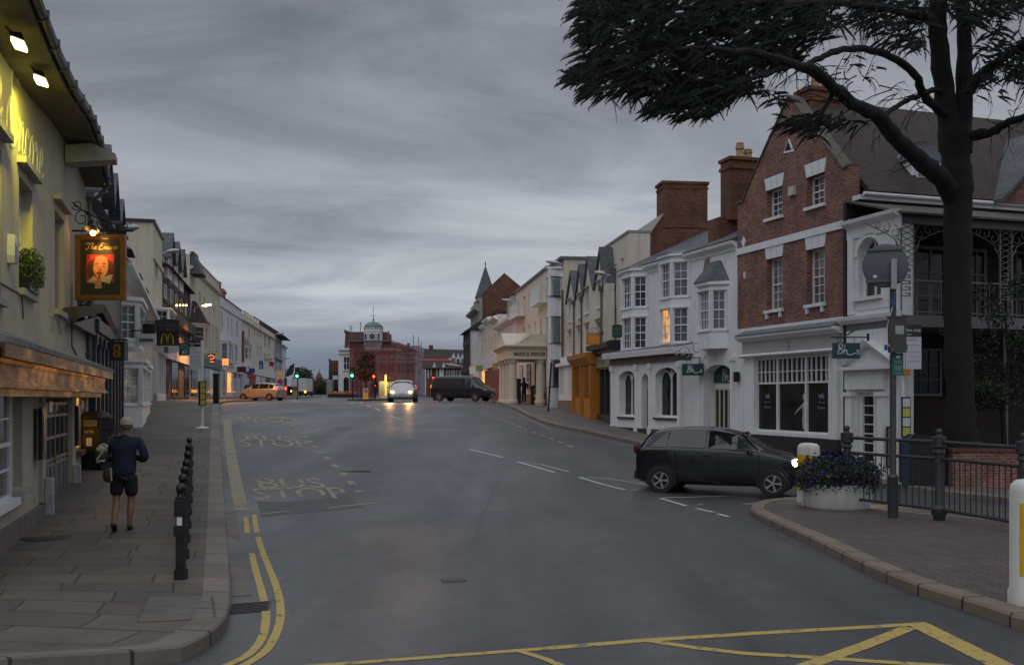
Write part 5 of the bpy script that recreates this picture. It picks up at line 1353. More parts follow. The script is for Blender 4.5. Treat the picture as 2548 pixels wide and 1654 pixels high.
# orange lamp reflection painted as a glowing pane in one middle bay sash
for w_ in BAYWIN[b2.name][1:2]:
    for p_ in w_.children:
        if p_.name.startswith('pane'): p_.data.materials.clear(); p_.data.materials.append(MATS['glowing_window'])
# shop front, proud of the wall
p = .5; s0, s1 = f.u(1523, p), f.u(1692, p)
zf = ZB(1530, 900, p)
hA = arch(f.u(1541, p), f.u(1583, p), ZB(1541, 1035, p), ZB(1541, 922, p), 10, .35); hB = arch(f.u(1631, p), f.u(1688, p), ZB(1631, 1037, p), ZB(1631, 914, p), 10, .4); hC = arch(f.u(1596, p), f.u(1615, p), -.6, ZB(1596, 930, p), 8)
wall(BH, rect(s0, s1, -1.2, zf - .15), [hA, hB, hC], p - .002, MATS['white_joinery'], .3, name='shopfront', y=-p)
for h in (hA, hB):
    xs_ = [q[0] for q in h]; zs_ = [q[1] for q in h]; a, b, c, d = min(xs_), max(xs_), min(zs_), max(zs_)
    mb = MB(); mb.prism([(q[0], q[1]) for q in h], -p + .27, -p + .3)
    wo = mb.build('arched_window', MATS['dark_glass'], BH)
    mb = MB(); m_ = (a + b) / 2
    for x in (a + .08, m_, b - .08): mb.box(x - .035, x + .035, -p + .2, -p + .26, c, d - .12)
    for x0_, x1_ in ((a + .1, m_), (m_, b - .1)): mb.ribbon([(q[0], q[1]) for q in arch(x0_, x1_, c, d - .15, 8, .5)[2:]], .05, -p + .2, .05)
    mb.box(a, b, -p + .18, -p + .26, c, c + .08); mb.build('tracery', MATS['white_joinery'], wo)
    MB().box(a - .1, b + .06, -p - .08, -p, c - .1, c - .02).build('sill', MATS['dark_paint'], wo)
    mb = MB(); mb.ribbon([(q[0], q[1]) for q in h[2:]], .06, -p - .03, .028); mb.build('arch_moulding', MATS['white_joinery'], wo)
MB().box(f.u(1604, p), f.u(1616, p) - .02, -p + .12, -p + .25, -.6, ZB(1600, 968, p)).build('side_door', MATS['black_metal'], BH)
for px in (1524, 1584, 1618, 1690):
    u = f.u(px, p); mb = MB(); mb.box(u, u + .16, -p - .1, -p - .001, -.2, zf - .18); mb.box(u - .04, u + .2, -p - .15, -p - .001, zf - .42, zf - .2); mb.box(u - .03, u + .19, -p - .14, -p - .001, -1, -.1 + .3); mb.build('pilaster', MATS['white_joinery'], BH)
MB().box(s0, s1, -p - .06, -p - .001, -1.2, .12).build('plinth', MATS['dark_paint'], BH)
MB().box(s0 + .2, s1 - .05, -p - .12, -.002, zf - .148, zf + .12).build('shop_frieze', M('brown_frieze', (.12, .09, .085), .7, .3, 3, .2), BH)
mb = MB(); mb.prism([(0, zf + .12), (-p - .34, zf + .12), (-p - .38, zf + .34), (-p - .36, zf + .36), (0, zf + .5)], s0 - .3, s1 + .15, axis='x'); mb.build('canopy_cornice', MATS['white_joinery'], BH)
mb = MB(); mb.prism([(0, zf + .5 + .002), (-p - .36, zf + .362), (-p - .36, zf + .39), (0, zf + .56)], s0 - .3, s1 + .15, axis='x'); mb.build('canopy_lead', MATS['lead'], BH)
# gateway
ga = archw
MB().box(ga[0] + .05, ga[1] - .03, .42, .47, ZB(1775, 952, -.4), archw[3] + .28).build('gate_sign', MATS['shop_green'], BH)
mb = MB(); script(mb, 'BHs', f.u(1795, -.4), ZB(1785, 947, -.4), .42, .03, .405, .01); mb.build('gate_sign_lettering', MATS['sign_white'], BH)
MB().box(ga[0] + .01, ga[1] - .01, .485, .55, -1, archw[3]).build('gateway_back', MATS['bright_render'], BH)
mb = MB(); a, b = f.u(1776, -.4), ga[1] - .04; gt = ZB(1776, 965, -.4)
mb.box(a, b, .43, .48, gt - .08, gt); 
for k in range(7): x = a + (b - a - .06) * k / 6; mb.box(x, x + .06, .43, .48, -1, gt - .08)
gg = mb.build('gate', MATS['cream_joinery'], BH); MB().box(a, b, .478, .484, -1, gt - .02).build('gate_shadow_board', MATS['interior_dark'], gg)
for px in (1743, 1824):
    u = f.u(px) ; MB().box(u - .02, u + .13, -.12, -.001, -1, archw[3] + .35).box(u - .06, u + .17, -.17, -.001, archw[3] + .35, archw[3] + .5).build('gate_pilaster', MATS['white_joinery'], BH)
mb = MB()
ux = f.u(1756); zx = f.z(1756, 660)
for cx_, cz_, rx_, rz_ in ((0, .52, .16, .22), (.02, -.1, .24, .42), (.22, .08, .12, .34)): mb.prism([(ux + cx_ + rx_ * random.uniform(.6, 1.1) * math.cos(R(q)), zx + cz_ + rz_ * random.uniform(.6, 1.1) * math.sin(R(q))) for q in range(0, 360, 24)], -.004 - cx_ * .004, -.001)
mb.build('fallen_render_patch', M('bare_stone', (.22, .17, .13), .9, .4, 7, .4), BH)
# chimney between the white building and the brick house
zcw = lambda py, Y: EYE + (990 - py) / F * Y
c1 = P(1841, 400, 38.5); cA = chimney(BH, 'chimney', (c1.x, c1.y), 1.22, .8, zcw(500, 38.5) - BH.location.z, zcw(345, 38.5) - BH.location.z, f.rz + R(88), ((.0, .62), (.35, .4)), MATS['brown_brick'])
c1 = P(1812, 500, 38.7); chimney(BH, 'chimney_base', (c1.x, c1.y), 1.25, .9, zcw(640, 38.5) - BH.location.z, zcw(492, 38.5) - BH.location.z, f.rz + R(88), (), MATS['brown_brick'], False)
# ironwork brackets on the front
def hanging_sign(name, label, cat, px0, py0, px1, py1, Y, mat, arm=None, thick=.06, ry=0.0, group=None, poly=None):
    a = P(px0, py0, Y); b = P(px1, py1, Y); w = b.x - a.x; h = a.z - b.z
    t = thing(name, label, cat, ((a.x + b.x) / 2, Y, b.z), 0, group)
    mb = MB()
    if poly: mb.prism([(x * w / 2, z * h) for x, z in poly], -thick / 2, thick / 2)
    else: mb.box(-w / 2, w / 2, -thick / 2, thick / 2, 0, h)
    bo = mb.build('board', mat, t)
    if arm:
        x0, x1, dz_ = (P(arm[0], 0, Y).x - t.location.x, P(arm[1], 0, Y).x - t.location.x, (py0 - arm[2]) / F * Y)
        mb = MB(); mb.tube([(x0, 0, h + dz_), (x1, 0, h + dz_)], .02, 6)
        for x in (-w * .3, w * .3): mb.tube([(x, 0, h), (x, 0, h + dz_)], .01, 5)
        mb.box(x1 - .02 if abs(x1) > abs(x0) else x0 - .02, x1 + .02 if abs(x1) > abs(x0) else x0 + .02, -.05, .05, h + dz_ - .1, h + dz_ + .1)
        mb.build('bracket', MATS['black_metal'], t)
    return t, w, h, bo
t, w, h, bo = hanging_sign('hanging_sign', 'green hanging sign lettered Bhs on the white bay building', 'hanging sign', 1697, 905, 1751, 934, 38.2, MATS['shop_green'], (1690, 1745, 890))
mb = MB(); script(mb, 'BHs', -w * .3, h * .28, h * .55, .03, -.045, .012); mb.build('lettering', MATS['sign_white'], bo)
mb = MB()
for s_ in (spiral(-.35, h + .45, .26, .05, -60, 400), spiral(.2, h + .55, .4, .08, -60, 300), spiral(-.6, h + .4, .12, .03, 0, 400)): mb.tube([(x, 0, z) for x, z in s_], .018, 5)
mb.tube([(.35, 0, h + .55), (1.2, .2, h + .2), (1.75, .4, h + .15)], .018, 5); mb.build('scrollwork', M('grey_iron', (.3, .3, .3), .6, .1, 5, 0), t)
t, w, h, bo = hanging_sign('hanging_sign', 'green hanging sign lettered Bhs beside the pedimented doorway', 'hanging sign', 2071, 853, 2139, 892, 27.2, MATS['shop_green'], (2066, 2160, 839))
mb = MB(); script(mb, 'BHs', -w * .36, h * .3, h * .6, .022, -.045, .012); mb.build('lettering', MATS['sign_white'], bo)
mb = MB(); mb.tube([(-.05, 0, h + .16), (.65, 1.0, h + .5)], .013, 5); mb.tube([(-.05, 0, h + .16), (.9, 1.6, h + .52)], .013, 5); mb.build('stay', MATS['black_metal'], t)

# ---- R3 cream building with brown brick end wall
def Q3(px0, px1): return line_fac(11.24, -.128, px0, px1)
f = Q3(1503, 1565)
zt = f.z(1503, 614)
CE = building('cream_parapet_building', 'cream building with brown brick end wall and broad brick chimney', f, f.z(1565, 578), 1.0, MATS['pale_cream_render'],
    [(1511, 673, 1518, 728, 2, 3), (1529, 659, 1534, 715, 2, 3), (1545, 644, 1551, 700, 2, 3), (1512, 778, 1518, 840, 2, 3), (1529, 768, 1534, 832, 2, 3), (1545, 760, 1550, 825, 2, 3)])
zt = f.z(1565, 578)
mb = MB(); mb.box(-.05, f.L + .03, -.06, 1.05, zt, zt + .1); mb.build('coping', MATS['stone'], CE)
Yb = 45.6
def zz3(py, Y=Yb): return EYE - (py - HY) / F * Y - f.z0
def v3(px, Y=Yb):                        # depth into the building along the end wall
    k = (px - CX) / F; e = f.B; return (k * e.y - e.x) / (f.n.x - k * f.n.y)
prof = [(1.0, -1), (1.0, zz3(577)), (v3(1650), zz3(530)), (v3(1762), zz3(540)), (v3(1800), zz3(575)), (v3(1850), zz3(575)), (v3(1850), -1)]
mb = MB(); mb.prism(prof, .0, f.L, axis='x'); mb.build('end_wall', MATS['brown_brick'], CE)
mb = MB(); mb.prism([(v3(1650), zz3(560)), (v3(1650), zz3(446)), (v3(1760), zz3(446)), (v3(1760), zz3(560))], f.L - 1.1, f.L + .04, axis='x')
mb.prism([(v3(1646), zz3(450)), (v3(1646), zz3(443)), (v3(1764), zz3(443)), (v3(1764), zz3(450))], f.L - 1.15, f.L + .08, axis='x')
mb.prism([(v3(1648), zz3(462)), (v3(1648), zz3(457)), (v3(1762), zz3(457)), (v3(1762), zz3(462))], f.L - 1.12, f.L + .06, axis='x'); mb.build('chimney', MATS['brown_brick'], CE)
a_, b_ = (1.0, zz3(577)), (v3(1650), zz3(530))
MB().hexa([(0, a_[0], a_[1]), (f.L + .05, a_[0], a_[1]), (f.L + .05, b_[0], b_[1]), (0, b_[0], b_[1])], [(0, a_[0], a_[1] + .1), (f.L + .05, a_[0], a_[1] + .1), (f.L + .05, b_[0], b_[1] + .1), (0, b_[0], b_[1] + .1)]).build('end_coping', MATS['stone'], CE)
# chimneys behind on the same roofs
for px0, px1, py0, py1, Y in ((1543, 1580, 541, 600, 52), (1511, 1530, 567, 640, 55)):
    c1 = P((px0 + px1) / 2, 0, Y); z_ = CE.location.z
    chimney(CE, 'rear_chimney', (c1.x, c1.y), (px1 - px0) / F * Y, .8, zcw(py1, Y) - z_, zcw(py0, Y) - z_, 0, (), MATS['brown_brick'])
# green shopfront at ground level
fg = Fac(f.pt(0, 0, 0)[:2], f.pt(f.L, 0, 0)[:2]); p = .9
zc = f.z(1480, 878, p)
sg_ = MB(); u0, u1 = f.u(1474, p), f.u(1524, p)
GS_ = MB().box(u0, u1, -p, -.002, zc - .1, zc + .35).build('green_shop_cornice', M('dark_green_paint', (.035, .042, .036), .5, .15, 3, 0), CE)
MB().prism([(-p - .25, zc + .1), (-p - .3, zc + .32), (-p - .1, zc + .42), (0, zc + .42), (0, zc + .36), (-p + .02, zc + .1)], u0 - .2, u1 + .05, axis='x').build('green_shop_lead', MATS['dark_paint'], CE)
MB().box(u0, u1, -p + .1, -.002, zc - .85, zc - .11).build('green_shop_fascia', MATS['dark_green_paint'], CE)
sp = MB().box(u0 + .5, u1 - .9, -p + .06, -p + .1, zc - .75, zc - .2).build('green_sign_panel', M('sage_green', (.21, .26, .14), .5, .1, 3, 0), CE)
mb = MB(); text(mb, 'FLORIST', (u0 + u1) / 2 - .2, -p + .055, zc - .62, .34, .01); mb.build('green_sign_lettering', M('sage_dark', (.12, .17, .08), .5, .1, 3, 0), CE)
MB().box(u0, u1, -p + .25, -.002, -1.2, zc - .86).build('green_shop_glass', MATS['dark_glass'], CE)
for k in range(5):
    x = u0 + (u1 - u0 - .12) * k / 4; MB().box(x, x + .12, -p + .12, -p + .249, -1, zc - .86).build('green_shop_pilaster', MATS['dark_green_paint'], CE)
MB().box(u0, u1, -p + .1, -.1, -1.2, .35).build('green_shop_riser', MATS['dark_paint'], CE)

# ---- R4 cream gabled building
f = line_fac(10.66, -.128, 1404, 1504)
ze = f.z(1434, 741)
GB = thing('cream_gabled_building', 'cream building with a row of steep slate roofed gablets', 'building', f.loc, f.rz)
gab = [(1410, 1423, 1434, 678), (1434, 1444, 1453, 662), (1453, 1464, 1480, 643), (1480, 1496, 1513, 620)]
wn_ = [(1415, 751, 1421, 800), (1439, 738, 1446, 790), (1457, 724, 1465, 779), (1487, 708, 1494, 765), (1415, 828, 1422, 884), (1437, 818, 1444, 882), (1457, 812, 1465, 876), (1484, 803, 1494, 868)]
top = [(f.L, ze)]
tg = []
for a, m_, b, y in gab: tg.append((f.u(a), f.u(m_), min(f.u(b), f.L), f.z(m_, y)))
pts = [(0, ze)]
for a, m_, b, z in tg: pts += [(a + .15, ze), (m_, z), (b - .15, ze)]
pts += [(f.L, ze)]
hs = [f.r(*w) for w in wn_]
# polygon with gablets
wall(GB, [(0, -1.2), (f.L, -1.2)] + list(reversed(pts)), [rect(*h) for h in hs], .5, MATS['pale_cream_render'], .17)
for h in hs:
    wo = window(GB, *h, 2, 4, rec=.14, sill=.08, fw=.045)
    MB().box(h[0] - .12, h[1] + .12, -.1, -.001, h[3] + .1, h[3] + .18).build('hood', MATS['stone'], wo)
for a, m_, b, z in tg:
    mb = MB()
    for e in (a + .08, b - .08): mb.hexa([(m_, -.12, z), (e, -.12, ze - .12), (e, 4, ze - .12), (m_, 4, z)], [(m_, -.12, z + .12), (e, -.12, ze), (e, 4, ze), (m_, 4, z + .12)])
    mb.build('gablet_roof', MATS['slate_roof'], GB)
MB().prism([(.4, ze - .3), (4.5, ze + 2.2), (9, ze - .3)], 0, f.L, axis='x').build('roof', MATS['slate_roof'], GB)
mb = MB()
for px in (1431, 1450, 1500): u = f.u(px); mb = MB().tube([(u, -.08, -.5), (u, -.08, ze - .2)], .05, 6).box(u - .12, u + .12, -.2, 0, ze - .35, ze - .1); mb.build('downpipe', M('rusty_pipe', (.14, .08, .06), .7, .3, 5, .1), GB)
c1 = P(1450, 0, 60); chimney(GB, 'chimney', (c1.x, c1.y), .85, .8, 6, zcw(606, 60) - GB.location.z, 0, (), MATS['brown_brick'])
# orange shop
p = .45; u0, u1 = f.u(1428, p), f.u(1474, p); zc = f.z(1440, 890, p)
ob = thing('orange_shopfront', 'bright orange painted shopfront with small paned windows', 'shopfront', f.loc, f.rz)
w3 = (u1 - u0)
holes = [rect(u0 + .35, u0 + w3 * .42, .75, 2.75), rect(u0 + w3 * .58, u1 - .35, .75, 2.75)]
wall(ob, rect(u0, u1, -1, zc - .4), holes, p - .002, MATS['orange_paint'], .2, y=-p)
for h in holes: window(ob, h[0][0], h[1][0], .75, 2.75, 3, 6, rec=.15, y=-p, fm=MATS['orange_paint'], sash=False)
MB().prism([(-p - .35, zc - .1), (-p - .38, zc + .12), (0, zc + .18), (0, zc - .45), (-p - .08, zc - .45)], u0 - .1, u1 + .1, axis='x').build('cornice', MATS['orange_paint'], ob)
for x in (u0, u0 + w3 * .46, u1 - .25): MB().box(x, x + .22, -p - .12, -p - .001, -1, zc - .46).build('pilaster', MATS['orange_paint'], ob)
# white shop to the left of it
p = .35; u0, u1 = .1, f.u(1427, p) 
ws = thing('white_small_paned_shopfront', 'white shopfront with small paned windows on a brown plinth', 'shopfront', f.loc, f.rz)
holes = [rect(u0 + .5, u0 + 1.7, 1.0, 3.1), rect(u1 - 1.5, u1 - .3, 1.0, 3.1)]
wall(ws, rect(u0, u1, .62, zc - .3), holes, p - .002, MATS['white_joinery'], .2, y=-p)
for h in holes: window(ws, h[0][0], h[1][0], 1.0, 3.1, 2, 5, rec=.15, y=-p, sash=False, fw=.04)
MB().box(u0, u1, -p - .06, -.002, -1.2, .62).build('plinth', MATS['brown_plinth'], ws)
MB().box(u0 - .05, u1, -p - .2, -.002, zc - .29, zc - .1).build('cornice', MATS['white_joinery'], ws)

# ---- R5 tall bay building
f = line_fac(10.66, -.128, 1366, 1403.6)
zt = f.z(1402, 645)
TB = building('tall_bay_building', 'tall cream building with a white three storey bay', f, zt, 9, MATS['cream_render'], [])
mb = MB(); mb.box(-.1, f.L + .1, -.25, 9, zt, zt + .14); mb.build('parapet_coping', MATS['lead'], TB)
ZT = lambda py: f.z(1385, py, .8)
tbl, tbc, tbr = f.u(1368, .9), f.u(1381, .9), f.u(1401.5)
bay(TB, f, 0, 0, -1.2, ZT(655), .9, [(ZT(960), ZT(893)), (ZT(848), ZT(780)), (ZT(727), ZT(677))], MATS['white_joinery'], MATS['lead'], u01=(tbl - .7, tbr), splay=max(.3, tbr - tbc), nxs=(2, 3, 1), rh=.25, marg=.24, ny=2)
mb = MB(); mb.box(f.L - 1.0, f.L - .2, -.05, -.001, ZT(768), ZT(735)); mb.build('panel', MATS['cream_render'], TB)
MB().tube([(f.L - .05, -.1, -.5), (f.L - .05, -.1, 7)], .06, 6).build('downpipe', MATS['rusty_pipe'], TB)

# ---- R6 M&S
f = line_fac(10.66, -.128, 1284, 1365.6)
zt = f.z(1284, 730)
MS = building('long_cream_store', 'long cream store with small sash windows and iron balconettes', f, zt, 10, MATS['pale_cream_render'],
    [(1288, 749, 1292, 790, 2, 3), (1302, 738, 1307, 784, 2, 3), (1316, 730, 1320, 777, 2, 3), (1330, 719, 1335, 769, 2, 3), (1346, 709, 1350, 763, 2, 3), (1359, 698, 1363, 754, 2, 3),
     (1302, 816, 1306, 850, 2, 3), (1315, 808, 1319, 850, 2, 3), (1329, 802, 1333, 850, 2, 3), (1344, 794, 1348, 848, 2, 3), (1358, 788, 1363, 845, 2, 3)])
mb = MB(); mb.box(-.1, f.L, -.15, .2, zt, zt + .14); mb.build('coping', MATS['lead'], MS)
for pa, pb_ in ((1286, 1307), (1340, 1363)):
    u0, u1 = f.u(pa), f.u(pb_); z0 = f.z(pa, 795 if pa < 1300 else 762); mb = MB(); mb.box(u0, u1, -.6, 0, z0 - .08, z0); mb.box(u0, u1, -.6, -.57, z0 + .95, z0 + 1.0)
    n = 14
    for k in range(n + 1): x = u0 + (u1 - u0) * k / n; mb.box(x - .015, x + .015, -.6, -.57, z0, z0 + .95)
    for y_ in (-.6, -.3): mb.box(u0 - .0, u0 + .02, y_, y_ + .3, z0 + .95, z0 + 1.0); mb.box(u1 - .02, u1, y_, y_ + .3, z0 + .95, z0 + 1.0)
    mb.build('balconette', MATS['white_joinery'], MS)
for px in (1308, 1343):
    u = f.u(px)
MB().box(.05, f.L - .02, -.08, -.002, -1.2, .75).build('plinth', MATS['brown_plinth'], MS)
for px0, px1 in ((1296, 1302), (1313, 1322), (1335, 1344)):
    window(MS, f.u(px0), f.u(px1), 1.0, 3.0, 2, 4, rec=.0, y=-.09, sash=False)
c1 = P(1328, 0, 75); chimney(MS, 'chimney', (c1.x, c1.y), .5, .6, 7, zcw(667, 75) - MS.location.z, 0, (), MATS['brown_brick'])
c1 = P(1346, 0, 75); chimney(MS, 'chimney', (c1.x, c1.y), .3, .5, 7, zcw(672, 75) - MS.location.z, 0, (), MATS['brown_brick'])
# portico
PO = thing('store_portico', 'cream columned portico lettered MARKS & SPENCER over the pavement', 'portico', f.loc, f.rz)
ue = f.L - .3; us = ue - 6.2; pr = 2.65; e0, e1 = 4.72 - f.z0, 5.72 - f.z0
mb = MB(); mb.box(us, ue, -pr, -.1, e0, e0 + .62)
moul = []
for k, (a, b) in enumerate(((.05, .62), (.18, .72), (.3, .8))): mb.box(us - a, ue + a, -pr - a, -.1, e0 + b, e0 + b + .1)
mb.build('entablature', MATS['cream_joinery'], PO)
# near side pediment (faces down the street) and front pediment
mb = MB(); z_ = e0 + .9
mb.prism([(-.1, z_), (-2.1, z_), (-1.1, z_ + .72), (-.1, z_ + .72)], ue - .35, ue + .1, axis='x'); mb.prism([(-.12, z_ - 0), (-2.25, z_), (-1.1, z_ + .92), (-1.1, z_ + .8), (-2.1, z_ + .09)], ue + .1, ue + .2, axis='x')
mb.prism([(us + .8, z_), (ue - .8, z_), ((us + ue) / 2, z_ + .95)], -pr - .05, -.3)
mb.build('pediment', MATS['cream_joinery'], PO)
colm = M('column_cream', (.55, .5, .4), .6, .06, 2, .05)
for (u, y) in ((ue - .45, -pr + .4), (us + .4, -pr + .4), (us + 2.2, -pr + .4), (ue - 2.2, -pr + .4), (ue - .45, -.45)):
    MB().lathe([(.34, -1), (.34, .1), (.38, .12), (.36, .3), (.3, .34), (.295, .4), (.25, e0 - .35), (.25, e0 - .3), (.3, e0 - .27), (.3, e0 - .2), (.35, e0 - .18), (.35, e0 - .002)], (u, y, 0), 20).build('column', colm, PO, smooth=True)
def side_xf(u, z, size, sx=1):
    return lambda co: (u - co.z + .0, -pr + .35 + 0 * z + (co.x * sx) + 0, z + co.y)
mb = MB(); text(mb, 'MARKS & SPENCER', 0, 0, 0, .34, .02, align='LEFT', bold=.006, xf=lambda co: (ue + .012 - co.z + .0, -pr + .42 + co.x * .72, e0 + .2 + co.y))
# facing +u (towards the near end), reading away from the street
mb.build('lettering', MATS['dark_timber'], PO)

# ---- R7 white buildings, R8 brick with spire, R9 dark timbered
f = line_fac(10.66, -.128, 1239, 1283.6); zt = f.z(1239, 808)
B7 = building('white_cornice_building', 'white three storey building with heavy cornice next to the portico', f, zt, 9, MATS['white_render'], [(1246, 838, 1249, 868, 1, 3), (1256, 830, 1259, 865, 1, 3), (1268, 820, 1271, 860, 1, 3), (1246, 880, 1249, 905, 1, 3), (1257, 878, 1260, 905, 1, 3)])
moulding(B7, 0, f.L, zt - .6, [(.05, 0), (.5, .2), (.55, .4), (.05, .5)], MATS['white_joinery'])
MB().box(f.L - 5, f.L - 2, -.1, 1, zt, zt + 1.6).build('parapet_block', MATS['stone'], B7)
MB().box(.2, f.L * .5, -.5, -.002, -1, 2.9).build('red_shopfront', MATS['red_paint'], B7)
MB().box(f.L * .5 + .2, f.L - .3, -.3, -.002, -1, 2.8).build('white_shopfront', MATS['white_joinery'], B7)
f = line_fac(10.66, -.128, 1194, 1238.6); zt = f.z(1197, 812)
B7b = building('white_row_building', 'pale row of narrow buildings with lit yellow shop doorway', f, zt, 9, MATS['pale_cream_render'], [(1200, 848, 1202, 872, 1, 3), (1207, 845, 1209, 872, 1, 3), (1214, 842, 1216, 872, 1, 3), (1222, 838, 1224.5, 870, 1, 3), (1231, 832, 1233.5, 868, 1, 3), (1207, 885, 1209, 905, 1, 2), (1216, 885, 1218, 905, 1, 2), (1225, 882, 1228, 905, 1, 2)])
for k in range(3): moulding(B7b, f.L * k / 3, f.L * (k + 1) / 3 - .1, zt - .5 + .35 * (k == 1), [(.05, 0), (.4, .2), (.42, .35), (.05, .45)], MATS['white_joinery'])
MB().box(f.u(1201), f.u(1215), -.1, -.002, -.3, 3.0).build('lit_shop_window', MATS['glowing_window'], B7b)
MB().box(f.u(1216), f.L - .4, -.4, -.002, -1, 2.9).build('red_shopfront', MATS['red_paint'], B7b)
MB().box(f.u(1201), f.L - .4, -.5, -.002, 3.0, 4.0).build('fascia_board', MATS['sign_white'], B7b)
f = line_fac(10.66, -.128, 1171, 1192.6)
zt = 14.2 - f.z0
B8 = building('brick_spire_building', 'tall brown brick building with stone front and slate corner spire', f, zt - 1, 16, MATS['stone'], [(1176, 775, 1178, 815, 1, 3), (1183, 772, 1185, 815, 1, 3), (1176, 850, 1178, 890, 1, 3), (1183, 850, 1185, 890, 1, 3)])
kk = lambda px, Y=112: (px - CX) / F * Y
def v8(px):
    k = (px - CX) / F; e = f.B; return (k * e.y - e.x) / (f.n.x - k * f.n.y)
Y8 = f.B.y; z8 = lambda py: EYE - (py - HY) / F * Y8 - f.z0
mb = MB(); mb.prism([(.35, -1), (.35, z8(730)), (v8(1255), z8(678)), (v8(1298), z8(713)), (v8(1330), z8(745)), (v8(1330), -1)], .1, f.L + .02, axis='x'); mb.build('brick_end_wall', MATS['brown_brick'], B8)
mb = MB(); q = f.L - 1.2
mb.add([(q - 1.2, -.3, z8(738)), (q + 1.2, -.3, z8(738)), (q + 1.2, 1.9, z8(738)), (q - 1.2, 1.9, z8(738)), (q, .8, z8(656))], [(0, 1, 4), (1, 2, 4), (2, 3, 4), (3, 0, 4)]); mb.tube([(q, .8, z8(657)), (q, .8, z8(648))], .07, 5); mb.build('spire', MATS['slate_roof'], B8)
MB().box(q - 1.1, q + 1.1, -.2, 1.8, zt - 1.2, z8(738) - .01).build('spire_base', MATS['stone'], B8)
moulding(B8, 0, f.L + .1, z8(775), [(.05, 0), (.6, .3), (.6, .5), (.05, .6)], MATS['stone'])
moulding(B8, 0, f.L + .1, z8(862), [(.05, 0), (.5, .3), (.5, .5), (.05, .6)], MATS['stone'])
f = line_fac(9.4, -.128, 1154, 1170)
zt = f.z(1154, 830)
B9 = thing('dark_timbered_house', 'dark timbered house with projecting gable beyond the spire', 'building', f.loc, f.rz)
wall(B9, rect(0, f.L, -1.2, zt), [], 9, MATS['white_render'])
mb = MB()
for k in range(8): u = k * (f.L - .3) / 7; mb.box(u, u + .45, -.06, -.002, 0, zt)
for z in (3, 6): mb.box(0, f.L, -.1, -.061, z, z + .5)
mb.build('timber_frame', MATS['dark_timber'], B9)
MB().prism([(-.5, zt - .2), (3.0, zt + 2.2), (9, zt)], -.2, f.L + .2, axis='x').build('roof', MATS['clay_roof'], B9)
# ================================================================ TOP OF THE STREET
class At:
    """boxes and prisms given as picture rectangles at a real distance, kept in the thing's own local metres"""
    def __init__(s, px, py, Y): s.o = P(px, py, Y); s.Y = Y
    def x(s, px, Y=None): return (px - CX) / F * (Y or s.Y) - s.o.x
    def z(s, py, Y=None): return EYE - (py - HY) / F * (Y or s.Y) - s.o.z
    def box(s, mb, px0, px1, py0, py1, d0=0, d1=1, m=0): return mb.box(s.x(px0), s.x(px1), d0, d1, s.z(py1), s.z(py0), m)
    def poly(s, mb, pts, d0=0, d1=.1, m=0): return mb.prism([(s.x(a), s.z(b)) for a, b in pts], d0, d1, m=m)
def netmat(name, col, a):
    m, t, b = newmat(name)
    tr = t.nodes.new('ShaderNodeBsdfTransparent'); mx_ = t.nodes.new('ShaderNodeMixShader'); ou = t.nodes['Material Output']
    n = noise(t, tco(t), .8, 4); r = cramp(t, n, [(.3, (a - .12,) * 3), (.7, (a + .12,) * 3)])
    lk(t, r, mx_.inputs[0]); lk(t, tr.outputs[0], mx_.inputs[1]); lk(t, b.outputs[0], mx_.inputs[2]); lk(t, mx_.outputs[0], ou.inputs[0])
    b.inputs['Base Color'].default_value = (*col, 1); b.inputs['Roughness'].default_value = .9
    return m
netmat('pink_netting', (.17, .045, .052), .74)
a = At(950, 992, 165)
TH = thing('clock_tower_hall', 'white curved hall with green domed clock tower behind scaffolding', 'town hall', a.o)
mb = MB(); a.poly(mb, [(842, 1010), (842, 868), (876, 868), (876, 1010)], 0, 14); mb.build('wall', MATS['bright_render'], TH)
mb = MB(); a.box(mb, 840, 877, 866, 871, -.5, 14); a.box(mb, 841, 876, 877, 880, -.3, 14); mb.build('cornice', MATS['white_joinery'], TH)
mb = MB(); a.box(mb, 856, 869, 888, 919, -.05, .02); wo = mb.build('window', MATS['window_glass'], TH); mb = MB(); a.box(mb, 853, 872, 919, 922, -.2, 0); a.box(mb, 862, 863, 888, 919, -.1, -.051); a.box(mb, 856, 869, 903, 904, -.1, -.051); mb.build('frame', MATS['white_joinery'], wo)
mb = MB(); mb.prism([(p[0], p[1]) for p in arch(a.x(855), a.x(868), a.z(985), a.z(938), 10)], -.05, .02); mb.build('arched_doorway', MATS['interior_dark'], TH)
mb = MB(); R0 = a.x(1035) - a.x(960)
mb.lathe([(R0, -1), (R0, a.z(905)), (R0 + .3, a.z(903)), (R0 + .3, a.z(898)), (R0, a.z(896)), (R0, a.z(874)), (R0 + .5, a.z(872)), (R0 + .5, a.z(868)), (R0 - .5, a.z(866))], (a.x(950), R0 + .6, 0), 40)
mb.build('curved_wall', MATS['bright_render'], TH)
for k in range(9):
    t_ = R(200 + k * 17.5); x = a.x(950) + (R0 + .02) * math.cos(t_); y = R0 + .6 + (R0 + .02) * math.sin(t_)
    o_ = MB().box(-.55, .55, -.06, .05, a.z(925), a.z(893)).build('window', MATS['window_glass'], TH); o_.location = (x, y, 0); o_.rotation_euler = (0, 0, t_ + R(90))
mb = MB(); a.poly(mb, [(849, 868), (852, 824), (958, 824), (958, 868)], 3, 9); a.box(mb, 850, 853, 818, 826, 2.5, 9); mb.build('roof', MATS['red_roof'], TH)
mb = MB(); mb.hexa([(a.x(849), 1, a.z(868)), (a.x(1030), 1, a.z(868)), (a.x(1030), 9, a.z(868)), (a.x(849), 9, a.z(868))], [(a.x(870), 4, a.z(845)), (a.x(985), 4, a.z(848)), (a.x(985), 8, a.z(848)), (a.x(870), 8, a.z(845))]); mb.build('low_roof', MATS['red_roof'], TH)
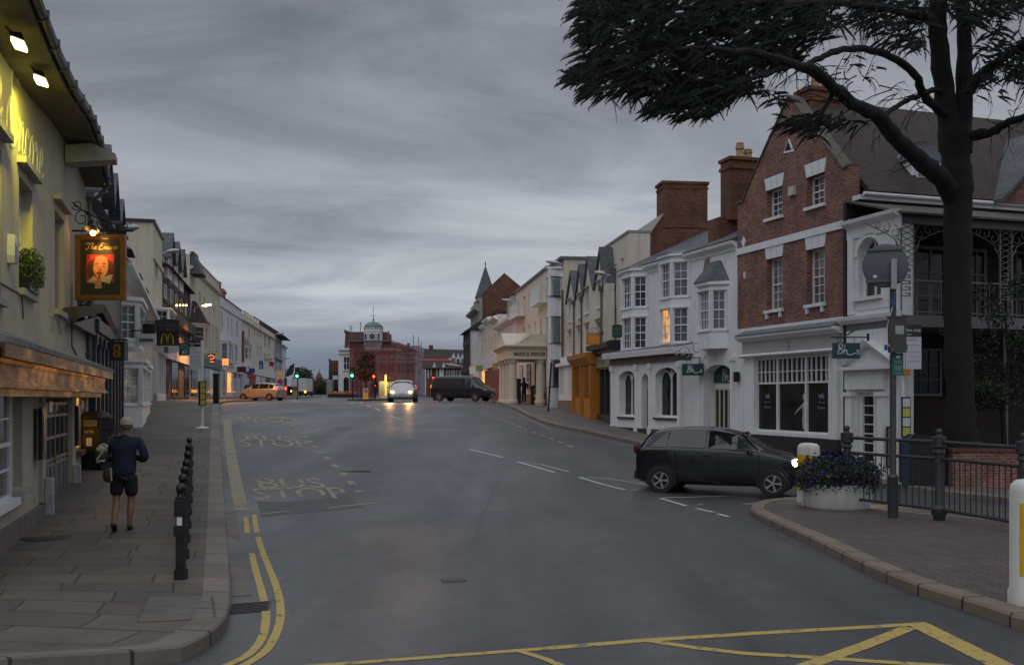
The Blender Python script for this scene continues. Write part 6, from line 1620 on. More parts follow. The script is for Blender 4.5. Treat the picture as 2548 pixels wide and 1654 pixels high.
mb = MB(); a.box(mb, 1008, 1014, 851, 870, 3, 4); mb.build('chimney', MATS['red_brick'], TH)
tx = a.x(924); tr_ = (a.x(948) - a.x(900)) / 2
mb = MB(); mb.lathe([(tr_, a.z(868)), (tr_, a.z(817)), (tr_ + .12, a.z(816)), (tr_ + .12, a.z(814.5)), (tr_ - .1, a.z(814))], (tx, 2.4, 0), 8); tw = mb.build('tower', MATS['bright_render'], TH); 
mb = MB(); zc_ = a.z(835.5)
mb.lathe([(.46, -.06), (.46, .0), (.38, .02), (.001, .02)], (tx, 2.4 - tr_ - .03, 0), 20, axis='y')
for i in range(len(mb.v)): mb.v[i] = (mb.v[i][0], mb.v[i][1], mb.v[i][2] + zc_)
cf = mb.build('clock_face', M('clock_dark', (.06, .06, .065), .5, .2, 4, 0), tw)
mb = MB(); mb.box(tx - .02, tx + .02, 2.4 - tr_ - .13, 2.4 - tr_ - .095, zc_, zc_ + .32); mb.box(tx - .02, tx + .2, 2.4 - tr_ - .13, 2.4 - tr_ - .095, zc_ - .02, zc_ + .02); mb.build('clock_hands', MATS['brass'], cf)
for px in (906.5, 940.5): mb = MB(); a.box(mb, px - 1.2, px + 1.2, 829, 843, 2.4 - tr_ - .02, 2.4 - tr_ * .5); mb.build('slit_window', MATS['interior_dark'], tw)
mb = MB(); dr = tr_ + .02; zd = a.z(815); dh = a.z(797.5) - zd
mb.lathe([(dr * math.cos(R(t)), zd + dh * math.sin(R(t))) for t in range(0, 90, 9)] + [(.12, zd + dh), (.1, zd + dh + .25), (.18, zd + dh + .35), (.05, zd + dh + .6), (.03, a.z(757))], (tx, 2.4, 0), 20)
mb.tube([(tx - .55, 2.4, a.z(783)), (tx + .55, 2.4, a.z(783))], .03, 4); mb.tube([(tx, 1.9, a.z(783)), (tx, 2.9, a.z(783))], .03, 4); mb.build('dome', M('verdigris', (.09, .2, .14), .6, .3, 3, .1), tw, smooth=True)
# scaffold with netting
sc = thing('scaffolding', 'scaffolding hung with pink debris netting round the clock hall', 'scaffolding', a.o)
mb = MB()
for px, y0 in ((875, 812), (879, 812), (901, 803), (955, 813), (970, 823), (985, 850), (1000, 858), (1015, 858), (1031, 835), (1043, 840), (1050, 850)):
    mb.tube([(a.x(px), -1.6, -.5), (a.x(px), -1.6, a.z(y0))], .06, 5)
for py, p0, p1 in ((828, 875, 972), (834, 875, 972), (841, 875, 972), (848, 870, 980), (862, 874, 1050), (880, 874, 1050), (900, 874, 1050), (920, 874, 1050)): mb.tube([(a.x(p0), -1.65, a.z(py)), (a.x(p1), -1.65, a.z(py))], .05, 5)
mb.box(a.x(873), a.x(981), -2.6, -1.2, a.z(851.5), a.z(849.5)); mb.build('poles', M('scaffold_tube', (.11, .115, .12), .5, .2, 5, 0), sc)
mb = MB()
mb.add([(a.x(874), -1.75, a.z(851)), (a.x(978), -1.75, a.z(851)), (a.x(978), -1.75, -.3), (a.x(874), -1.75, -.3)], [(0, 1, 2, 3)])
mb.add([(a.x(978), -1.76, a.z(855)), (a.x(1050), -1.2, a.z(864)), (a.x(1050), -1.2, -.3), (a.x(978), -1.76, -.3)], [(0, 1, 2, 3)])
mb.add([(a.x(1050), -1.2, a.z(864)), (a.x(1050), 6, a.z(864)), (a.x(1050), 6, -.3), (a.x(1050), -1.2, -.3)], [(0, 1, 2, 3)])
mb.build('netting', MATS['pink_netting'], sc)
hb = At(960, 992, 161)
ho = thing('hoarding', 'yellow lit hoarding and doorway at the foot of the netting', 'hoarding', hb.o)
mb = MB(); hb.box(mb, 943, 957, 948, 986, 0, .2); hb.box(mb, 962, 985, 950, 986, 0, .2); mb.build('boards', M('pale_boards', (.42, .4, .2), .8, .2, 3, .1), ho)
mb = MB(); hb.box(mb, 957, 962, 932, 984, .1, .2); mb.build('lit_opening', E('yellow_glow', (.8, .62, .16), .55), ho)
ld = bpy.data.lights.new('hoarding_light', 'POINT'); ld.energy = 120; ld.color = (1, .75, .3); ld.shadow_soft_size = .3
lo = bpy.data.objects.new('hoarding_light', ld); COL.objects.link(lo); lo.location = hb.o + Vector((-.1, -1.2, 3))
# tudor range to the right
a = At(1110, 992, 150)
tu = thing('gabled_tudor_range', 'long dark roofed timbered range with small white gables', 'building', a.o)
mb = MB(); a.box(mb, 1060, 1172, 915, 1000, 0, 8); mb.build('wall', MATS['brown_brick'], tu)
mb = MB(); mb.hexa([(a.x(1050), -.5, a.z(916)), (a.x(1172), -.5, a.z(916)), (a.x(1172), 8, a.z(916)), (a.x(1050), 8, a.z(916))], [(a.x(1050), 4, a.z(864)), (a.x(1172), 4, a.z(868)), (a.x(1172), 5, a.z(868)), (a.x(1050), 5, a.z(864))]); mb.build('roof', MATS['clay_roof'], tu)
for px, py, w in ((1127, 878, 5), (1139, 879, 5), (1150, 879, 5), (1081, 901, 4), (1104, 901, 4)):
    mb = MB(); a.poly(mb, [(px - w, py + 25 if w == 5 else py + 14), (px + w, py + 25 if w == 5 else py + 14), (px + w, py + 12 if w == 5 else py + 12), (px, py), (px - w, py + 12)], -.3 if w == 4 else .8, 3.5); g2 = mb.build('gable', MATS['white_render'], tu)
    if w == 5: mb = MB(); a.box(mb, px - 3, px + 3, py + 13, py + 23, .75, .79); mb.build('window', MATS['window_glass'], g2)
for px in (1115, 1127, 1139, 1150): mb = MB(); a.box(mb, px - 4, px + 4, 921, 941, -.06, -.003); w_ = mb.build('window_frame', MATS['white_joinery'], tu); mb = MB(); a.box(mb, px - 3, px + 3, 922, 940, -.08, -.061); mb.build('pane', MATS['window_glass'], w_)
for px0, px1 in ((1064, 1067), (1072, 1074), (1086, 1088), (1093, 1104)): mb = MB(); a.box(mb, px0, px1, 918, 940, -.06, -.003); mb.build('panel', MATS['white_render'], tu)
for px in (1064, 1069): mb = MB(); a.box(mb, px - 2.2, px + 2.2, 855, 872, 4, 5); mb.build('chimney', MATS['brown_brick'], tu)
a = At(1092, 900, 120)
bn = thing('street_banner', 'red banner with white lettering strung across the far street', 'banner', a.o)
mb = MB(); a.poly(mb, [(1038, 893), (1045, 891), (1126, 889), (1126, 899), (1045, 899), (1038, 897)], 0, .03); bo = mb.build('cloth', M('banner_red', (.3, .03, .04), .6, .15, 3, 0), bn)
mb = MB(); text(mb, 'STRATFORD FAMILY CARNIVAL', a.x(1080), -.01, a.z(897), .3, .01, sx=.9); a.box(mb, 1117, 1125, 890, 896, -.02, -.005); mb.build('lettering', MATS['sign_white'], bo)
mb = MB(); mb.tube([(a.x(1038), 0, a.z(893)), (a.x(1000), 2, a.z(895))], .02, 4); mb.tube([(a.x(1126), 0, a.z(892)), (a.x(1165), -3, a.z(880))], .02, 4); mb.build('cable', MATS['black_metal'], bn)
# small building left of the hall, distant roofs, hedge, tree, spire
a = At(830, 992, 172)
sb = thing('small_gabled_house', 'small red roofed timbered house left of the clock hall', 'house', a.o)
mb = MB(); a.box(mb, 818, 843, 924, 1000, 0, 7); mb.build('wall', MATS['dark_timber'], sb); mb = MB(); a.poly(mb, [(815, 926), (816, 896), (843, 896), (843, 926)], 1, 5); a.box(mb, 815, 818, 892, 898, 1, 2); mb.build('roof', MATS['red_roof'], sb)
mb = MB(); a.box(mb, 828, 841, 934, 944, -.05, -.002); mb.build('panel', MATS['white_render'], sb)
mb = MB(); a.box(mb, 818, 832, 945, 980, -2, -.1); mb.build('porch', M('dim_white', (.3, .3, .3), .7, .2, 4, .1), sb)
a = At(800, 988, 280)
fr_ = thing('far_town_roofs', 'dark distant roofs at the end of the street', 'building', a.o)
mb = MB(); a.box(mb, 744, 775, 955, 1000, 0, 10); a.box(mb, 772, 842, 948, 1000, 2, 12); mb.build('wall', MATS['brown_brick'], fr_)
mb = MB(); mb.hexa([(a.x(742), -1, a.z(955)), (a.x(777), -1, a.z(955)), (a.x(777), 10, a.z(955)), (a.x(742), 10, a.z(955))], [(a.x(744), 4, a.z(942)), (a.x(775), 4, a.z(942)), (a.x(775), 5, a.z(942)), (a.x(744), 5, a.z(942))]); mb.hexa([(a.x(770), 1, a.z(950)), (a.x(844), 1, a.z(950)), (a.x(844), 12, a.z(950)), (a.x(770), 12, a.z(950))], [(a.x(776), 5, a.z(941)), (a.x(844), 5, a.z(941)), (a.x(844), 6, a.z(941)), (a.x(776), 6, a.z(941))]); mb.build('roof', MATS['clay_roof'], fr_)
a = At(793, 960, 275)
ts = thing('distant_turret', 'small pyramid roofed turret far down the street', 'turret', a.o)
mb = MB(); a.box(mb, 787, 800, 938, 975, 0, 1.4); mb.build('tower', MATS['brown_brick'], ts); mb = MB(); x0, x1, z0_, z1_ = a.x(784), a.x(802), a.z(940), a.z(922)
mb.add([(x0, -.3, z0_), (x1, -.3, z0_), (x1, 1.7, z0_), (x0, 1.7, z0_), ((x0 + x1) / 2, .7, z1_)], [(0, 1, 4), (1, 2, 4), (2, 3, 4), (3, 0, 4)]); mb.tube([((x0 + x1) / 2, .7, z1_ - .1), ((x0 + x1) / 2, .7, z1_ + .7)], .06, 4); mb.build('roof', MATS['red_roof'], ts)
def roundtree(name, label, px, py, Y, w, h, n=1500, s=.2, col='tree_leaf'):
    b = P(px, py, Y); t = thing(name, label, 'tree', b)
    M('tree_leaf', (.035, .05, .022), .7, .5, 3, 0)
    MB().tube([(0, 0, 0), (.1, 0, h * .4), (0, .1, h * .7)], [.25, .18, .08], 7).build('trunk', MATS['dark_timber'], t)
    mb = MB()
    for _ in range(9):
        c = (random.uniform(-.55, .55) * w, random.uniform(-.5, .5) * w, h * random.uniform(.45, .85)); leaves(mb, c, w * .42, w * .4, h * .24, n // 9, s, shell=.2)
    mb.build('crown', MATS[col], t); return t
roundtree('far_tree', 'round green tree beyond the left traffic light', 752, 990, 210, 2.6, 6.6, 1800, .22)
roundtree('far_tree', 'smaller thin tree beside the far lorry', 768, 990, 205, 1.3, 5.0, 700, .18)
a = At(780, 990, 235)
hd = tag(MB().build('hedge', MATS['tree_leaf']), 'long dark hedge across the end of the road', 'hedge')
mb = MB()
for k in range(14): leaves(mb, (P(758 + k * 4, 0, 235).x, 235, 4.6), 1.8, 1.5, 1.7, 160, .25, shell=0)
hd.data = mb.mesh('hedge'); hd.data.materials.append(MATS['tree_leaf'])
# flower bed and island at the top
a = At(850, 990, 128)
fb_ = thing('orange_flower_bed', 'long low bed of orange flowers in front of the clock hall', 'flower bed', a.o)
mb = MB(); a.box(mb, 816, 888, 980, 991, 0, 3); mb.build('edging', MATS['dark_paint'], fb_)
mb = MB()
for k in range(26): leaves(mb, (a.x(820 + k * 2.55), .8 + random.uniform(0, 1.5), a.z(977.5) + random.uniform(-.1, .12)), .35, .5, .2, 34, .07, shell=0)
mb.build('flowers', M('orange_petal', (.55, .2, .02), .6, .4, 8, 0), fb_)
isl_c = G(905, 1000)
a = At(905, 990, 88)
it = []
for q in ((862, 992), (880, 996), (905, 1000), (924, 999), (944, 992), (930, 987), (880, 986)): pass
cx0, cy0 = P(900, 0, 88).x, 88
def ovl(rx_, ry_, n=26): return [(cx0 + rx_ * math.cos(2 * math.pi * i / n), cy0 + 6 + ry_ * math.sin(2 * math.pi * i / n)) for i in range(n)]
mb = MB(); ps = ovl(1.7, 9)
vs = [(x, y, g(x, y) + .13) for x, y in ps] + [(x, y, g(x, y) - .2) for x, y in ps]; n = len(ps)
mb.add(vs, [(i, (i + 1) % n, n + (i + 1) % n, n + i) for i in range(n)] + [tuple(range(n))]); struct(mb.build('island_at_lights', kerbm), 'small kerbed traffic island at the far lights', 'traffic island')

def bollard_keepleft(name, label, px, py, Y):
    b = P(px, py, Y); t = thing(name, label, 'bollard', b)
    MB().prism(arch(-.22, .22, 0, .95, 8, .12), -.12, .12).build('body', M('bollard_yellow', (.6, .36, .02), .5, .1, 4, 0), t)
    mb = MB(); mb.lathe([(.16, -.02), (.16, .0), (.001, .0)], (0, -.12, 0), 18, axis='y'); 
    for i in range(len(mb.v)): mb.v[i] = (mb.v[i][0], mb.v[i][1], mb.v[i][2] + .72)
    d_ = mb.build('roundel', M('sign_blue', (.02, .09, .35), .4, .1, 4, 0), t)
    MB().ribbon([(.06, .8), (-.05, .66)], .04, -.15, .008).ribbon([(-.07, .74), (-.06, .64), (.03, .65)], .035, -.15, .008).build('arrow', MATS['sign_white'], d_)
    return t
bollard_keepleft('keep_left_bollard', 'yellow keep left bollard on the far island', 910, 993, 86)
# flower tower
a = At(911, 992, 92)
ft_ = thing('flower_tower', 'tall pole tower of red flower baskets on the far island', 'flower tower', a.o)
mb = MB(); mb.tube([(0, 0, -.2), (0, 0, a.z(875))], .07, 6); mb.tube([(.45, 0, -.2), (.45, 0, a.z(955))], .05, 6); mb.tube([(-.45, 0, -.2), (-.45, 0, a.z(955))], .05, 6); mb.build('pole', MATS['black_metal'], ft_)
blobs = ((907, 882, 9, 9), (922, 886, 10, 10), (898, 900, 10, 10), (913, 905, 13, 11), (925, 905, 8, 10), (900, 925, 12, 12), (920, 922, 12, 12), (908, 938, 14, 10))
for i, (px, py, rx_, ry_) in enumerate(blobs):
    mb = MB(); leaves(mb, (a.x(px), random.uniform(-.2, .2), a.z(py)), rx_ / F * 92 * 1.25, .45, ry_ / F * 92 * 1.2, 520, .07, 0, .1); leaves(mb, (a.x(px), -.15, a.z(py - 2)), rx_ / F * 92 * 1.3, .5, ry_ / F * 92 * 1.25, 130, .06, 1, .6)
    mb.build('basket', [MATS['tree_leaf'], M('red_petal', (.45, .04, .02), .6, .4, 8, 0)] if i % 3 else [MATS['tree_leaf'], M('dusky_petal', (.2, .12, .22), .6, .4, 8, 0)], ft_)
a = At(900, 992, 90)
pb2 = thing('purple_flower_bed', 'low purple flowers at the foot of the flower tower', 'flower bed', a.o)
mb = MB()
for px in (890, 896, 902, 920, 924): mb = MB(); leaves(mb, (a.x(px), 0, .42), .3, .3, .35, 90, .05, shell=.1); mb.build('flower_clump', M('purple_petal', (.09, .06, .2), .6, .4, 8, 0), pb2)

# traffic lights
def signal(label, px, Y, py_top, lit, z_at, name='traffic_light', group='traffic lights at the junction', back=False):
    a = At(px, 985, Y); gz = g(a.o.x, Y); t = thing(name, label, 'traffic light', (a.o.x, Y, gz), 0, group)
    zt_ = EYE - (py_top - HY) / F * Y - gz
    MB().tube([(0, 0, -.2), (0, 0, zt_)], .06, 8).build('pole', MATS['black_metal'], t)
    hd_ = MB().box(-.17, .17, -.28, -.07, zt_ - 1.0, zt_ - .02).box(-.25, .25, -.09, -.075, zt_ - 1.05, zt_ + .05).build('head', MATS['black_metal'], t)
    zl = EYE - (z_at - HY) / F * Y - gz
    for k, (c, nm) in enumerate((('red', 'red_lens'), ('amber', 'amber_lens'), ('green', 'green_lens'))):
        z = zt_ - .2 - k * .31
        colr = {'red': (1, .03, .01), 'amber': (1, .45, .02), 'green': (.05, 1, .45)}[c]
        if c in lit: mt_ = E('signal_' + c, colr, 14)
        else: mt_ = M('unlit_' + c, tuple(x * .08 for x in colr), .3, .1, 3, 0)
        mb = MB(); mb.lathe([(.11, 0), (.09, -.03), (.001, -.045)], (0, -.282, 0), 14, axis='y')
        for i in range(len(mb.v)): mb.v[i] = (mb.v[i][0], mb.v[i][1], mb.v[i][2] + z)
        ln_ = mb.build('lens', mt_, hd_)
        mb = MB(); mb.tube([(.12 * math.cos(R(q)), -.36, z + .12 * math.sin(R(q))) for q in range(0, 181, 30)], .014, 4); mb.build('visor', MATS['black_metal'], ln_)
    if lit:
        c = lit[0]; k = {'red': 0, 'amber': 1, 'green': 2}[c]
        ld = bpy.data.lights.new('signal_light', 'POINT'); ld.energy = 14; ld.color = {'red': (1, .05, .02), 'green': (.1, 1, .5)}[c]; ld.shadow_soft_size = .1
        lo = bpy.data.objects.new('signal_light', ld); COL.objects.link(lo); lo.location = (a.o.x, Y - .6, gz + zt_ - .2 - k * .31)
    return t
signal('left traffic light glowing green beside the dark flags', 740.5, 100, 915, ('green',), 935)
signal('middle traffic light glowing green left of the flower tower', 877, 96, 913, ('green',), 932)
signal('traffic light showing red right of the flower tower, upper of its pair', 931, 97, 931, ('red',), 939)
signal('short signal showing red behind the flower tower', 933.5, 99, 951, ('red',), 957)
signal('traffic light showing red behind the dark van', 1079.5, 92, 936, ('red',), 944)
signal('low red signal just behind the tail of the dark van', 1082.5, 90, 954, ('red',), 962)
def roadsign(label, px0, px1, py0, py1, Y, parts, post=True, board=None):
    a = At((px0 + px1) / 2, py1, Y); gz = g(a.o.x, Y); t = thing('road_sign', label, 'road sign', (a.o.x, Y, gz)); w = (px1 - px0) / F * Y; z0_ = EYE - (py1 - HY) / F * Y - gz; h = (py1 - py0) / F * Y
    if board: MB().box(-w / 2, w / 2, -.02, .02, z0_, z0_ + h).build('board', board, t)
    if post: MB().tube([(0, .06, -.2), (0, .06, z0_ + h)], .05, 6).build('post', MATS['galvanised'], t)
    for (cx_, cz_, r_, m_, th) in parts:
        mb = MB(); mb.lathe([(r_, 0), (r_, -th), (.001, -th)], (cx_ * w, -.021, 0), 20, axis='y')
        for i in range(len(mb.v)): mb.v[i] = (mb.v[i][0], mb.v[i][1], mb.v[i][2] + z0_ + cz_ * h)
        mb.build('roundel', m_, t)
    return t, w, h, z0_
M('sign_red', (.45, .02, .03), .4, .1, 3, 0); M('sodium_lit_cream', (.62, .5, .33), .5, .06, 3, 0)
t, w, h, z0_ = roadsign('cream panel with ring notice above a red and blue no stopping roundel', 688, 706, 921, 959, 95, ((0, .24, .3, MATS['sign_red'], .01), (0, .24, .24, MATS['sign_blue'], .014), (0, .76, .26, MATS['sign_red'], .008), (0, .76, .235, MATS['sodium_lit_cream'], .012)), board=MATS['sodium_lit_cream'])
mb = MB()
for s_ in (1, -1): mb.ribbon([(-.19, z0_ + .24 * h - .19 * s_), (.19, z0_ + .24 * h + .19 * s_)], .07, -.042, .006)
mb.build('saltire', MATS['sign_red'], t)
t, w, h, z0_ = roadsign('red and white no entry sign in front of the hoarding', 966, 974, 935, 944, 120, ((0, .5, .22, MATS['sign_red'], .01),)); MB().box(-.15, .15, -.04, -.035, z0_ + .16, z0_ + .24).build('bar', MATS['sign_white'], t)
roadsign('small green oval sign on a post before the far right shops', 1184, 1202, 909, 923, 84, (), board=M('oval_green', (.16, .26, .1), .5, .1, 3, 0))
roadsign('pale notice board at the far right corner', 1168, 1184, 912, 930, 88, (), board=MATS['sign_white'])
roadsign('blank pale square sign on a thin post by the lit shop', 553, 569, 892, 909, 78, (), board=M('pale_panel', (.5, .42, .34), .6, .05, 3, 0))
# flags
a = At(725, 960, 118); t = thing('dark_flag', 'dark green flags hanging by the left traffic light', 'flag', a.o)
mb = MB(); a.poly(mb, [(711, 936), (714, 919), (719, 916), (720, 911), (731, 904), (733, 905), (729, 930), (715, 937)], 0, .05); mb.build('cloth', M('flag_green', (.01, .035, .03), .7, .2, 3, 0), t); MB().tube([(a.x(709), .05, a.z(992)), (a.x(711), .05, a.z(915))], .05, 5).build('pole', MATS['black_metal'], t)

# ================================================================ VEHICLES
def wheel(par, x, y, r, w=.2, side=-1, alloy='alloy'):
    tm = MATS.get('tyre') or M('tyre', (.015, .015, .016), .8, .2, 8, .1); am = MATS.get('alloy') or M('alloy', (.32, .32, .33), .35, .1, 5, 0, metal=.4)
    mb = MB(); mb.lathe([(r * .62, -w / 2), (r * .93, -w / 2), (r, -w * .35), (r, w * .35), (r * .93, w / 2), (r * .62, w / 2), (r * .6, w * .2), (r * .6, -w * .2), (r * .62, -w / 2)], (0, 0, 0), 22, axis='y', cap=False); wo = mb.build('wheel', tm, par, smooth=True); wo.location = (x, y, r)
    mb = MB(); s = side; mb.lathe([(r * .63, s * w * .3), (r * .63, s * w * .44), (r * .57, s * w * .46), (r * .55, s * w * .36)], (0, 0, 0), 20, axis='y', cap=False)
    for k in range(5):
        t_ = 2 * math.pi * k / 5; mb.hexa([(math.cos(t_ + q) * rr * r, s * w * .47, math.sin(t_ + q) * rr * r) for rr, q in ((.08, -.6), (.58, -.16), (.58, .16), (.08, .6))], [(math.cos(t_ + q) * rr * r, s * w * .37, math.sin(t_ + q) * rr * r) for rr, q in ((.08, -.6), (.58, -.16), (.58, .16), (.08, .6))])
    mb.lathe([(.1 * r, s * w * .36), (.14 * r, s * w * .5), (.001, s * w * .52)], (0, 0, 0), 10, axis='y')
    mb.build('rim', am, wo)
    MB().lathe([(r * .6, s * w * .1), (r * .6, s * w * .3), (.001, s * w * .3)], (0, 0, 0), 18, axis='y').build('brake_disc', tm, wo)
    return wo
def vehicle(name, label, cat, loc, rz, st, W, paint, wheels, r, glass_idx, head=None, tail=None, plate=None, trim=None, mirror=None):
    """st: stations from tail to nose (x, z_low, z_belt, z_top, half_belt, half_top) ; x forward"""
    t = thing(name, label, cat, loc, rz)
    def ring(s):
        x, zl, zb, zt, wb, wt = s
        half = [(wb * .82, zl), (wb * .97, zl + .07), (wb, zl + (zb - zl) * .45), (wb * .985, zb - .03), (wb * .96, zb), (wt + (.0), zt - .05), (wt * .86, zt), (wt * .4, zt + .025)]
        return [(x, -y, z) for y, z in half] + [(x, 0, zt + .03)] + [(x, y, z) for y, z in reversed(half)] + [(x, 0, zl)]
    rings = [ring(s) for s in st]; n = len(rings[0]); mb = MB()
    mb.add([p for r_ in rings for p in r_], [(i * n + k, i * n + (k + 1) % n, (i + 1) * n + (k + 1) % n, (i + 1) * n + k) for i in range(len(st) - 1) for k in range(n)] + [tuple(range(n)), tuple(range((len(st) - 1) * n, len(st) * n))])
    body = mb.build('body', paint, t, smooth=True)
    mod = body.modifiers.new('s', 'SUBSURF'); mod.levels = 1; mod.render_levels = 2
    # side windows
    def lerp(a, b, q): return tuple(a[i] + (b[i] - a[i]) * q for i in range(3))
    def quadwin(a, b, c, d, nm, off, inset=(.04, .1)):
        # a,b lower (rear,front) ; d,c upper
        a2, b2 = lerp(a, b, .0), b; L = Vector(b) - Vector(a)
        nrm = (Vector(b) - Vector(a)).cross(Vector(d) - Vector(a)).normalized()
        if nrm.dot(Vector(off)) < 0: nrm = -nrm
        cen = (Vector(a) + Vector(b) + Vector(c) + Vector(d)) / 4
        ps = [Vector(p) + (cen - Vector(p)) * inset[0] * 1.6 for p in (a, b, c, d)]
        MB().hexa([p + nrm * .004 for p in ps], [p + nrm * .016 for p in ps]).build(nm, MATS['car_glass'], t)
    for (i, j) in glass_idx['side']:
        for s_ in (0, 1):
            A, B = rings[i], rings[j]; lo_, hi = (4, 5) if s_ == 0 else (n - 6 - 0, n - 7)
            lo_, hi = (4, 5) if s_ == 0 else (12, 11)
            quadwin(A[lo_], B[lo_], B[hi], A[hi], 'side_window', (0, -1 if s_ == 0 else 1, 0), (.05, .1))
    for nm, (i, j) in glass_idx['ends'].items():
        A, B = rings[i], rings[j]                # i lower, j upper
        quadwin(A[4], A[12], B[10], B[6], nm, (1 if nm == 'windscreen' else -1, 0, .3), (.06, .1))
    for x in wheels:
        for s_ in (-1, 1):
            wheel(t, x, s_ * (W / 2 - .045), r, .2, s_)
            ar = MB(); ar.lathe([(r * 1.16, s_ * (W / 2 - .2)), (r * 1.16, s_ * (W / 2 + .003)), (.001, s_ * (W / 2 + .003))], (0, 0, 0), 22, axis='y'); 
            for i in range(len(ar.v)): ar.v[i] = (ar.v[i][0] + x, ar.v[i][1], max(ar.v[i][2] + r * 1.02, st[len(st) // 2][1] + .0))
            ar.build('wheel_arch', MATS['tyre'], t)
    x0, x1 = st[0][0], st[-1][0]
    tl = M('tail_red', (.3, .01, .01), .25, .1, 3, 0)
    for s_ in (-1, 1):
        if tail: 
            q = tail; o_ = MB().ball((q[0], s_ * q[1], q[2]), 1, 10, 0, q[3]).build('tail_lamp', q[4], t, smooth=True)
        if head:
            q = head; MB().ball((q[0], s_ * q[1], q[2]), 1, 12, 0, q[3]).build('headlamp', q[4], t, smooth=True)
        if mirror:
            q = mirror; MB().ball((q[0], s_ * q[1], q[2]), .1, 8, 0, (.6, 1.1, .75)).build('mirror', q[3], t, smooth=True)
    if plate:
        for (x, z, m_, s_) in plate: MB().box(x, x + .02 * s_, -.26, .26, z, z + .11).build('number_plate', m_, t)
    # dark lower sill, bumpers
    return t, rings
def paintm(name, col, rough=.3, metal=.3): return M(name, col, rough, .05, 2, 0, metal=metal, coat=.6)
wp = M('plate_white', (.5, .5, .48), .4, .03, 3, 0); yp = M('plate_yellow', (.5, .38, .05), .4, .03, 3, 0)
hatch = [(-1.86, .42, .62, .66, .62, .58), (-1.9, .3, .78, .84, .76, .68), (-1.8, .22, .95, 1.02, .81, .7), (-1.55, .2, .98, 1.36, .82, .6), (-1.1, .19, .98, 1.43, .83, .6), (-.2, .18, .97, 1.46, .83, .61), (.5, .18, .95, 1.36, .83, .59), (.95, .19, .94, 1.02, .83, .66), (1.4, .2, .86, .92, .81, .66), (1.78, .24, .72, .76, .74, .6), (1.9, .36, .56, .6, .62, .5)]
def ghatch(nm='windscreen'): return {'side': ((3, 4), (4, 5), (5, 6)), 'ends': {'windscreen': (7, 6), 'rear_window': (2, 3)}}
# silver hatchback lit orange, parked to the left
Yc = 82; cxp = (652 - CX) / F * Yc
dirv = Vector((-.95, .34)); sp_ = paintm('silver_paint', (.34, .34, .35), .35, .5)
amber_red = E('tail_glow', (1, .05, .02), 3.5)
v1, _ = vehicle('parked_hatchback', 'small silver hatchback parked by the left kerb in orange lamplight', 'car', (cxp, Yc, g(cxp, Yc) + .02), math.atan2(dirv.y, dirv.x), hatch, 1.64, sp_, (-1.2, 1.22), .29, ghatch(), head=(1.72, .6, .68, (.14, .14, .09), MATS['galvanised']), tail=(-1.78, .7, .98, (.1, .1, .2), amber_red), plate=((-1.93, .62, yp, 1),), mirror=(.75, .88, .98, sp_))
# oncoming car with headlamps on
Yc = 67; cxp = (1003 - CX) / F * Yc
hl = E('headlamp_glow', (1, .5, .14), 3.2)  # orange lens colour stands in for the halo of glare round the lamp
saloon = [(s[0] * 1.1, s[1], s[2], s[3] + .02 * (s[3] > 1.1), s[4] * 1.04, s[5] * 1.04) for s in hatch]
wpnt = paintm('pale_car_paint', (.42, .42, .43), .3, .2)
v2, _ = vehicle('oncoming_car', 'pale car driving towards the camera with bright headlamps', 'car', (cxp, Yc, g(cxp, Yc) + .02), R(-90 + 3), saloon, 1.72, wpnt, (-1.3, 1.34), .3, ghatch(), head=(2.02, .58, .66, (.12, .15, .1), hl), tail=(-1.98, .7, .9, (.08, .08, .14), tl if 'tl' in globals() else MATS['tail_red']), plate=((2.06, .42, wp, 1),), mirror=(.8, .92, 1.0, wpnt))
MB().box(2.0, 2.05, -.35, .35, .5, .58).build('grille', MATS['tyre'], v2)
for s_ in (-1, 1): MB().ball((2.1, s_ * .58, .66), .075, 10).build('headlamp_bulb', E('headlamp_core', (1, .85, .5), 26), v2)
for s_ in (-1, 1):
    ld = bpy.data.lights.new('headlamp_beam', 'SPOT'); ld.energy = 330; ld.color = (1, .5, .16); ld.spot_size = R(50); ld.spot_blend = .7; ld.shadow_soft_size = .12
    lo = bpy.data.objects.new('headlamp_beam', ld); COL.objects.link(lo); lo.location = (cxp + s_ * .62, Yc - 2.25, g(cxp, Yc) + .68); lo.rotation_euler = (R(84), 0, R(180))
# dark van
Yc = 77; cxp = (1152 - CX) / F * Yc
van = [(-2.3, .5, .9, .95, .8, .74), (-2.34, .34, 1.1, 1.2, .9, .84), (-2.3, .27, 1.12, 1.84, .94, .78), (-2.0, .26, 1.12, 1.93, .95, .78), (-.6, .25, 1.12, 1.95, .95, .79), (.65, .25, 1.12, 1.95, .95, .79), (1.05, .25, 1.12, 1.86, .95, .76), (1.75, .25, 1.1, 1.2, .94, .76), (2.15, .27, .98, 1.05, .92, .76), (2.4, .32, .8, .86, .86, .7), (2.5, .42, .6, .66, .72, .6)]
vp = paintm('dark_blue_paint', (.006, .010, .02), .35, .2)
v3_, rr3 = vehicle('dark_van', 'dark blue panel van crossing at the right of the junction', 'van', (cxp, Yc, g(cxp, Yc) + .02), R(-24), van, 1.9, vp, (-1.55, 1.5), .34, {'side': ((5, 6),), 'ends': {'windscreen': (7, 6), 'rear_window': (1, 2)}}, head=(2.22, .74, .86, (.16, .12, .1), MATS['galvanised']), tail=(-2.3, .86, 1.1, (.05, .05, .2), E('tail_dim', (1, .25, .05), 1.2)), plate=((2.5, .42, wp, 1),), mirror=(1.35, 1.04, 1.18, vp))
for s_ in (-1, 1): MB().box(-2.1, 2.1, s_ * .965, s_ * .95, .62, .68).build('side_strip', MATS['tyre'], v3_)
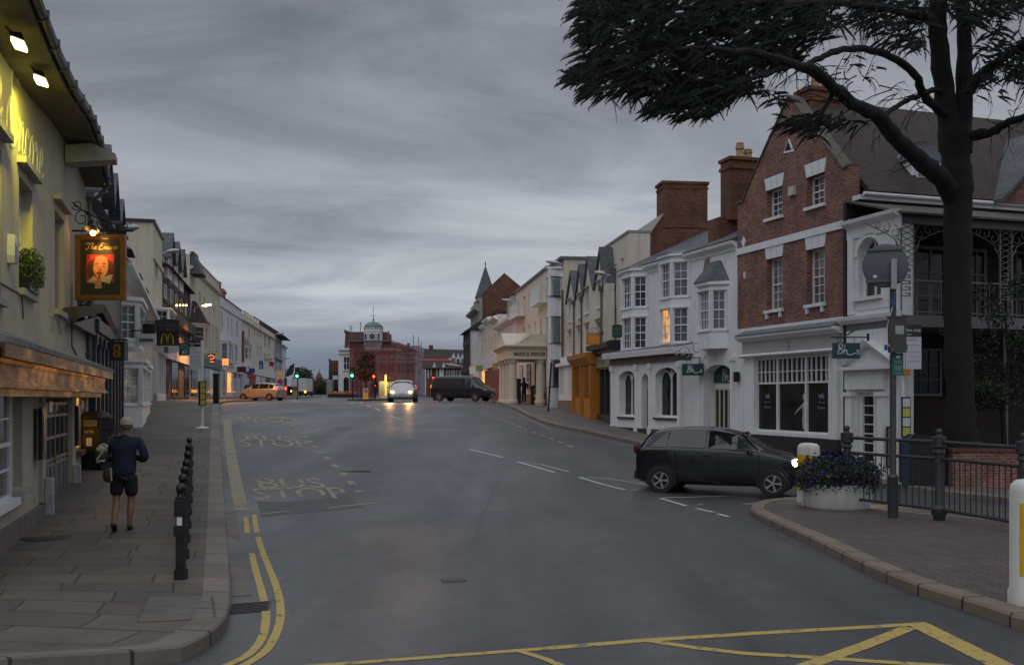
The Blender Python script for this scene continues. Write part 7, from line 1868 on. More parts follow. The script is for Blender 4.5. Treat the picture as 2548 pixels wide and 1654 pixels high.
MB().hexa([(-1.9, -.93, 1.2), (.5, -.93, 1.2), (.5, -.83, 1.78), (-1.9, -.83, 1.78)], [(-1.9, -.945, 1.2), (.5, -.945, 1.2), (.5, -.845, 1.78), (-1.9, -.845, 1.78)]).build('side_panel', vp, v3_)
# dark car crossing in the side road (near right)
Yn = 24.0; cxn = (1797 - CX) / F * Yn
dp = paintm('near_black_paint', (.010, .011, .014), .25, .35)
near = [(s[0] * 1.02, s[1] + .02, s[2] * 1.08 + .02, s[3] * 1.06 + .02, s[4] * 1.04, s[5] * .97) for s in hatch]
hln = E('near_headlamp', (1, .8, .45), 12)
v4, r4 = vehicle('dark_hatchback', 'dark hatchback crossing the side road with its headlamp lit', 'car', (cxn, Yn, g(cxn, Yn) + .02), R(-22), near, 1.76, dp, (-1.28, 1.3), .32, ghatch(), head=(1.8, .66, .78, (.13, .17, .1), hln), tail=(-1.9, .74, 1.05, (.08, .08, .14), M('dull_tail', (.06, .008, .008), .3, .1, 3, 0)), plate=((2.02, .42, wp, 1),), mirror=(.78, .94, 1.02, dp))
MB().box(1.99, 2.03, -.45, .45, .56, .66).build('grille', MATS['tyre'], v4)
for s_ in (-1, 1):
    for x in (-.95, .05, .98): MB().box(x, x + .012, s_ * .872, s_ * .884, .32, .98).build('door_seam', MATS['tyre'], v4)
MB().box(-1.97, -1.9, -.7, .7, .32, .5).build('rear_bumper', MATS['tyre'], v4)
MB().box(1.86, 1.97, -.66, .66, .3, .44).build('front_bumper', MATS['tyre'], v4)
for s_ in (-1, 1): MB().box(-1.5, 1.1, s_ * .875, s_ * .888, .5, .54).build('side_trim', MATS['tyre'], v4); MB().box(-.28, -.1, s_ * .87, s_ * .9, .9, .93).build('door_handle', dp, v4)
w3_ = v4.matrix_world
ld = bpy.data.lights.new('near_headlamp_beam', 'SPOT'); ld.energy = 260; ld.color = (1, .6, .22); ld.spot_size = R(70); ld.spot_blend = .7; ld.shadow_soft_size = .12
lo = bpy.data.objects.new('near_headlamp_beam', ld); COL.objects.link(lo)
q = Matrix.Rotation(R(-20), 4, 'Z') @ Vector((2.2, -.6, .74)); lo.location = Vector((cxn, Yn, g(cxn, Yn))) + q
lo.rotation_euler = (Matrix.Rotation(R(-20), 3, 'Z') @ Vector((1, -.35, -.28))).to_track_quat('-Z', 'Y').to_euler()
# lorry far off
a = At(743, 985, 150); t = thing('white_lorry', 'white box lorry seen from behind with rear lamps lit', 'lorry', (a.o.x, 150, g(a.o.x, 150)))
MB().box(-1.1, 1.1, 0, 5, .75, 2.7).build('box_body', MATS['sign_white'], t)
MB().box(-1.05, 1.05, .1, 6.5, .4, .74).box(-1.0, 1.0, 5.1, 6.8, .7, 2.3).build('cab', MATS['dark_paint'], t)
for s_ in (-1, 1):
    MB().ball((s_ * 1.0, -.05, .66), .14, 8).build('rear_lamp', E('amber_lamp', (1, .35, .05), 9), t)
    for y in (.9, 5.4): wheel(t, s_ * .9, y, .4, .25, s_).rotation_euler = (0, 0, R(90))
a = At(711, 985, 125); t = thing('far_dark_car', 'dark car waiting beyond the panel sign with an amber lamp', 'car', (a.o.x, 125, g(a.o.x, 125)))
MB().prism([(-.8, .25), (.8, .25), (.82, .85), (.62, 1.4), (-.62, 1.4), (-.82, .85)], 0, 3.6).build('body', dp, t)
MB().box(-.58, .58, -.02, -.002, .9, 1.3).build('rear_window', MATS['car_glass'], t)
for s_ in (-1, 1): MB().ball((s_ * .68, -.05, .8), .17 if s_ < 0 else .09, 8).build('rear_lamp', MATS['amber_lamp'], t)
# ================================================================ STREET FURNITURE
# --- railings on the near left
gr = 'black railing posts along the left kerb'
PST = [(450, 11.5), (462, 13.0), (468, 14.5), (472, 15.9), (478, 17.4), (482, 18.8), (474, 20.6)]
PST = [(-3.79 - .31 * k * 1.45, 11.5 + 1.45 * k) for k in range(7)]
rlw = thing('pavement_railing', 'black post and rail guard with ball finials along the left kerb', 'railing', (PST[0][0], PST[0][1], g(*PST[0]) + .13))
for i, (X, Y) in enumerate(PST):
    o_ = Vector((X - PST[0][0], Y - PST[0][1], g(X, Y) - g(*PST[0])))
    mb = MB()
    for z0_, z1_, w in ((-.1, .12, .062), (.12, .72, .046), (.72, .9, .06), (.9, .94, .048)): mb.box(o_.x - w, o_.x + w, o_.y - w, o_.y + w, o_.z + z0_, o_.z + z1_)
    mb.lathe([(.04, .94), (.03, .98), (.035, .99)], (o_.x, o_.y, o_.z), 10)
    mb.box(o_.x - .065, o_.x + .065, o_.y - .065, o_.y + .065, o_.z + .5, o_.z + .62)
    p_ = mb.build('post', MATS['black_metal'], rlw)
    MB().ball((o_.x, o_.y, o_.z + 1.035), .06, 12).build('ball_finial', MATS['black_metal'], p_, smooth=True)
for (X, Y), (X2, Y2) in zip(PST, PST[1:]):
    for z in (.82, .45, .15):
        z0_ = g(X, Y) - g(*PST[0]) + z; z1_ = g(X2, Y2) - g(*PST[0]) + z
        MB().tube([(X - PST[0][0], Y - PST[0][1], z0_), (X2 - PST[0][0], Y2 - PST[0][1], z1_)], .02, 6).build('rail', MATS['black_metal'], rlw)
MB().box(-.03, .03, -.052, -.0485, .62, .72).build('sticker', MATS['sign_white'], rlw)
# --- railings on the right island
RPp = [(6.5, 19.5), (7.44, 17.5), (7.9, 15.5), (8.6, 13.3), (9.3, 11.1)]
b0 = RPp[0]; z0b = g(*b0) + .13
rr_ = thing('island_railing', 'dark iron railing with ball topped posts behind the planter', 'railing', (b0[0], b0[1], z0b))
for (X, Y) in RPp:
    x, y = X - b0[0], Y - b0[1]; mb = MB()
    mb.lathe([(.1, -.1), (.1, .1), (.13, .14), (.13, .24), (.085, .28), (.075, .3), (.075, 1.18), (.1, 1.2), (.1, 1.24), (.075, 1.28), (.12, 1.3), (.12, 1.48), (.05, 1.5), (.04, 1.54)], (x, y, 0), 14)
    p_ = mb.build('post', M('dark_iron', (.03, .032, .034), .5, .2, 6, .05), rr_, smooth=True); MB().ball((x, y, 1.57), .06, 10).build('ball_finial', MATS['dark_iron'], p_, smooth=True)
for (X, Y), (X2, Y2) in zip(RPp, RPp[1:]):
    a = Vector((X - b0[0], Y - b0[1], 0)); b = Vector((X2 - b0[0], Y2 - b0[1], 0))
    for z, r_ in ((1.39, .032), (1.1, .03), (.22, .028)): MB().tube([a + Vector((0, 0, z)), b + Vector((0, 0, z))], r_, 8).build('rail', MATS['dark_iron'], rr_)
    n = 15; mb = MB()
    for k in range(1, n): p = a.lerp(b, k / n); mb.tube([p + Vector((0, 0, .22)), p + Vector((0, 0, 1.1))], .011, 5)
    mb.build('balusters', MATS['dark_iron'], rr_)
# --- big white island bollards
def island_bollard(label, px, py, rz):
    p = G(px, py, .13); t = thing('traffic_bollard', label, 'bollard', p, rz, 'large white and yellow island bollards')
    bw_ = M('bollard_white', (.6, .59, .54), .5, .07, 4, .05, streak=True)
    mb = MB(); sec = lambda w, d, z: [(w * math.copysign(abs(math.cos(R(q))) ** .45, math.cos(R(q))), d * math.copysign(abs(math.sin(R(q))) ** .7, math.sin(R(q))), z) for q in range(0, 360, 15)]
    rings = [sec(.25, .16, 0), sec(.25, .16, .13), sec(.235, .145, .17), sec(.235, .145, 1.13), sec(.225, .135, 1.2), sec(.18, .1, 1.245), sec(.08, .04, 1.26)]
    n = 24; mb.add([q for r_ in rings for q in r_], [(i * n + k, i * n + (k + 1) % n, (i + 1) * n + (k + 1) % n, (i + 1) * n + k) for i in range(len(rings) - 1) for k in range(n)] + [tuple(range(n)), tuple(range(6 * n, 7 * n))])
    mb.build('shell', bw_, t, smooth=True)
    mb = MB(); pts = [(.237 * math.copysign(abs(math.cos(R(q))) ** .45, math.cos(R(q))), .148 * math.copysign(abs(math.sin(R(q))) ** .7, math.sin(R(q)))) for q in range(205, 336, 10)]
    mb.add([(x, y - .003, .3) for x, y in pts] + [(x, y - .003, 1.02) for x, y in pts], [(i, i + 1, len(pts) + i + 1, len(pts) + i) for i in range(len(pts) - 1)]); mb.build('yellow_panel', M('signal_yellow', (.62, .38, .015), .4, .08, 3, 0), t)
    for k in range(4): MB().box(-.2 + k * .11, -.14 + k * .11, -.168, -.16, .02, .06).build('base_bolt', MATS['stone'], t)
    return t
island_bollard('white bollard with narrow yellow panel beside the flower planter', 2012, 1256, R(-62))
island_bollard('white bollard with broad yellow front at the right edge', 2575, 1501, R(8))
# --- planter
p = G(2108, 1270, .13); p = p + Vector((0, .6, 0))
pl_ = thing('flower_planter', 'round white planter full of dark purple petunias', 'planter', p)
MB().lathe([(.6, 0), (.64, .05), (.65, .42), (.66, .48), (.6, .48), (.58, .4)], (0, 0, 0), 40).build('drum', M('planter_white', (.56, .56, .53), .6, .08, 3, .1, streak=True), pl_, smooth=True)
mb = MB(); leaves(mb, (0, 0, .62), .86, .72, .42, 5200, .028, 0, .55); leaves(mb, (0, -.1, .42), .85, .65, .2, 1500, .028, 0, .4); mb.build('foliage', M('petunia_leaf', (.028, .042, .018), .7, .4, 8, 0), pl_)
mb = MB()
for _ in range(620):
    th = random.uniform(0, 2 * math.pi); ph = random.uniform(-.35, 1.5); rr0 = random.uniform(.82, 1.12) * (1 + .06 * math.sin(5 * th + 1))
    c = Vector((.86 * rr0 * math.cos(th) * math.cos(ph), .72 * rr0 * math.sin(th) * math.cos(ph), .6 + .44 * rr0 * math.sin(ph)))
    nrm = Vector((c.x, c.y, (c.z - .6) * 2)).normalized(); e = nrm.cross(Vector((0, 0, 1)) + Vector((.1, .03, 0))).normalized(); f_ = nrm.cross(e); s = random.uniform(.03, .048)
    ring_ = [c + (e * math.cos(R(q)) + f_ * math.sin(R(q))) * s * (1 if (q // 36) % 2 else .8) for q in range(0, 360, 36)]
    mb.add([c - nrm * .025] + ring_, [(0, i + 1, (i + 1) % 10 + 1) for i in range(10)])
mb.build('petunias', M('petunia_purple', (.018, .012, .06), .7, .4, 8, 0), pl_)
# --- sign pole with round mirror back and control box
p = G(2222, 1288, .13); Yp = p.y
po = thing('sign_pole', 'dark pole carrying a round sign seen from behind and a grey control box', 'sign pole', p)
sc_ = Yp / F; zp = lambda py: (1288 - py) * sc_; xp = lambda px: (px - 2222) * sc_
dpm = M('pole_grey', (.035, .038, .042), .5, .2, 5, .05)
MB().lathe([(.09, -.1), (.09, zp(1190)), (.1, zp(1186)), (.06, zp(1178)), (.055, zp(1176)), (.055, zp(700)), (.05, zp(650)), (.001, zp(645))], (0, 0, 0), 14).build('pole', dpm, po, smooth=True)
mb = MB(); r_ = 54 * sc_; mb.lathe([(r_ * .98, .02), (r_, -.0), (r_ * .99, -.04), (r_ * .9, -.05), (.001, -.05)], (0, 0, 0), 32, axis='y'); di = mb.build('round_sign', M('sign_back_grey', (.085, .095, .105), .45, .1, 4, .05), po, smooth=True); di.location = (xp(2210), .14, zp(658)); di.rotation_euler = (0, 0, R(-22))
MB().lathe([(r_ * .985, .02), (r_ * 1.015, .02), (r_ * 1.015, .09), (r_ * .985, .09)], (0, 0, 0), 32, axis='y').build('rim', MATS['black_metal'], di)
for z in (-.28, .28): MB().box(-r_ * .85, r_ * .85, -.085, -.051, z - .02, z + .02).build('channel', MATS['sign_back_grey'], di)
MB().box(-.2, -.14, -.06, -.0505, -.22, -.17).build('sticker', MATS['sign_white'], di)
MB().box(xp(2213), xp(2227), -.09, -.05, zp(720), zp(645)).build('bracket', MATS['galvanised'], po)
MB().box(xp(2206), xp(2245), -.2, -.055, zp(878), zp(790)).box(xp(2204), xp(2247), -.21, -.05, zp(793), zp(788)).build('control_box', M('box_grey', (.055, .052, .05), .6, .1, 6, .1), po)
MB().box(xp(2217), xp(2238), -.206, -.2005, zp(833), zp(812)).build('box_label', M('label_pale', (.3, .33, .33), .5, .2, 9, 0), po)
sb_ = M('socket_blue', (.02, .08, .3), .4, .1, 5, 0)
for (a, b) in ((2218, 748), (2200, 858), (2250, 857)): MB().tube([(xp(a), -.08, zp(b)), (xp(a) + (.0), -.08, zp(b + 14))], .028, 8).build('socket', sb_, po)
MB().tube([(xp(2218), -.08, zp(760)), (xp(2208), -.1, zp(790)), (xp(2198), -.1, zp(830)), (xp(2198), -.1, zp(850)), (xp(2210), -.2, zp(870)), (xp(2206), -.1, zp(890))], .007, 5).build('cable', MATS['sign_white'], po)
gs = MB().box(xp(2217), xp(2244), -.075, -.06, zp(934), zp(879)).build('green_notice', M('notice_green', (.015, .13, .09), .45, .05, 3, 0), po)
mb = MB(); xm = xp(2230.5); mb.prism([(xm - .045, zp(886)), (xm + .03, zp(884)), (xm + .04, zp(889)), (xm - .01, zp(893))], -.08, -.076)
for k, s_ in enumerate(('CCTV cameras', 'in operation', '', 'Images are being', 'monitored for', 'public safety', '', 'Call 01789')): text(mb, s_, xm, -.078, zp(899 + k * 4.3), .02, .003) if s_ else None
mb.build('notice_lettering', MATS['sign_white'], gs)
# --- bus stop on the far pavement
def busstop(label, px_pole, py_base, Y, pole_w, flag, case, hdr, side=-1):
    X = (px_pole - CX) / F * Y; gz = g(X, Y) + .13; t = thing('bus_stop', label, 'bus stop', (X, Y, gz)); s = Y / F
    xx = lambda px: (px - px_pole) * s; zz = lambda py: EYE - (py - HY) * s - gz
    MB().tube([(0, 0, -.1), (0, 0, zz(flag[1]) + .02)], pole_w, 10).lathe([(.22, -.0), (.2, .03), (.05, .06), (.05, .1)], (0, 0, 0), 14).build('pole', MATS['sign_white'], t)
    x0, x1, z0_, z1_ = xx(flag[0]), xx(flag[2]), zz(flag[3]), zz(flag[1]); fl = MB().box(x0, x1, -.02, .02, z0_, z1_).build('flag', M('flag_white', (.5, .51, .55), .5, .04, 3, 0), t)
    hb_ = MB().box(x0, x1, -.026, -.0205, z1_ - (z1_ - z0_) * hdr, z1_).build('header', MATS['dark_paint'], fl)
    h = z1_ - z0_; w = x1 - x0; mb = MB(); text(mb, 'bus stop', (x0 + x1) / 2, -.028, z1_ - h * hdr * .55, w * .27, .004); text(mb, '82721', (x0 + x1) / 2 - w * .25, -.028, z1_ - h * hdr * .88, w * .13, .004); mb.build('header_lettering', MATS['sign_white'], hb_)
    mb = MB(); text(mb, 'Bridge Street', (x0 + x1) / 2 - w * .12, -.022, z1_ - h * (hdr + .08), w * .11, .003); text(mb, 'towards Town Centre', (x0 + x1) / 2 - .0, -.022, z1_ - h * (hdr + .2), w * .085, .003)
    for k, l in enumerate(('X17  X18  X19  20A', '15   16   21   23', '27   29   50   269')): text(mb, l, (x0 + x1) / 2, -.022, z1_ - h * (hdr + .36 + k * .1), w * .1, .003)
    mb.build('route_lettering', M('ink_blue', (.06, .06, .12), .5, .1, 3, 0), fl)
    x0, x1, z0_, z1_ = xx(case[0]), xx(case[2]), zz(case[3]), zz(case[1]); cs = MB().box(x0, x1, -.1, -.05, z0_, z1_).build('timetable_case', MATS['black_metal'], t)
    h = z1_ - z0_; a_, b_ = x0 + (x1 - x0) * (.25 if side < 0 else .12), x1 - (x1 - x0) * .08
    for k in range(4): MB().box(a_, b_, -.106, -.1005, z1_ - h * (.04 + .24 * k + .21), z1_ - h * (.04 + .24 * k)).build('timetable', M('timetable_yellow', (.42, .4, .08), .5, .2, 9, 0) if k in (1, 3) or side < 0 else MATS['flag_white'], cs)
    return t
busstop('bus stop pole with white flag left of the boots sign', 503, 1065, G(506, 1065, .13).y, .05, (472, 848, 500, 920), (496, 948, 515, 1009), .2)
busstop('bus stop with black headed flag behind the iron railing', 2247, 1186, 27.0, .045, (2253, 808, 2292, 918), (2240, 987, 2263, 1087), .27, 1)
X_ = (2240 - CX) / F * 27
pb_ = MB().box(-.09, .09, -.03, .03, 0, .18).build('orange_notice', MATS['orange_paint']); place(pb_, (X_ + .12, 26.85, EYE - (935 - HY) / F * 27)); tag(pb_, 'small orange notice under the right bus stop flag', 'notice')
# --- litter bins
def bin_(label, p, rz=0, s=1, pigeon=False):
    t = thing('litter_bin', label, 'litter bin', p, rz)
    mb = MB(); w = .3 * s
    mb.prism([(-w, -w * .9), (w, -w * .9), (w * 1.05, 0), (w, w * .9), (-w, w * .9), (-w * 1.05, 0)], 0, .1 * s, axis='z'); mb.box(-w * .95, w * .95, -w * .85, w * .85, .1 * s, .88 * s); mb.box(-w * 1.02, w * 1.02, -w * .93, w * .93, .86 * s, .9 * s)
    for x in (-w * .95, w * .8): mb.box(x, x + w * .15, -w * .87, w * .87, .9 * s, 1.1 * s)
    mb.box(-w * .8, w * .8, w * .6, w * .85, .9 * s, 1.1 * s); mb.build('body', M('bin_black', (.008, .008, .009), .6, .2, 5, .03), t)
    MB().lathe([(w * 1.08, 1.1 * s), (w * 1.1, 1.13 * s), (w * .9, 1.22 * s), (w * .5, 1.27 * s), (.001, 1.28 * s)], (0, 0, 0), 16).build('domed_lid', MATS['bin_black'], t, smooth=True)
    MB().box(-w * .6, w * .6, -w * .75, -w * .7, .92 * s, 1.08 * s).build('opening', MATS['lead'], t)
    mb = MB(); text(mb, 'LITTER', 0, -w * .86, .79 * s, .075 * s, .006); mb.build('lettering', MATS['gold_lettering'], t)
    MB().box(-.07 * s, .07 * s, -w * .87, -w * .855, .5 * s, .68 * s).build('emblem', MATS['sign_white'], t)
    return t
p = P(243, 1216, 23.2); bin_('black domed litter bin by the pub corner', (p.x + .05, 23.0, g(p.x, 23) + .13), R(-12), 1.03)
def simple_post(name, label, cat, px, py, Y, w, h, mat=None, lean=0):
    X = (px - CX) / F * Y; o_ = MB().box(-w / 2, w / 2, -w * .4, w * .4, -.1, h * .93).box(-w * .56, w * .56, -w * .46, w * .46, h * .93, h).build(name, mat or MATS['black_metal']); place(o_, (X, Y, g(X, Y) + .13), 0); o_.rotation_euler = (0, lean, 0); return tag(o_, label, cat)
simple_post('parking_meter', 'tall black parking machine behind the left bus stop', 'parking machine', 538, 1014, 50, .26, 1.5)
simple_post('parking_meter', 'black parking machine in front of the portico columns', 'parking machine', 1291, 1009, 66, .28, 1.65)
pst = MB().tube([(0, 0, -.1), (0, 0, 2.6)], .05, 8).build('leaning_post', MATS['black_metal']); Xl = (1364 - CX) / F * 53; place(pst, (Xl, 53, g(Xl, 53) + .13)); pst.rotation_euler = (0, R(3.5), 0); tag(pst, 'thin black post leaning right on the right pavement', 'post')
Xl = (1332 - CX) / F * 66; bin_('black litter bin under the store portico', (Xl, 66.5, g(Xl, 66) + .13), 0, 1.0)
Xl = (645 - CX) / F * 100; 
Xl = (618 - CX) / F * 92; bin_('dark round topped bin behind the parked hatchback', (Xl, 92, g(Xl, 92) + .13), 0, 1.0)
# covered bin and red brick planting bed at the right
X0 = 11.5; bd = thing('brick_planting_bed', 'low red brick planting bed under the big conifer', 'planting bed', (X0, 26.2, g(X0, 26.2)))
mb = MB(); mb.box(0, 9, 0, .25, -.5, 1.05); mb.box(0, .25, .25, 2.1, -.5, 1.05); mb.build('brick_wall', MATS['red_brick'], bd); MB().box(-.04, 9.04, -.04, .3, 1.05, 1.13).box(-.04, .3, .3, 2.1, 1.05, 1.128).build('coping', M('dark_coping_brick', (.11, .04, .03), .8, .3, 5, .2), bd)
MB().box(.25, 9, .25, 2.0, .5, .95).build('soil', MATS['earth'], bd)
Xc = (2295 - CX) / F * 26.2; t = thing('covered_crate_stack', 'dark sheeted stack with a bright blue corner behind the railing', 'sheeted stack', (Xc, 26.4, g(Xc, 26.4) + .13))
MB().box(-.3, .7, 0, .6, 0, 1.15).prism([(-.32, 1.15), (-.1, 1.35), (.5, 1.28), (.74, 1.1)], -.02, .62).build('dark_sheet', MATS['bin_black'], t); MB().prism([(-.42, 0), (-.28, 0), (-.28, 1.22), (-.1, 1.38), (-.42, 1.12)], -.05, .1).build('blue_sheet', M('sheet_blue', (.004, .025, .07), .5, .2, 4, .05), t)
Xc = (2211 - CX) / F * 28.3; t = thing('notice_case', 'tall grey framed notice case beside the doorway', 'notice case', (Xc, 28.0, g(Xc, 28) + .13)); MB().box(-.16, .16, 0, .06, .35, 1.5).build('case', MATS['black_metal'], t); MB().box(-.13, .13, -.006, -.001, .4, 1.45).build('notice', MATS['lead'], t)

# --- shop signs of the left row
t, w, h, bo = hanging_sign('shop_sign', 'dark hanging sign with two joined yellow discs lettered EE', 'hanging sign', 277, 850, 314, 897, 26.3, M('sign_slate', (.045, .05, .06), .4, .1, 3, 0), (262, 318, 845), .25)
for k, z in enumerate((h * .67, h * .34)):
    mb = MB(); mb.lathe([(h * .2, -.01), (h * .2, 0), (.001, 0)], (0, -.128, 0), 20, axis='y')
    for i in range(len(mb.v)): mb.v[i] = (mb.v[i][0], mb.v[i][1], mb.v[i][2] + z)
    d_ = mb.build('yellow_disc', M('sign_amber', (.5, .24, .01), .5, .05, 3, 0), bo); mb = MB(); text(mb, 'E', 0, -.145, z - h * .085, h * .23, .006, bold=.006); mb.build('letter', MATS['sign_slate'], d_)
t, w, h, bo = hanging_sign('shop_sign', 'white hanging sign lettered HUFFKINS', 'hanging sign', 341, 831, 388, 859, 33, MATS['sign_white'], (300, 395, 822))
mb = MB(); text(mb, 'HUFFKINS', 0, -.035, h * .38, h * .27, .006, bold=.008, sx=1.02); mb.box(-w * .42, w * .42, -.034, -.03, h * .3, h * .315); mb.build('lettering', MATS['sign_slate'], bo)
arch_top = [(-1, 0), (1, 0), (1, .9), (.4, 1.0), (-.4, 1.0), (-1, .9)]
blk = M('sign_black', (.018, .018, .017), .5, .1, 3, 0)
t, w, h, bo = hanging_sign('cafe_sign', 'black arched cafe sign above the yellow arches sign', 'hanging sign', 386, 794, 446, 822, 45, blk, (350, 448, 800), poly=arch_top)
mb = MB(); text(mb, 'Café', 0, -.035, h * .68, h * .16, .006); text(mb, 'Vin & Velours', 0, -.035, h * .36, h * .26, .006); text(mb, 'food coffee bar', 0, -.035, h * .1, h * .15, .006); mb.build('lettering', M('dim_grey', (.14, .14, .14), .5, .1, 3, 0), bo)
t, w, h, bo = hanging_sign('restaurant_sign', 'dark brown sign with yellow double arches', 'hanging sign', 389, 822.5, 445, 860, 45.3, M('sign_brown', (.03, .025, .02), .5, .1, 3, 0), None)
mb = MB()
for s_ in (-1, 1): mb.ribbon([(s_ * w * .27 * .5 + w * .26 * .5 * math.cos(R(q)) + 0, h * .12 + h * .68 * math.sin(R(q))) for q in range(0, 181, 10)], [.045 + .02 * abs(math.cos(R(q))) for q in range(0, 181, 10)], -.045, .012)
mb.build('yellow_arches', M('arches_yellow', (.45, .32, .01), .5, .05, 3, 0), bo)
t, w, h, bo = hanging_sign('plain_dark_sign', 'plain black rectangular sign left of the cafe sign', 'hanging sign', 355, 805, 387, 830, 36, blk, (300, 387, 800))
t, w, h, bo = hanging_sign('white_shield_sign', 'white sign with pointed base and grey square emblem', 'hanging sign', 384, 860.5, 444, 880, 46, MATS['sign_white'], None, poly=[(-1, .25), (0, 0), (1, .25), (1, 1), (-1, 1)])
MB().box(-.1, .1, -.04, -.0305, h * .15, h * .9).build('emblem', MATS['lead'], bo)
t, w, h, bo = hanging_sign('pound_shop_sign', 'teal hanging sign with large £1', 'hanging sign', 445, 853, 472, 885, 71, M('sign_teal', (.012, .1, .1), .5, .06, 3, 0), (444, 500, 847))
MB().box(-w / 2, w / 2, -.034, -.0305, 0, h * .07).build('yellow_edge', MATS['bollard_yellow'], bo)
mb = MB(); text(mb, 'Poundland', 0, -.035, h * .8, h * .12, .005); text(mb, 'EVERYTHING', 0, -.035, h * .58, h * .12, .005); text(mb, '£1', w * .08, -.035, h * .17, h * .42, .006, bold=.01); mb.build('lettering', MATS['sign_white'], bo)
t, w, h, bo = hanging_sign('pharmacy_sign', 'dark red hanging sign with glowing orange oval and pharmacy lettering', 'hanging sign', 516, 880, 535, 903, 95, M('sign_maroon', (.09, .015, .03), .5, .06, 3, 0), (512, 540, 874))
mb = MB(); og = E('orange_neon', (1, .3, .1), 1.6); mb.tube([(w * .4 * math.cos(R(q)), -.04, h * .62 + h * .22 * math.sin(R(q))) for q in range(0, 361, 15)], .03, 5); text(mb, 'Boots', 0, -.035, h * .58, h * .11, .006); text(mb, 'pharmacy', 0, -.035, h * .1, h * .17, .006, bold=.006); mb.build('lettering', og, bo)
t, w, h, bo = hanging_sign('small_white_sign', 'small white hanging sign beside the bus stop pole', 'hanging sign', 507, 858, 516, 878, 93, MATS['sign_white'], (504, 516, 855)); mb = MB(); text(mb, 'SALE', 0, -.035, h * .55, h * .2, .006); text(mb, '50', 0, -.035, h * .25, h * .2, .006); mb.build('lettering', blk, bo)
t, w, h, bo = hanging_sign('letter_s_sign', 'blue arched hanging sign with a white S', 'hanging sign', 642, 898, 655, 918, 145, MATS['sign_blue'], (640, 668, 897), poly=arch_top); mb = MB(); text(mb, 'S', 0, -.035, h * .12, h * .7, .01, bold=.01); mb.build('lettering', MATS['sign_white'], bo)
t, w, h, bo = hanging_sign('to_let_board', 'white board lettered TO LET on the cream building', 'sign board', 657, 885, 678, 903, 150, MATS['sign_white'], None); mb = MB(); text(mb, 'TO LET', 0, -.035, h * .4, h * .36, .01, bold=.01); mb.build('lettering', blk, bo)
t, w, h, bo = hanging_sign('red_shop_sign', 'small red sign under the to let board', 'hanging sign', 670, 900, 681, 911, 150, MATS['sign_red'], None)
t, w, h, bo = hanging_sign('long_white_sign', 'long white sign beyond the lit shop', 'hanging sign', 567, 909, 584, 917, 112, MATS['sign_white'], None); mb = MB(); text(mb, 'SAMUEL', 0, -.035, h * .3, h * .5, .006); mb.build('lettering', blk, bo)
t, w, h, bo = hanging_sign('maroon_sign', 'dark maroon hanging sign over the red shop', 'hanging sign', 588, 912, 612, 926, 119, MATS['sign_maroon'], None)
t, w, h, bo = hanging_sign('blue_bank_sign', 'blue and white hanging sign above the bright red sign', 'hanging sign', 614, 916, 634, 928, 128, MATS['sign_blue'], None); MB().ball((-w * .38, -.05, h * .55), .22, 8).build('roundel', MATS['sign_white'], bo)
t, w, h, bo = hanging_sign('bright_red_sign', 'bright red hanging sign below the blue sign', 'hanging sign', 615, 928, 630, 940, 127, MATS['sign_red'], None); mb = MB(); text(mb, 'Vision', 0, -.035, h * .3, h * .4, .01); mb.build('lettering', MATS['gold_lettering'], bo)
# --- right row signs
t, w, h, bo = hanging_sign('blank_orange_sign', 'blank orange hanging sign above the orange shop', 'hanging sign', 1462, 833, 1492, 856, 44, M('sign_orange', (.6, .2, .012), .5, .05, 3, 0), (1462, 1500, 829)); MB().box(-w / 2 - .03, w / 2 + .03, -.025, .025, -.03, h + .03).build('frame', M('frame_brown', (.08, .035, .015), .5, .1, 4, 0), bo)
MB().tube([(x, 0, z) for x, z in spiral(0, h + .22, .12, .04, 0, 360, 14)], .012, 4).build('scroll', MATS['black_metal'], t)
t, w, h, bo = hanging_sign('green_barrel_sign', 'dark green barrel shaped sign beside the white bays', 'hanging sign', 1523, 807, 1548, 841, 42.5, M('sign_dark_green', (.012, .04, .032), .5, .06, 3, 0), None, poly=[(-1, .08), (-.4, 0), (.4, 0), (1, .08), (1, .92), (.4, 1), (-.4, 1), (-1, .92)]); mb = MB()
for s_, z in (('BRYLANE', .62), ('&', .46), ('BURNETT', .28)): text(mb, s_, 0, -.035, h * z, h * .15, .006)
mb.build('lettering', M('sage_text', (.16, .22, .1), .5, .05, 3, 0), bo)
t, w, h, bo = hanging_sign('blue_shop_sign', 'small blue sign left of the portico', 'hanging sign', 1236, 898, 1250, 911, 78, MATS['sign_blue'], None)
t, w, h, bo = hanging_sign('ochre_shop_sign', 'small ochre sign left of the portico', 'hanging sign', 1225, 904, 1236, 920, 80, MATS['brass'], None)

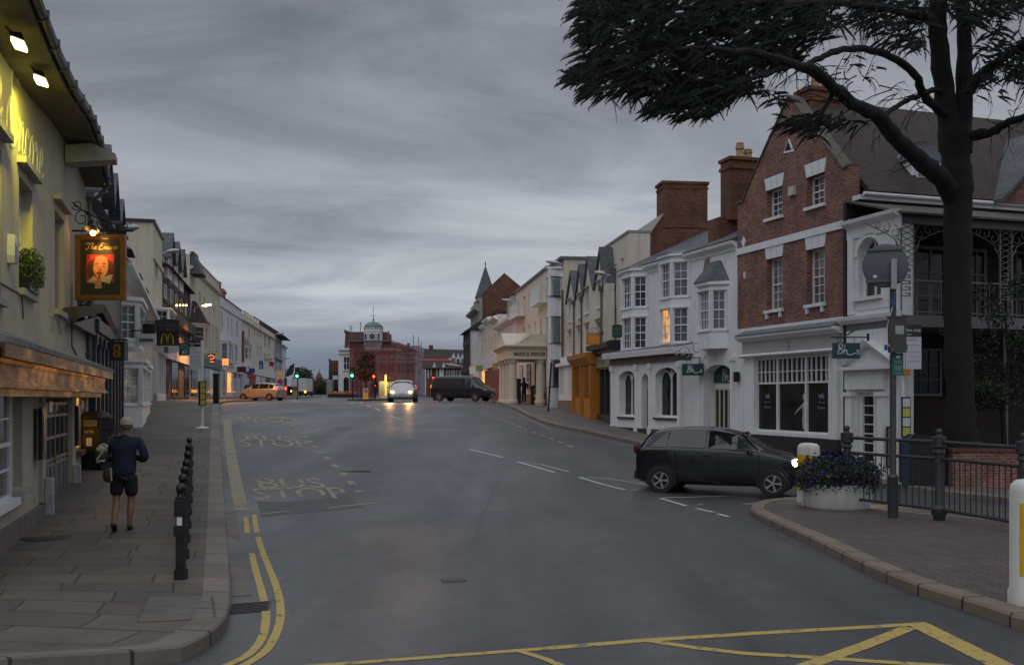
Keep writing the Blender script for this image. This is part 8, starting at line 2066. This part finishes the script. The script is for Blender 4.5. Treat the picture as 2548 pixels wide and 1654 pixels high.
# --- street lamps on wall brackets
def lampbracket(label, px, py, Y, L, flip=1, lit=False, tilt=8, wall_px=None):
    p = P(px, py, Y); t = thing('street_lamp', label, 'street lamp', p, 0, 'bracket street lamps')
    mb = MB(); 
    prof = [(.001, -L * .5), (.09, -L * .44), (.15, -L * .2), (.17, L * .1), (.13, L * .38), (.05, L * .48), (.03, L * .5)]
    mb.lathe(prof, (0, 0, 0), 14, axis='x', sy=1); 
    for i in range(len(mb.v)): v = mb.v[i]; mb.v[i] = (v[0] * flip * -1, v[1], v[2] * (.75 if v[2] > 0 else .45))
    mb.build('head', M('lamp_shell', (.42, .42, .43), .5, .1, 4, 0), t, smooth=True)
    if lit: MB().ball((0, 0, -.05), L * .36, 12, 0, (1.15, .5, .28)).build('lens', E('sodium_lens', (1, .42, .08), 60), t)
    else: MB().ball((0, 0, -.045), L * .34, 12, 0, (1.05, .38, .2)).build('lens', M('lens_grey', (.3, .3, .3), .2, .1, 4, 0), t)
    wx = (P(wall_px, 0, Y).x - p.x) if wall_px else -flip * 1.2
    MB().tube([(-flip * L * .45, 0, 0), (-flip * (L * .45 + .2), 0, -.02), (wx, .15, -.18), (wx, .15, -.5)], .03, 6).build('bracket', MATS['galvanised'], t)
    t.rotation_euler = (0, R(-tilt * flip), 0)
    return t
lampbracket('unlit street lamp just behind the pub sign', 322, 569, 30, .62, 1, wall_px=285)
lampbracket('unlit white street lamp beside the tall cream end wall', 430, 625, 52, .72, 1, wall_px=402)
sl_ = lampbracket('glowing orange street lamp on the left row', 514, 757, 76, .85, 1, True, wall_px=480)
for e_, off in ((520, (0, 0, -.35)),):
    ld = bpy.data.lights.new('sodium_light', 'SPOT'); ld.energy = 3300; ld.spot_size = R(158); ld.spot_blend = .5; ld.color = (1, .34, .05); ld.shadow_soft_size = .15
    lo = bpy.data.objects.new('sodium_light', ld); COL.objects.link(lo); lo.location = P(514, 757, 76) + Vector(off); lo.rotation_euler = Vector((.45, .1, -1)).to_track_quat('-Z', 'Y').to_euler()
lampbracket('unlit street lamp on the bay tower of the right row', 1375, 653, 56, .8, -1, wall_px=1400)
lampbracket('unlit street lamp over the far store windows', 1262, 747, 80, .9, -1, wall_px=1285)
lampbracket('brownish unlit lamp between the cream gables', 1493, 680, 46, .55, -1, wall_px=1508)
lampbracket('small unlit lamp at the far left corner roof', 697, 830, 135, 1.2, 1, wall_px=684)
lampbracket('small unlit lamp past the far white building', 716, 891, 140, .9, 1, wall_px=706)
lampbracket('pale lamp under the red banner', 1129, 908, 110, 2.0, -1, wall_px=1150)

# ================================================================ CONIFER
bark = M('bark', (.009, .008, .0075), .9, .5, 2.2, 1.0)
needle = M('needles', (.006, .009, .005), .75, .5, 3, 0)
tb = P(2392, 1080, 27.3); tb.z = g(tb.x, 27.3) + .5
TR = thing('cedar_tree', 'huge dark conifer whose boughs reach across the top right of the street', 'tree', tb)
TY = 24.5
def tp(px, py, Y): v = P(px, py, Y - 2.1); return v - tb
def limb(pts, par=None, name='trunk'):
    """pts: (px, py, Y, radius px)"""
    ps = [tp(a, b, c) for a, b, c, r_ in pts]; rs = [r_ * .9 / F * c for a, b, c, r_ in pts]
    # smooth
    q = []; rq = []
    for i in range(len(ps) - 1):
        p0, p1, p2, p3 = ps[max(i - 1, 0)], ps[i], ps[i + 1], ps[min(i + 2, len(ps) - 1)]
        for k in range(5):
            t_ = k / 5; q.append(.5 * ((2 * p1) + (p2 - p0) * t_ + (2 * p0 - 5 * p1 + 4 * p2 - p3) * t_ ** 2 + (3 * p1 - p0 - 3 * p2 + p3) * t_ ** 3) + Vector((random.gauss(0, .015), 0, random.gauss(0, .015)))); rq.append((rs[i] + (rs[i + 1] - rs[i]) * t_) * random.uniform(.93, 1.09))
    q.append(ps[-1]); rq.append(rs[-1]); return q, rq
mb = MB(); Yt = 29.0
def L_(pts, n=10): q, r_ = limb(pts); r_ = [x * .93 for x in r_]; mb.tube(q, r_, n)
L_([(2392, 1110, Yt, 46), (2388, 1000, Yt, 38), (2384, 800, Yt, 36), (2384, 600, Yt, 36), (2382, 470, Yt, 40), (2378, 400, Yt, 38), (2374, 320, Yt, 42)], 18)
L_([(2372, 380, Yt, 34), (2352, 240, Yt, 26), (2336, 120, Yt - .2, 24), (2334, 0, Yt - .4, 24), (2330, -140, Yt - .5, 20)], 14)
L_([(2392, 380, Yt, 30), (2400, 220, Yt, 22), (2398, 80, Yt, 19), (2396, -20, Yt, 17), (2398, -140, Yt, 14)], 12)
L_([(2396, 560, Yt + .1, 20), (2372, 492, Yt - .1, 26), (2338, 440, 28.4, 25), (2290, 402, 27.4, 24), (2235, 350, 26.6, 21), (2185, 292, 25.8, 19), (2120, 256, 25, 17), (2072, 214, 24.3, 15), (2030, 178, 23.6, 14), (1985, 163, 23, 10), (1940, 170, 22.5, 9), (1890, 190, 22, 5)], 12)
L_([(2360, 290, Yt, 14), (2325, 265, 28.4, 12), (2296, 232, 28, 11), (2280, 190, 27.4, 11), (2235, 150, 26.8, 10), (2180, 128, 26, 10), (2110, 122, 25, 9), (2050, 140, 24.2, 8), (2010, 160, 23.6, 7)], 10)
L_([(2350, 225, Yt, 9), (2310, 228, 28.4, 8), (2260, 250, 27.6, 7), (2215, 275, 26.8, 7), (2195, 300, 26.4, 6)], 8)
L_([(2405, 230, Yt, 18), (2440, 190, 28.4, 16), (2490, 150, 27.6, 13), (2560, 105, 26.5, 11), (2640, 80, 25.5, 8)], 10)
L_([(2410, 340, Yt, 16), (2460, 330, 28.3, 12), (2510, 305, 27.6, 10), (2570, 285, 27, 9), (2640, 280, 26, 6)], 10)
L_([(2050, 190, 24, 14), (1950, 150, 22.5, 11), (1850, 130, 21.5, 9), (1740, 120, 20.5, 7), (1640, 130, 19.8, 5), (1540, 160, 19, 4), (1460, 180, 18.5, 2)], 8)
L_([(2340, 60, Yt, 12), (2250, 30, 27, 10), (2100, 10, 25, 9), (1900, 10, 23, 7), (1700, 20, 21.5, 6), (1500, 30, 20.5, 3)], 8)
L_([(1940, 170, 22.5, 8), (1860, 200, 21.8, 6), (1760, 225, 21, 5), (1660, 245, 20.5, 3), (1600, 280, 20, 2)], 7)
L_([(2080, 215, 24.6, 7), (2030, 300, 24.3, 5), (1960, 312, 24, 3)], 6)
LIMBS = []
for (x0, y0, Y0), (x1, y1, Y1), n in (((2300, 405, 27.5), (2000, 165, 23.2), 26), ((2330, 270, 28.4), (2020, 155, 23.8), 26), ((2000, 160, 23), (1480, 170, 18.6), 60), ((2330, 60, 28.5), (1900, 10, 23), 46), ((2410, 225, 28.9), (2560, 105, 26.5), 22), ((2415, 340, 28.9), (2560, 288, 27), 14), ((2060, 60, 25), (2320, 40, 28), 40)):
    for k in range(n):
        q = random.random(); p = tp(x0 + (x1 - x0) * q, y0 + (y1 - y0) * q + random.uniform(-12, 12), Y0 + (Y1 - Y0) * q)
        d = Vector((random.gauss(-.3, .7), random.gauss(0, .5), random.gauss(.0, .5))).normalized(); ps = [p]; L = random.uniform(.35, 1.1)
        for j in range(4): d = (d + Vector((random.gauss(0, .25), random.gauss(0, .2), random.gauss(-.12, .2)))).normalized(); ps.append(ps[-1] + d * L / 4)
        mb.tube(ps, [.018, .014, .01, .007, .004], 4, cap=False)
        for j in (1, 2, 3):
            d2 = (d + Vector((random.gauss(0, .6), random.gauss(0, .5), random.gauss(-.3, .5)))).normalized(); mb.tube([ps[j], ps[j] + d2 * L * .25, ps[j] + d2 * L * .42 + Vector((0, 0, -.06))], [.008, .006, .003], 3, cap=False)
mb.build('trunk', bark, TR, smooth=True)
REG = [  # polygon, spray count, (Ymin, Ymax), droop direction x, spray length px
    ([(1448, -60), (1462, 34), (1453, 58), (1470, 82), (1463, 106), (1474, 130), (1470, 152), (1432, 176), (1440, 200), (1480, 205), (1480, 235), (1545, 222), (1640, 235), (1700, 250), (1790, 250), (1850, 225), (1885, 205), (1880, 186), (1960, 150), (2040, 140), (2060, 90), (2060, 30), (2090, -60)], 2300, (18, 26), -1, 60),
    ([(1640, 235), (1630, 275), (1660, 285), (1740, 290), (1790, 280), (1850, 240), (1900, 220), (1930, 235), (1880, 200), (1700, 235)], 330, (20, 23.5), -.8, 50),
    ([(1900, 215), (1940, 232), (1955, 250), (1935, 262), (1905, 232)], 26, (21.5, 23), .3, 40),
    ([(2040, -60), (2330, -60), (2325, 60), (2300, 95), (2240, 100), (2180, 80), (2120, 40), (2060, 90)], 330, (23, 29), -.5, 55),
    ([(2200, 100), (2310, 90), (2315, 115), (2250, 128), (2200, 118)], 50, (25, 28), -.4, 40),
    ([(2112, 128), (2140, 130), (2136, 165), (2114, 165)], 12, (25, 26), 0, 30),
    ([(2165, 140), (2182, 142), (2180, 180), (2168, 180)], 4, (25.5, 26), 0, 30),
    ([(1930, 306), (1970, 288), (2040, 282), (2130, 295), (2140, 312), (2050, 318), (2035, 345), (2015, 335), (1985, 320)], 120, (23.5, 25.5), -.5, 45),
    ([(2330, -60), (2560, -60), (2600, 60), (2520, 30), (2450, 35), (2425, 75), (2400, 60), (2340, 20)], 330, (25, 29), .5, 55),
    ([(2418, 100), (2470, 84), (2560, 92), (2600, 150), (2548, 200), (2520, 175), (2440, 160), (2415, 130)], 150, (25.5, 28.5), .4, 50),
    ([(2480, 175), (2600, 160), (2600, 240), (2530, 215)], 70, (25.5, 28), .4, 45),
    ([(2415, 180), (2445, 190), (2436, 240), (2420, 235)], 22, (27, 28), 0, 45),
    ([(2480, 180), (2492, 190), (2488, 245), (2480, 240)], 8, (27, 28), 0, 45),
    ([(2470, 20), (2500, 30), (2490, 90), (2460, 80)], 26, (26, 28), .1, 45)]
def inpoly(x, y, pl):
    c = False; j = len(pl) - 1
    for i in range(len(pl)):
        if (pl[i][1] > y) != (pl[j][1] > y) and x < (pl[j][0] - pl[i][0]) * (y - pl[i][1]) / (pl[j][1] - pl[i][1]) + pl[i][0]: c = not c
        j = i
    return c
def spray(mb, tw, p, dirx, L, s=1.0):
    d = Vector((dirx * random.uniform(.2, 1.1) + random.gauss(0, .45), random.gauss(0, .5), random.gauss(.02, .16))).normalized()
    pos = p.copy(); pts = [pos.copy()]; n = 6
    for k in range(n):
        d = (d + Vector((0, 0, -.06 - .045 * k))).normalized(); pos = pos + d * L / n; pts.append(pos.copy())
        side = d.cross(Vector((0, 0, 1))).normalized()
        for _ in range(12):
            a = random.uniform(-1, 1); c = pos - d * random.uniform(0, L / n); l_ = L * random.uniform(.07, .165) * (1.15 - k / n * .6)
            e = (d * random.uniform(.5, 1) + side * a + Vector((0, 0, random.uniform(-1.0, .1)))).normalized(); f_ = e.cross(Vector((random.gauss(0, 1), random.gauss(0, 1), random.gauss(0, 1)))).normalized() * random.uniform(.0035, .008) * s
            mb.add([c - f_, c + f_, c + e * l_ + f_ * .3, c + e * l_ - f_ * .3], [(0, 1, 2, 3)])
    tw.add([pts[0] - Vector((0, 0, .006)), pts[0] + Vector((0, 0, .006)), pts[3], pts[-1]], [(0, 1, 2), (0, 2, 3)])
for ri, (pl, n, (y0, y1), dx, L) in enumerate(REG):
    mbf = MB(); xs_ = [q[0] for q in pl]; ys_ = [q[1] for q in pl]; cnt = 0; bx0, bx1 = min(xs_), max(xs_)
    n = int(n * (1.0 if ri else 1.12))
    while cnt < n:
        x, y = random.uniform(bx0, bx1), random.uniform(min(ys_), max(ys_))
        if not inpoly(x, y, pl): continue
        # clumpy: thin out along irregular bands so that the sky shows through
        if ri == 0 and (math.sin(x * .021 + y * .05) + math.sin(x * .013 - y * .09 + 2) + .7 * math.sin(x * .05 + y * .02)) < -1.25 and random.random() < .85: continue
        fx = (x - bx0) / max(1, bx1 - bx0)
        Y = y0 + (y1 - y0) * (fx if dx < 0 else 1 - fx if dx > .2 else .5) + random.gauss(0, .9)
        spray(mbf, mbf, tp(x, y, Y), dx, L / F * Y * random.uniform(.6, 1.25)); cnt += 1
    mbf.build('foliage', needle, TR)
# dim broadleaf behind the railing, right edge
b = P(2500, 1080, 27.4); b.z = g(b.x, 27.4) + .9
t = thing('small_tree', 'dim leafy young tree by the verandah at the right edge', 'tree', b)
MB().tube([(0, 0, 0), (-.05, 0, 1.2), (.1, 0, 2.6), (0, 0, 4)], [.08, .07, .05, .02], 8).build('trunk', bark, t)
mb = MB()
for _ in range(26): leaves(mb, (random.uniform(-.75, 1.1), random.uniform(-.5, .5), random.uniform(1.3, 5.0)), .42, .4, .38, 150, .05, shell=.1)
mb.build('crown', M('dim_leaf', (.022, .032, .015), .7, .5, 4, 0), t)

# ================================================================ PEOPLE
def skinmesh(name, chains, mat, par, sub=2):
    """chains: list of lists of (x,y,z,r); points with identical coordinates join"""
    vs = []; es = []; rs = []; idx = {}
    def vid(p):
        k = tuple(round(c, 4) for c in p[:3])
        if k not in idx: idx[k] = len(vs); vs.append(k); rs.append(p[3])
        return idx[k]
    for ch in chains:
        ids = [vid(p) for p in ch]
        es += [(a, b) for a, b in zip(ids, ids[1:])]
    me = bpy.data.meshes.new(name); me.from_pydata(vs, es, []); o = bpy.data.objects.new(name, me); COL.objects.link(o); me.materials.append(mat)
    sm = o.modifiers.new('k', 'SKIN'); sm.use_smooth_shade = True
    lay = me.skin_vertices[0].data
    for i, r_ in enumerate(rs):
        rr = r_ if hasattr(r_, '__len__') else (r_, r_); lay[i].radius = rr; lay[i].use_root = (i == 0)
    ss = o.modifiers.new('s', 'SUBSURF'); ss.levels = sub; ss.render_levels = sub
    if par: o.parent = par
    return o
pf = G(309, 1317, .13)
MAN = thing('person', 'man in white cap, navy sweater and dark shorts walking away with a bag', 'person', pf, R(14))
skin_ = M('skin', (.24, .12, .08), .6, .08, 6, 0); navy = M('navy_knit', (.014, .02, .04), .9, .2, 12, .2); shortm = M('dark_shorts', (.014, .014, .017), .9, .2, 12, .2); shoe = M('black_shoe', (.012, .012, .013), .6, .2, 8, 0); capm = M('cap_cream', (.38, .36, .27), .8, .1, 8, .1)
hip = (0, 0, .9)
body = skinmesh('body', [
    [(0, 0, .92, .11), (0, 0, 1.1, .12), (.0, .01, 1.28, (.13, .1)), (.01, .0, 1.42, (.06, .06)), (.02, .01, 1.49, .052), (.025, .02, 1.55, .06), (.03, .03, 1.61, (.082, .09)), (.03, .03, 1.68, (.07, .08))],
    [(0, 0, .92, .11), (.1, .01, .84, .09), (.1, .04, .5, .062), (.1, .02, .42, .055), (.095, -.03, .3, .058), (.085, -.05, .1, .036), (.085, -.05, .05, .04)],
    [(0, 0, .92, .11), (-.1, -.0, .84, .09), (-.11, -.02, .5, .062), (-.11, -.05, .42, .055), (-.11, -.16, .3, .058), (-.12, -.26, .14, .036), (-.12, -.27, .1, .04)],
    [(.01, .0, 1.42, (.06, .06)), (.2, .0, 1.37, .045), (.27, .0, 1.28, .052), (.3, -.02, 1.13, .044), (.24, .12, 1.1, .038), (.14, .25, 1.13, .03)],
    [(.01, .0, 1.42, (.06, .06)), (-.2, .0, 1.37, .045), (-.26, .0, 1.27, .052), (-.28, -.0, 1.12, .044), (-.22, .14, 1.1, .038), (-.12, .26, 1.13, .03)]], skin_, MAN)
skinmesh('sweater', [
    [(0, 0, .76, (.19, .155)), (0, 0, 1.0, (.2, .165)), (0, .0, 1.2, (.19, .15)), (.0, -.01, 1.34, (.175, .14)), (.02, .0, 1.43, (.125, .105)), (.02, .01, 1.49, (.07, .07))],
    [(.0, -.01, 1.34, (.175, .14)), (.21, -.0, 1.38, .085), (.275, -.01, 1.25, .078), (.315, -.03, 1.12, .072), (.25, .1, 1.09, .062), (.16, .22, 1.12, .052)],
    [(.0, -.01, 1.34, (.175, .14)), (-.21, -.0, 1.38, .085), (-.265, -.01, 1.25, .078), (-.29, -.02, 1.12, .07), (-.23, .12, 1.1, .06), (-.14, .23, 1.12, .05)]], navy, MAN)
skinmesh('shorts', [
    [(0, 0, .98, (.17, .14)), (.095, .0, .78, .12), (.105, .02, .62, .108), (.105, .02, .5, .104)],
    [(0, 0, .98, (.17, .14)), (-.095, -.0, .78, .12), (-.11, -.015, .62, .108), (-.112, -.02, .52, .1)]], shortm, MAN, 1)
for (x, y, z, ang, nm) in ((.085, -.03, .0, 0, 'shoe'), (-.12, -.27, .06, R(-35), 'shoe')):
    o_ = skinmesh(nm, [[(0, -.07, .05, .045), (0, .0, .045, .05), (0, .1, .038, .045), (0, .17, .03, .032)]], shoe, MAN, 2); o_.location = (x, y, z); o_.rotation_euler = (ang, 0, 0)
mb = MB(); mb.lathe([(.1, -.01), (.1, .03), (.094, .07), (.07, .105), (.035, .12), (.001, .123)], (0, 0, 0), 18, sy=1.12); cp = mb.build('cap', capm, MAN, smooth=True); cp.location = (.03, .03, 1.635); cp.rotation_euler = (R(-6), 0, 0)
MB().prism([(-.08, .09), (.08, .09), (.07, .19), (-.07, .19)], .0, .012, axis='z').build('peak', capm, cp)
for s_ in (-1, 1): MB().ball((.03 + s_ * .088, .03, 1.605), .03, 8, 0, (.4, .7, 1.1)).build('ear', skin_, MAN, smooth=True)
MB().ball((.03, -.03, 1.6), .075, 10, 0, (1.02, .55, .6)).build('hair', M('grey_hair', (.12, .1, .09), .9, .2, 20, .1), MAN, smooth=True)
for s_ in (-1, 1):
    h0 = Vector((s_ * .13, .27, 1.13))
    mb = MB(); mb.ball((h0.x - s_ * .01, h0.y + .02, h0.z), .036, 8, 0, (.8, 1.1, .5))
    for k in range(4): mb.tube([h0 + Vector((-.02 + .014 * k, .05, .0)), h0 + Vector((-.02 + .014 * k, .085, .01)), h0 + Vector((-.018 + .013 * k, .1 - .004 * abs(k - 1.5), -.015))], [.009, .008, .006], 6)
    mb.tube([h0 + Vector((-s_ * .03, .02, .01)), h0 + Vector((-s_ * .05, .05, .02))], [.01, .007], 6); mb.build('hand', skin_, MAN, smooth=True)
bg_ = thing('shoulder_bag', 'cream and black backpack slung on the walking man\'s left shoulder', 'backpack', pf + Vector((-.19, -.14, 0)), R(14))
MB().ball((-.09, .0, 1.18), .14, 14, 0, (.72, .75, 1.15)).build('pack', M('bag_dark', (.03, .032, .035), .8, .3, 9, .1), bg_, smooth=True)
mb = MB()
mb.ball((-.09, -.055, 1.26), .1, 12, 0, (.85, .55, .6)); mb.ball((-.13, -.06, 1.17), .05, 10, 0, (.5, .6, 1.7)); mb.ball((-.05, -.06, 1.15), .04, 10, 0, (.5, .6, 1.9)); mb.tube([(-.15, -.1, 1.07), (-.09, -.115, 1.09), (-.04, -.1, 1.08)], .018, 6)
mb.tube([(-.16, -.09, 1.1), (-.03, -.1, 1.28)], .016, 6); mb.tube([(-.12, -.05, 1.32), (-.06, -.06, 1.34), (-.0, -.05, 1.3)], .02, 6); mb.build('trim', M('bag_cream', (.36, .34, .27), .8, .2, 9, .1), bg_)
MB().tube([(-.03, -.02, 1.3), (.02, .02, 1.42), (.05, .14, 1.475), (.06, .22, 1.42)], .022, 6).build('strap', MATS['bag_dark'], bg_)
MB().ball((-.0, .0, .86), .1, 10, 0, (.9, .6, 1.2)).build('lower_pouch', M('pouch_green', (.04, .045, .035), .8, .3, 9, .1), bg_, smooth=True)
MB().tube([(.04, -.07, .98), (.05, -.075, .85), (.055, -.07, .77)], .014, 6).build('webbing', MATS['bag_cream'], bg_)
def far_person(label, px, Y, h, lean=0, colr='navy_knit'):
    X = (px - CX) / F * Y; t = thing('person', label, 'person', (X, Y, g(X, Y) + .13))
    k = h / 1.75
    skinmesh('body', [[(0, 0, .9 * k, .14 * k), (0, 0, 1.3 * k, (.2 * k, .13 * k)), (0, 0, 1.47 * k, .07 * k), (0, 0, 1.6 * k, .09 * k), (0, 0, 1.68 * k, .07 * k)], [(0, 0, .9 * k, .14 * k), (.09, 0, .5 * k, .075), (.1, .02, .08, .06)], [(0, 0, .9 * k, .14 * k), (-.09, 0, .5 * k, .075), (-.1, -.05, .08, .06)],
        [(0, 0, 1.3 * k, (.2 * k, .13 * k)), (.23, 0, 1.3 * k, .06), (.27, 0, .95 * k, .045)], [(0, 0, 1.3 * k, (.2 * k, .13 * k)), (-.23, 0, 1.3 * k, .06), (-.27, 0, .95 * k, .045)]], MATS[colr], t, 1)
    MB().ball((0, -.02, 1.62 * k), .1, 10, 0, (.9, 1, 1.2)).build('head', skin_, t, smooth=True); MB().ball((0, .02, 1.67 * k), .105, 10, 0, (.95, 1, 1)).build('hair', MATS['bag_dark'], t, smooth=True)
    return t
far_person('dark clothed person standing behind the parking machine by the portico', 1304, 69, 1.78, 0, 'bag_dark')
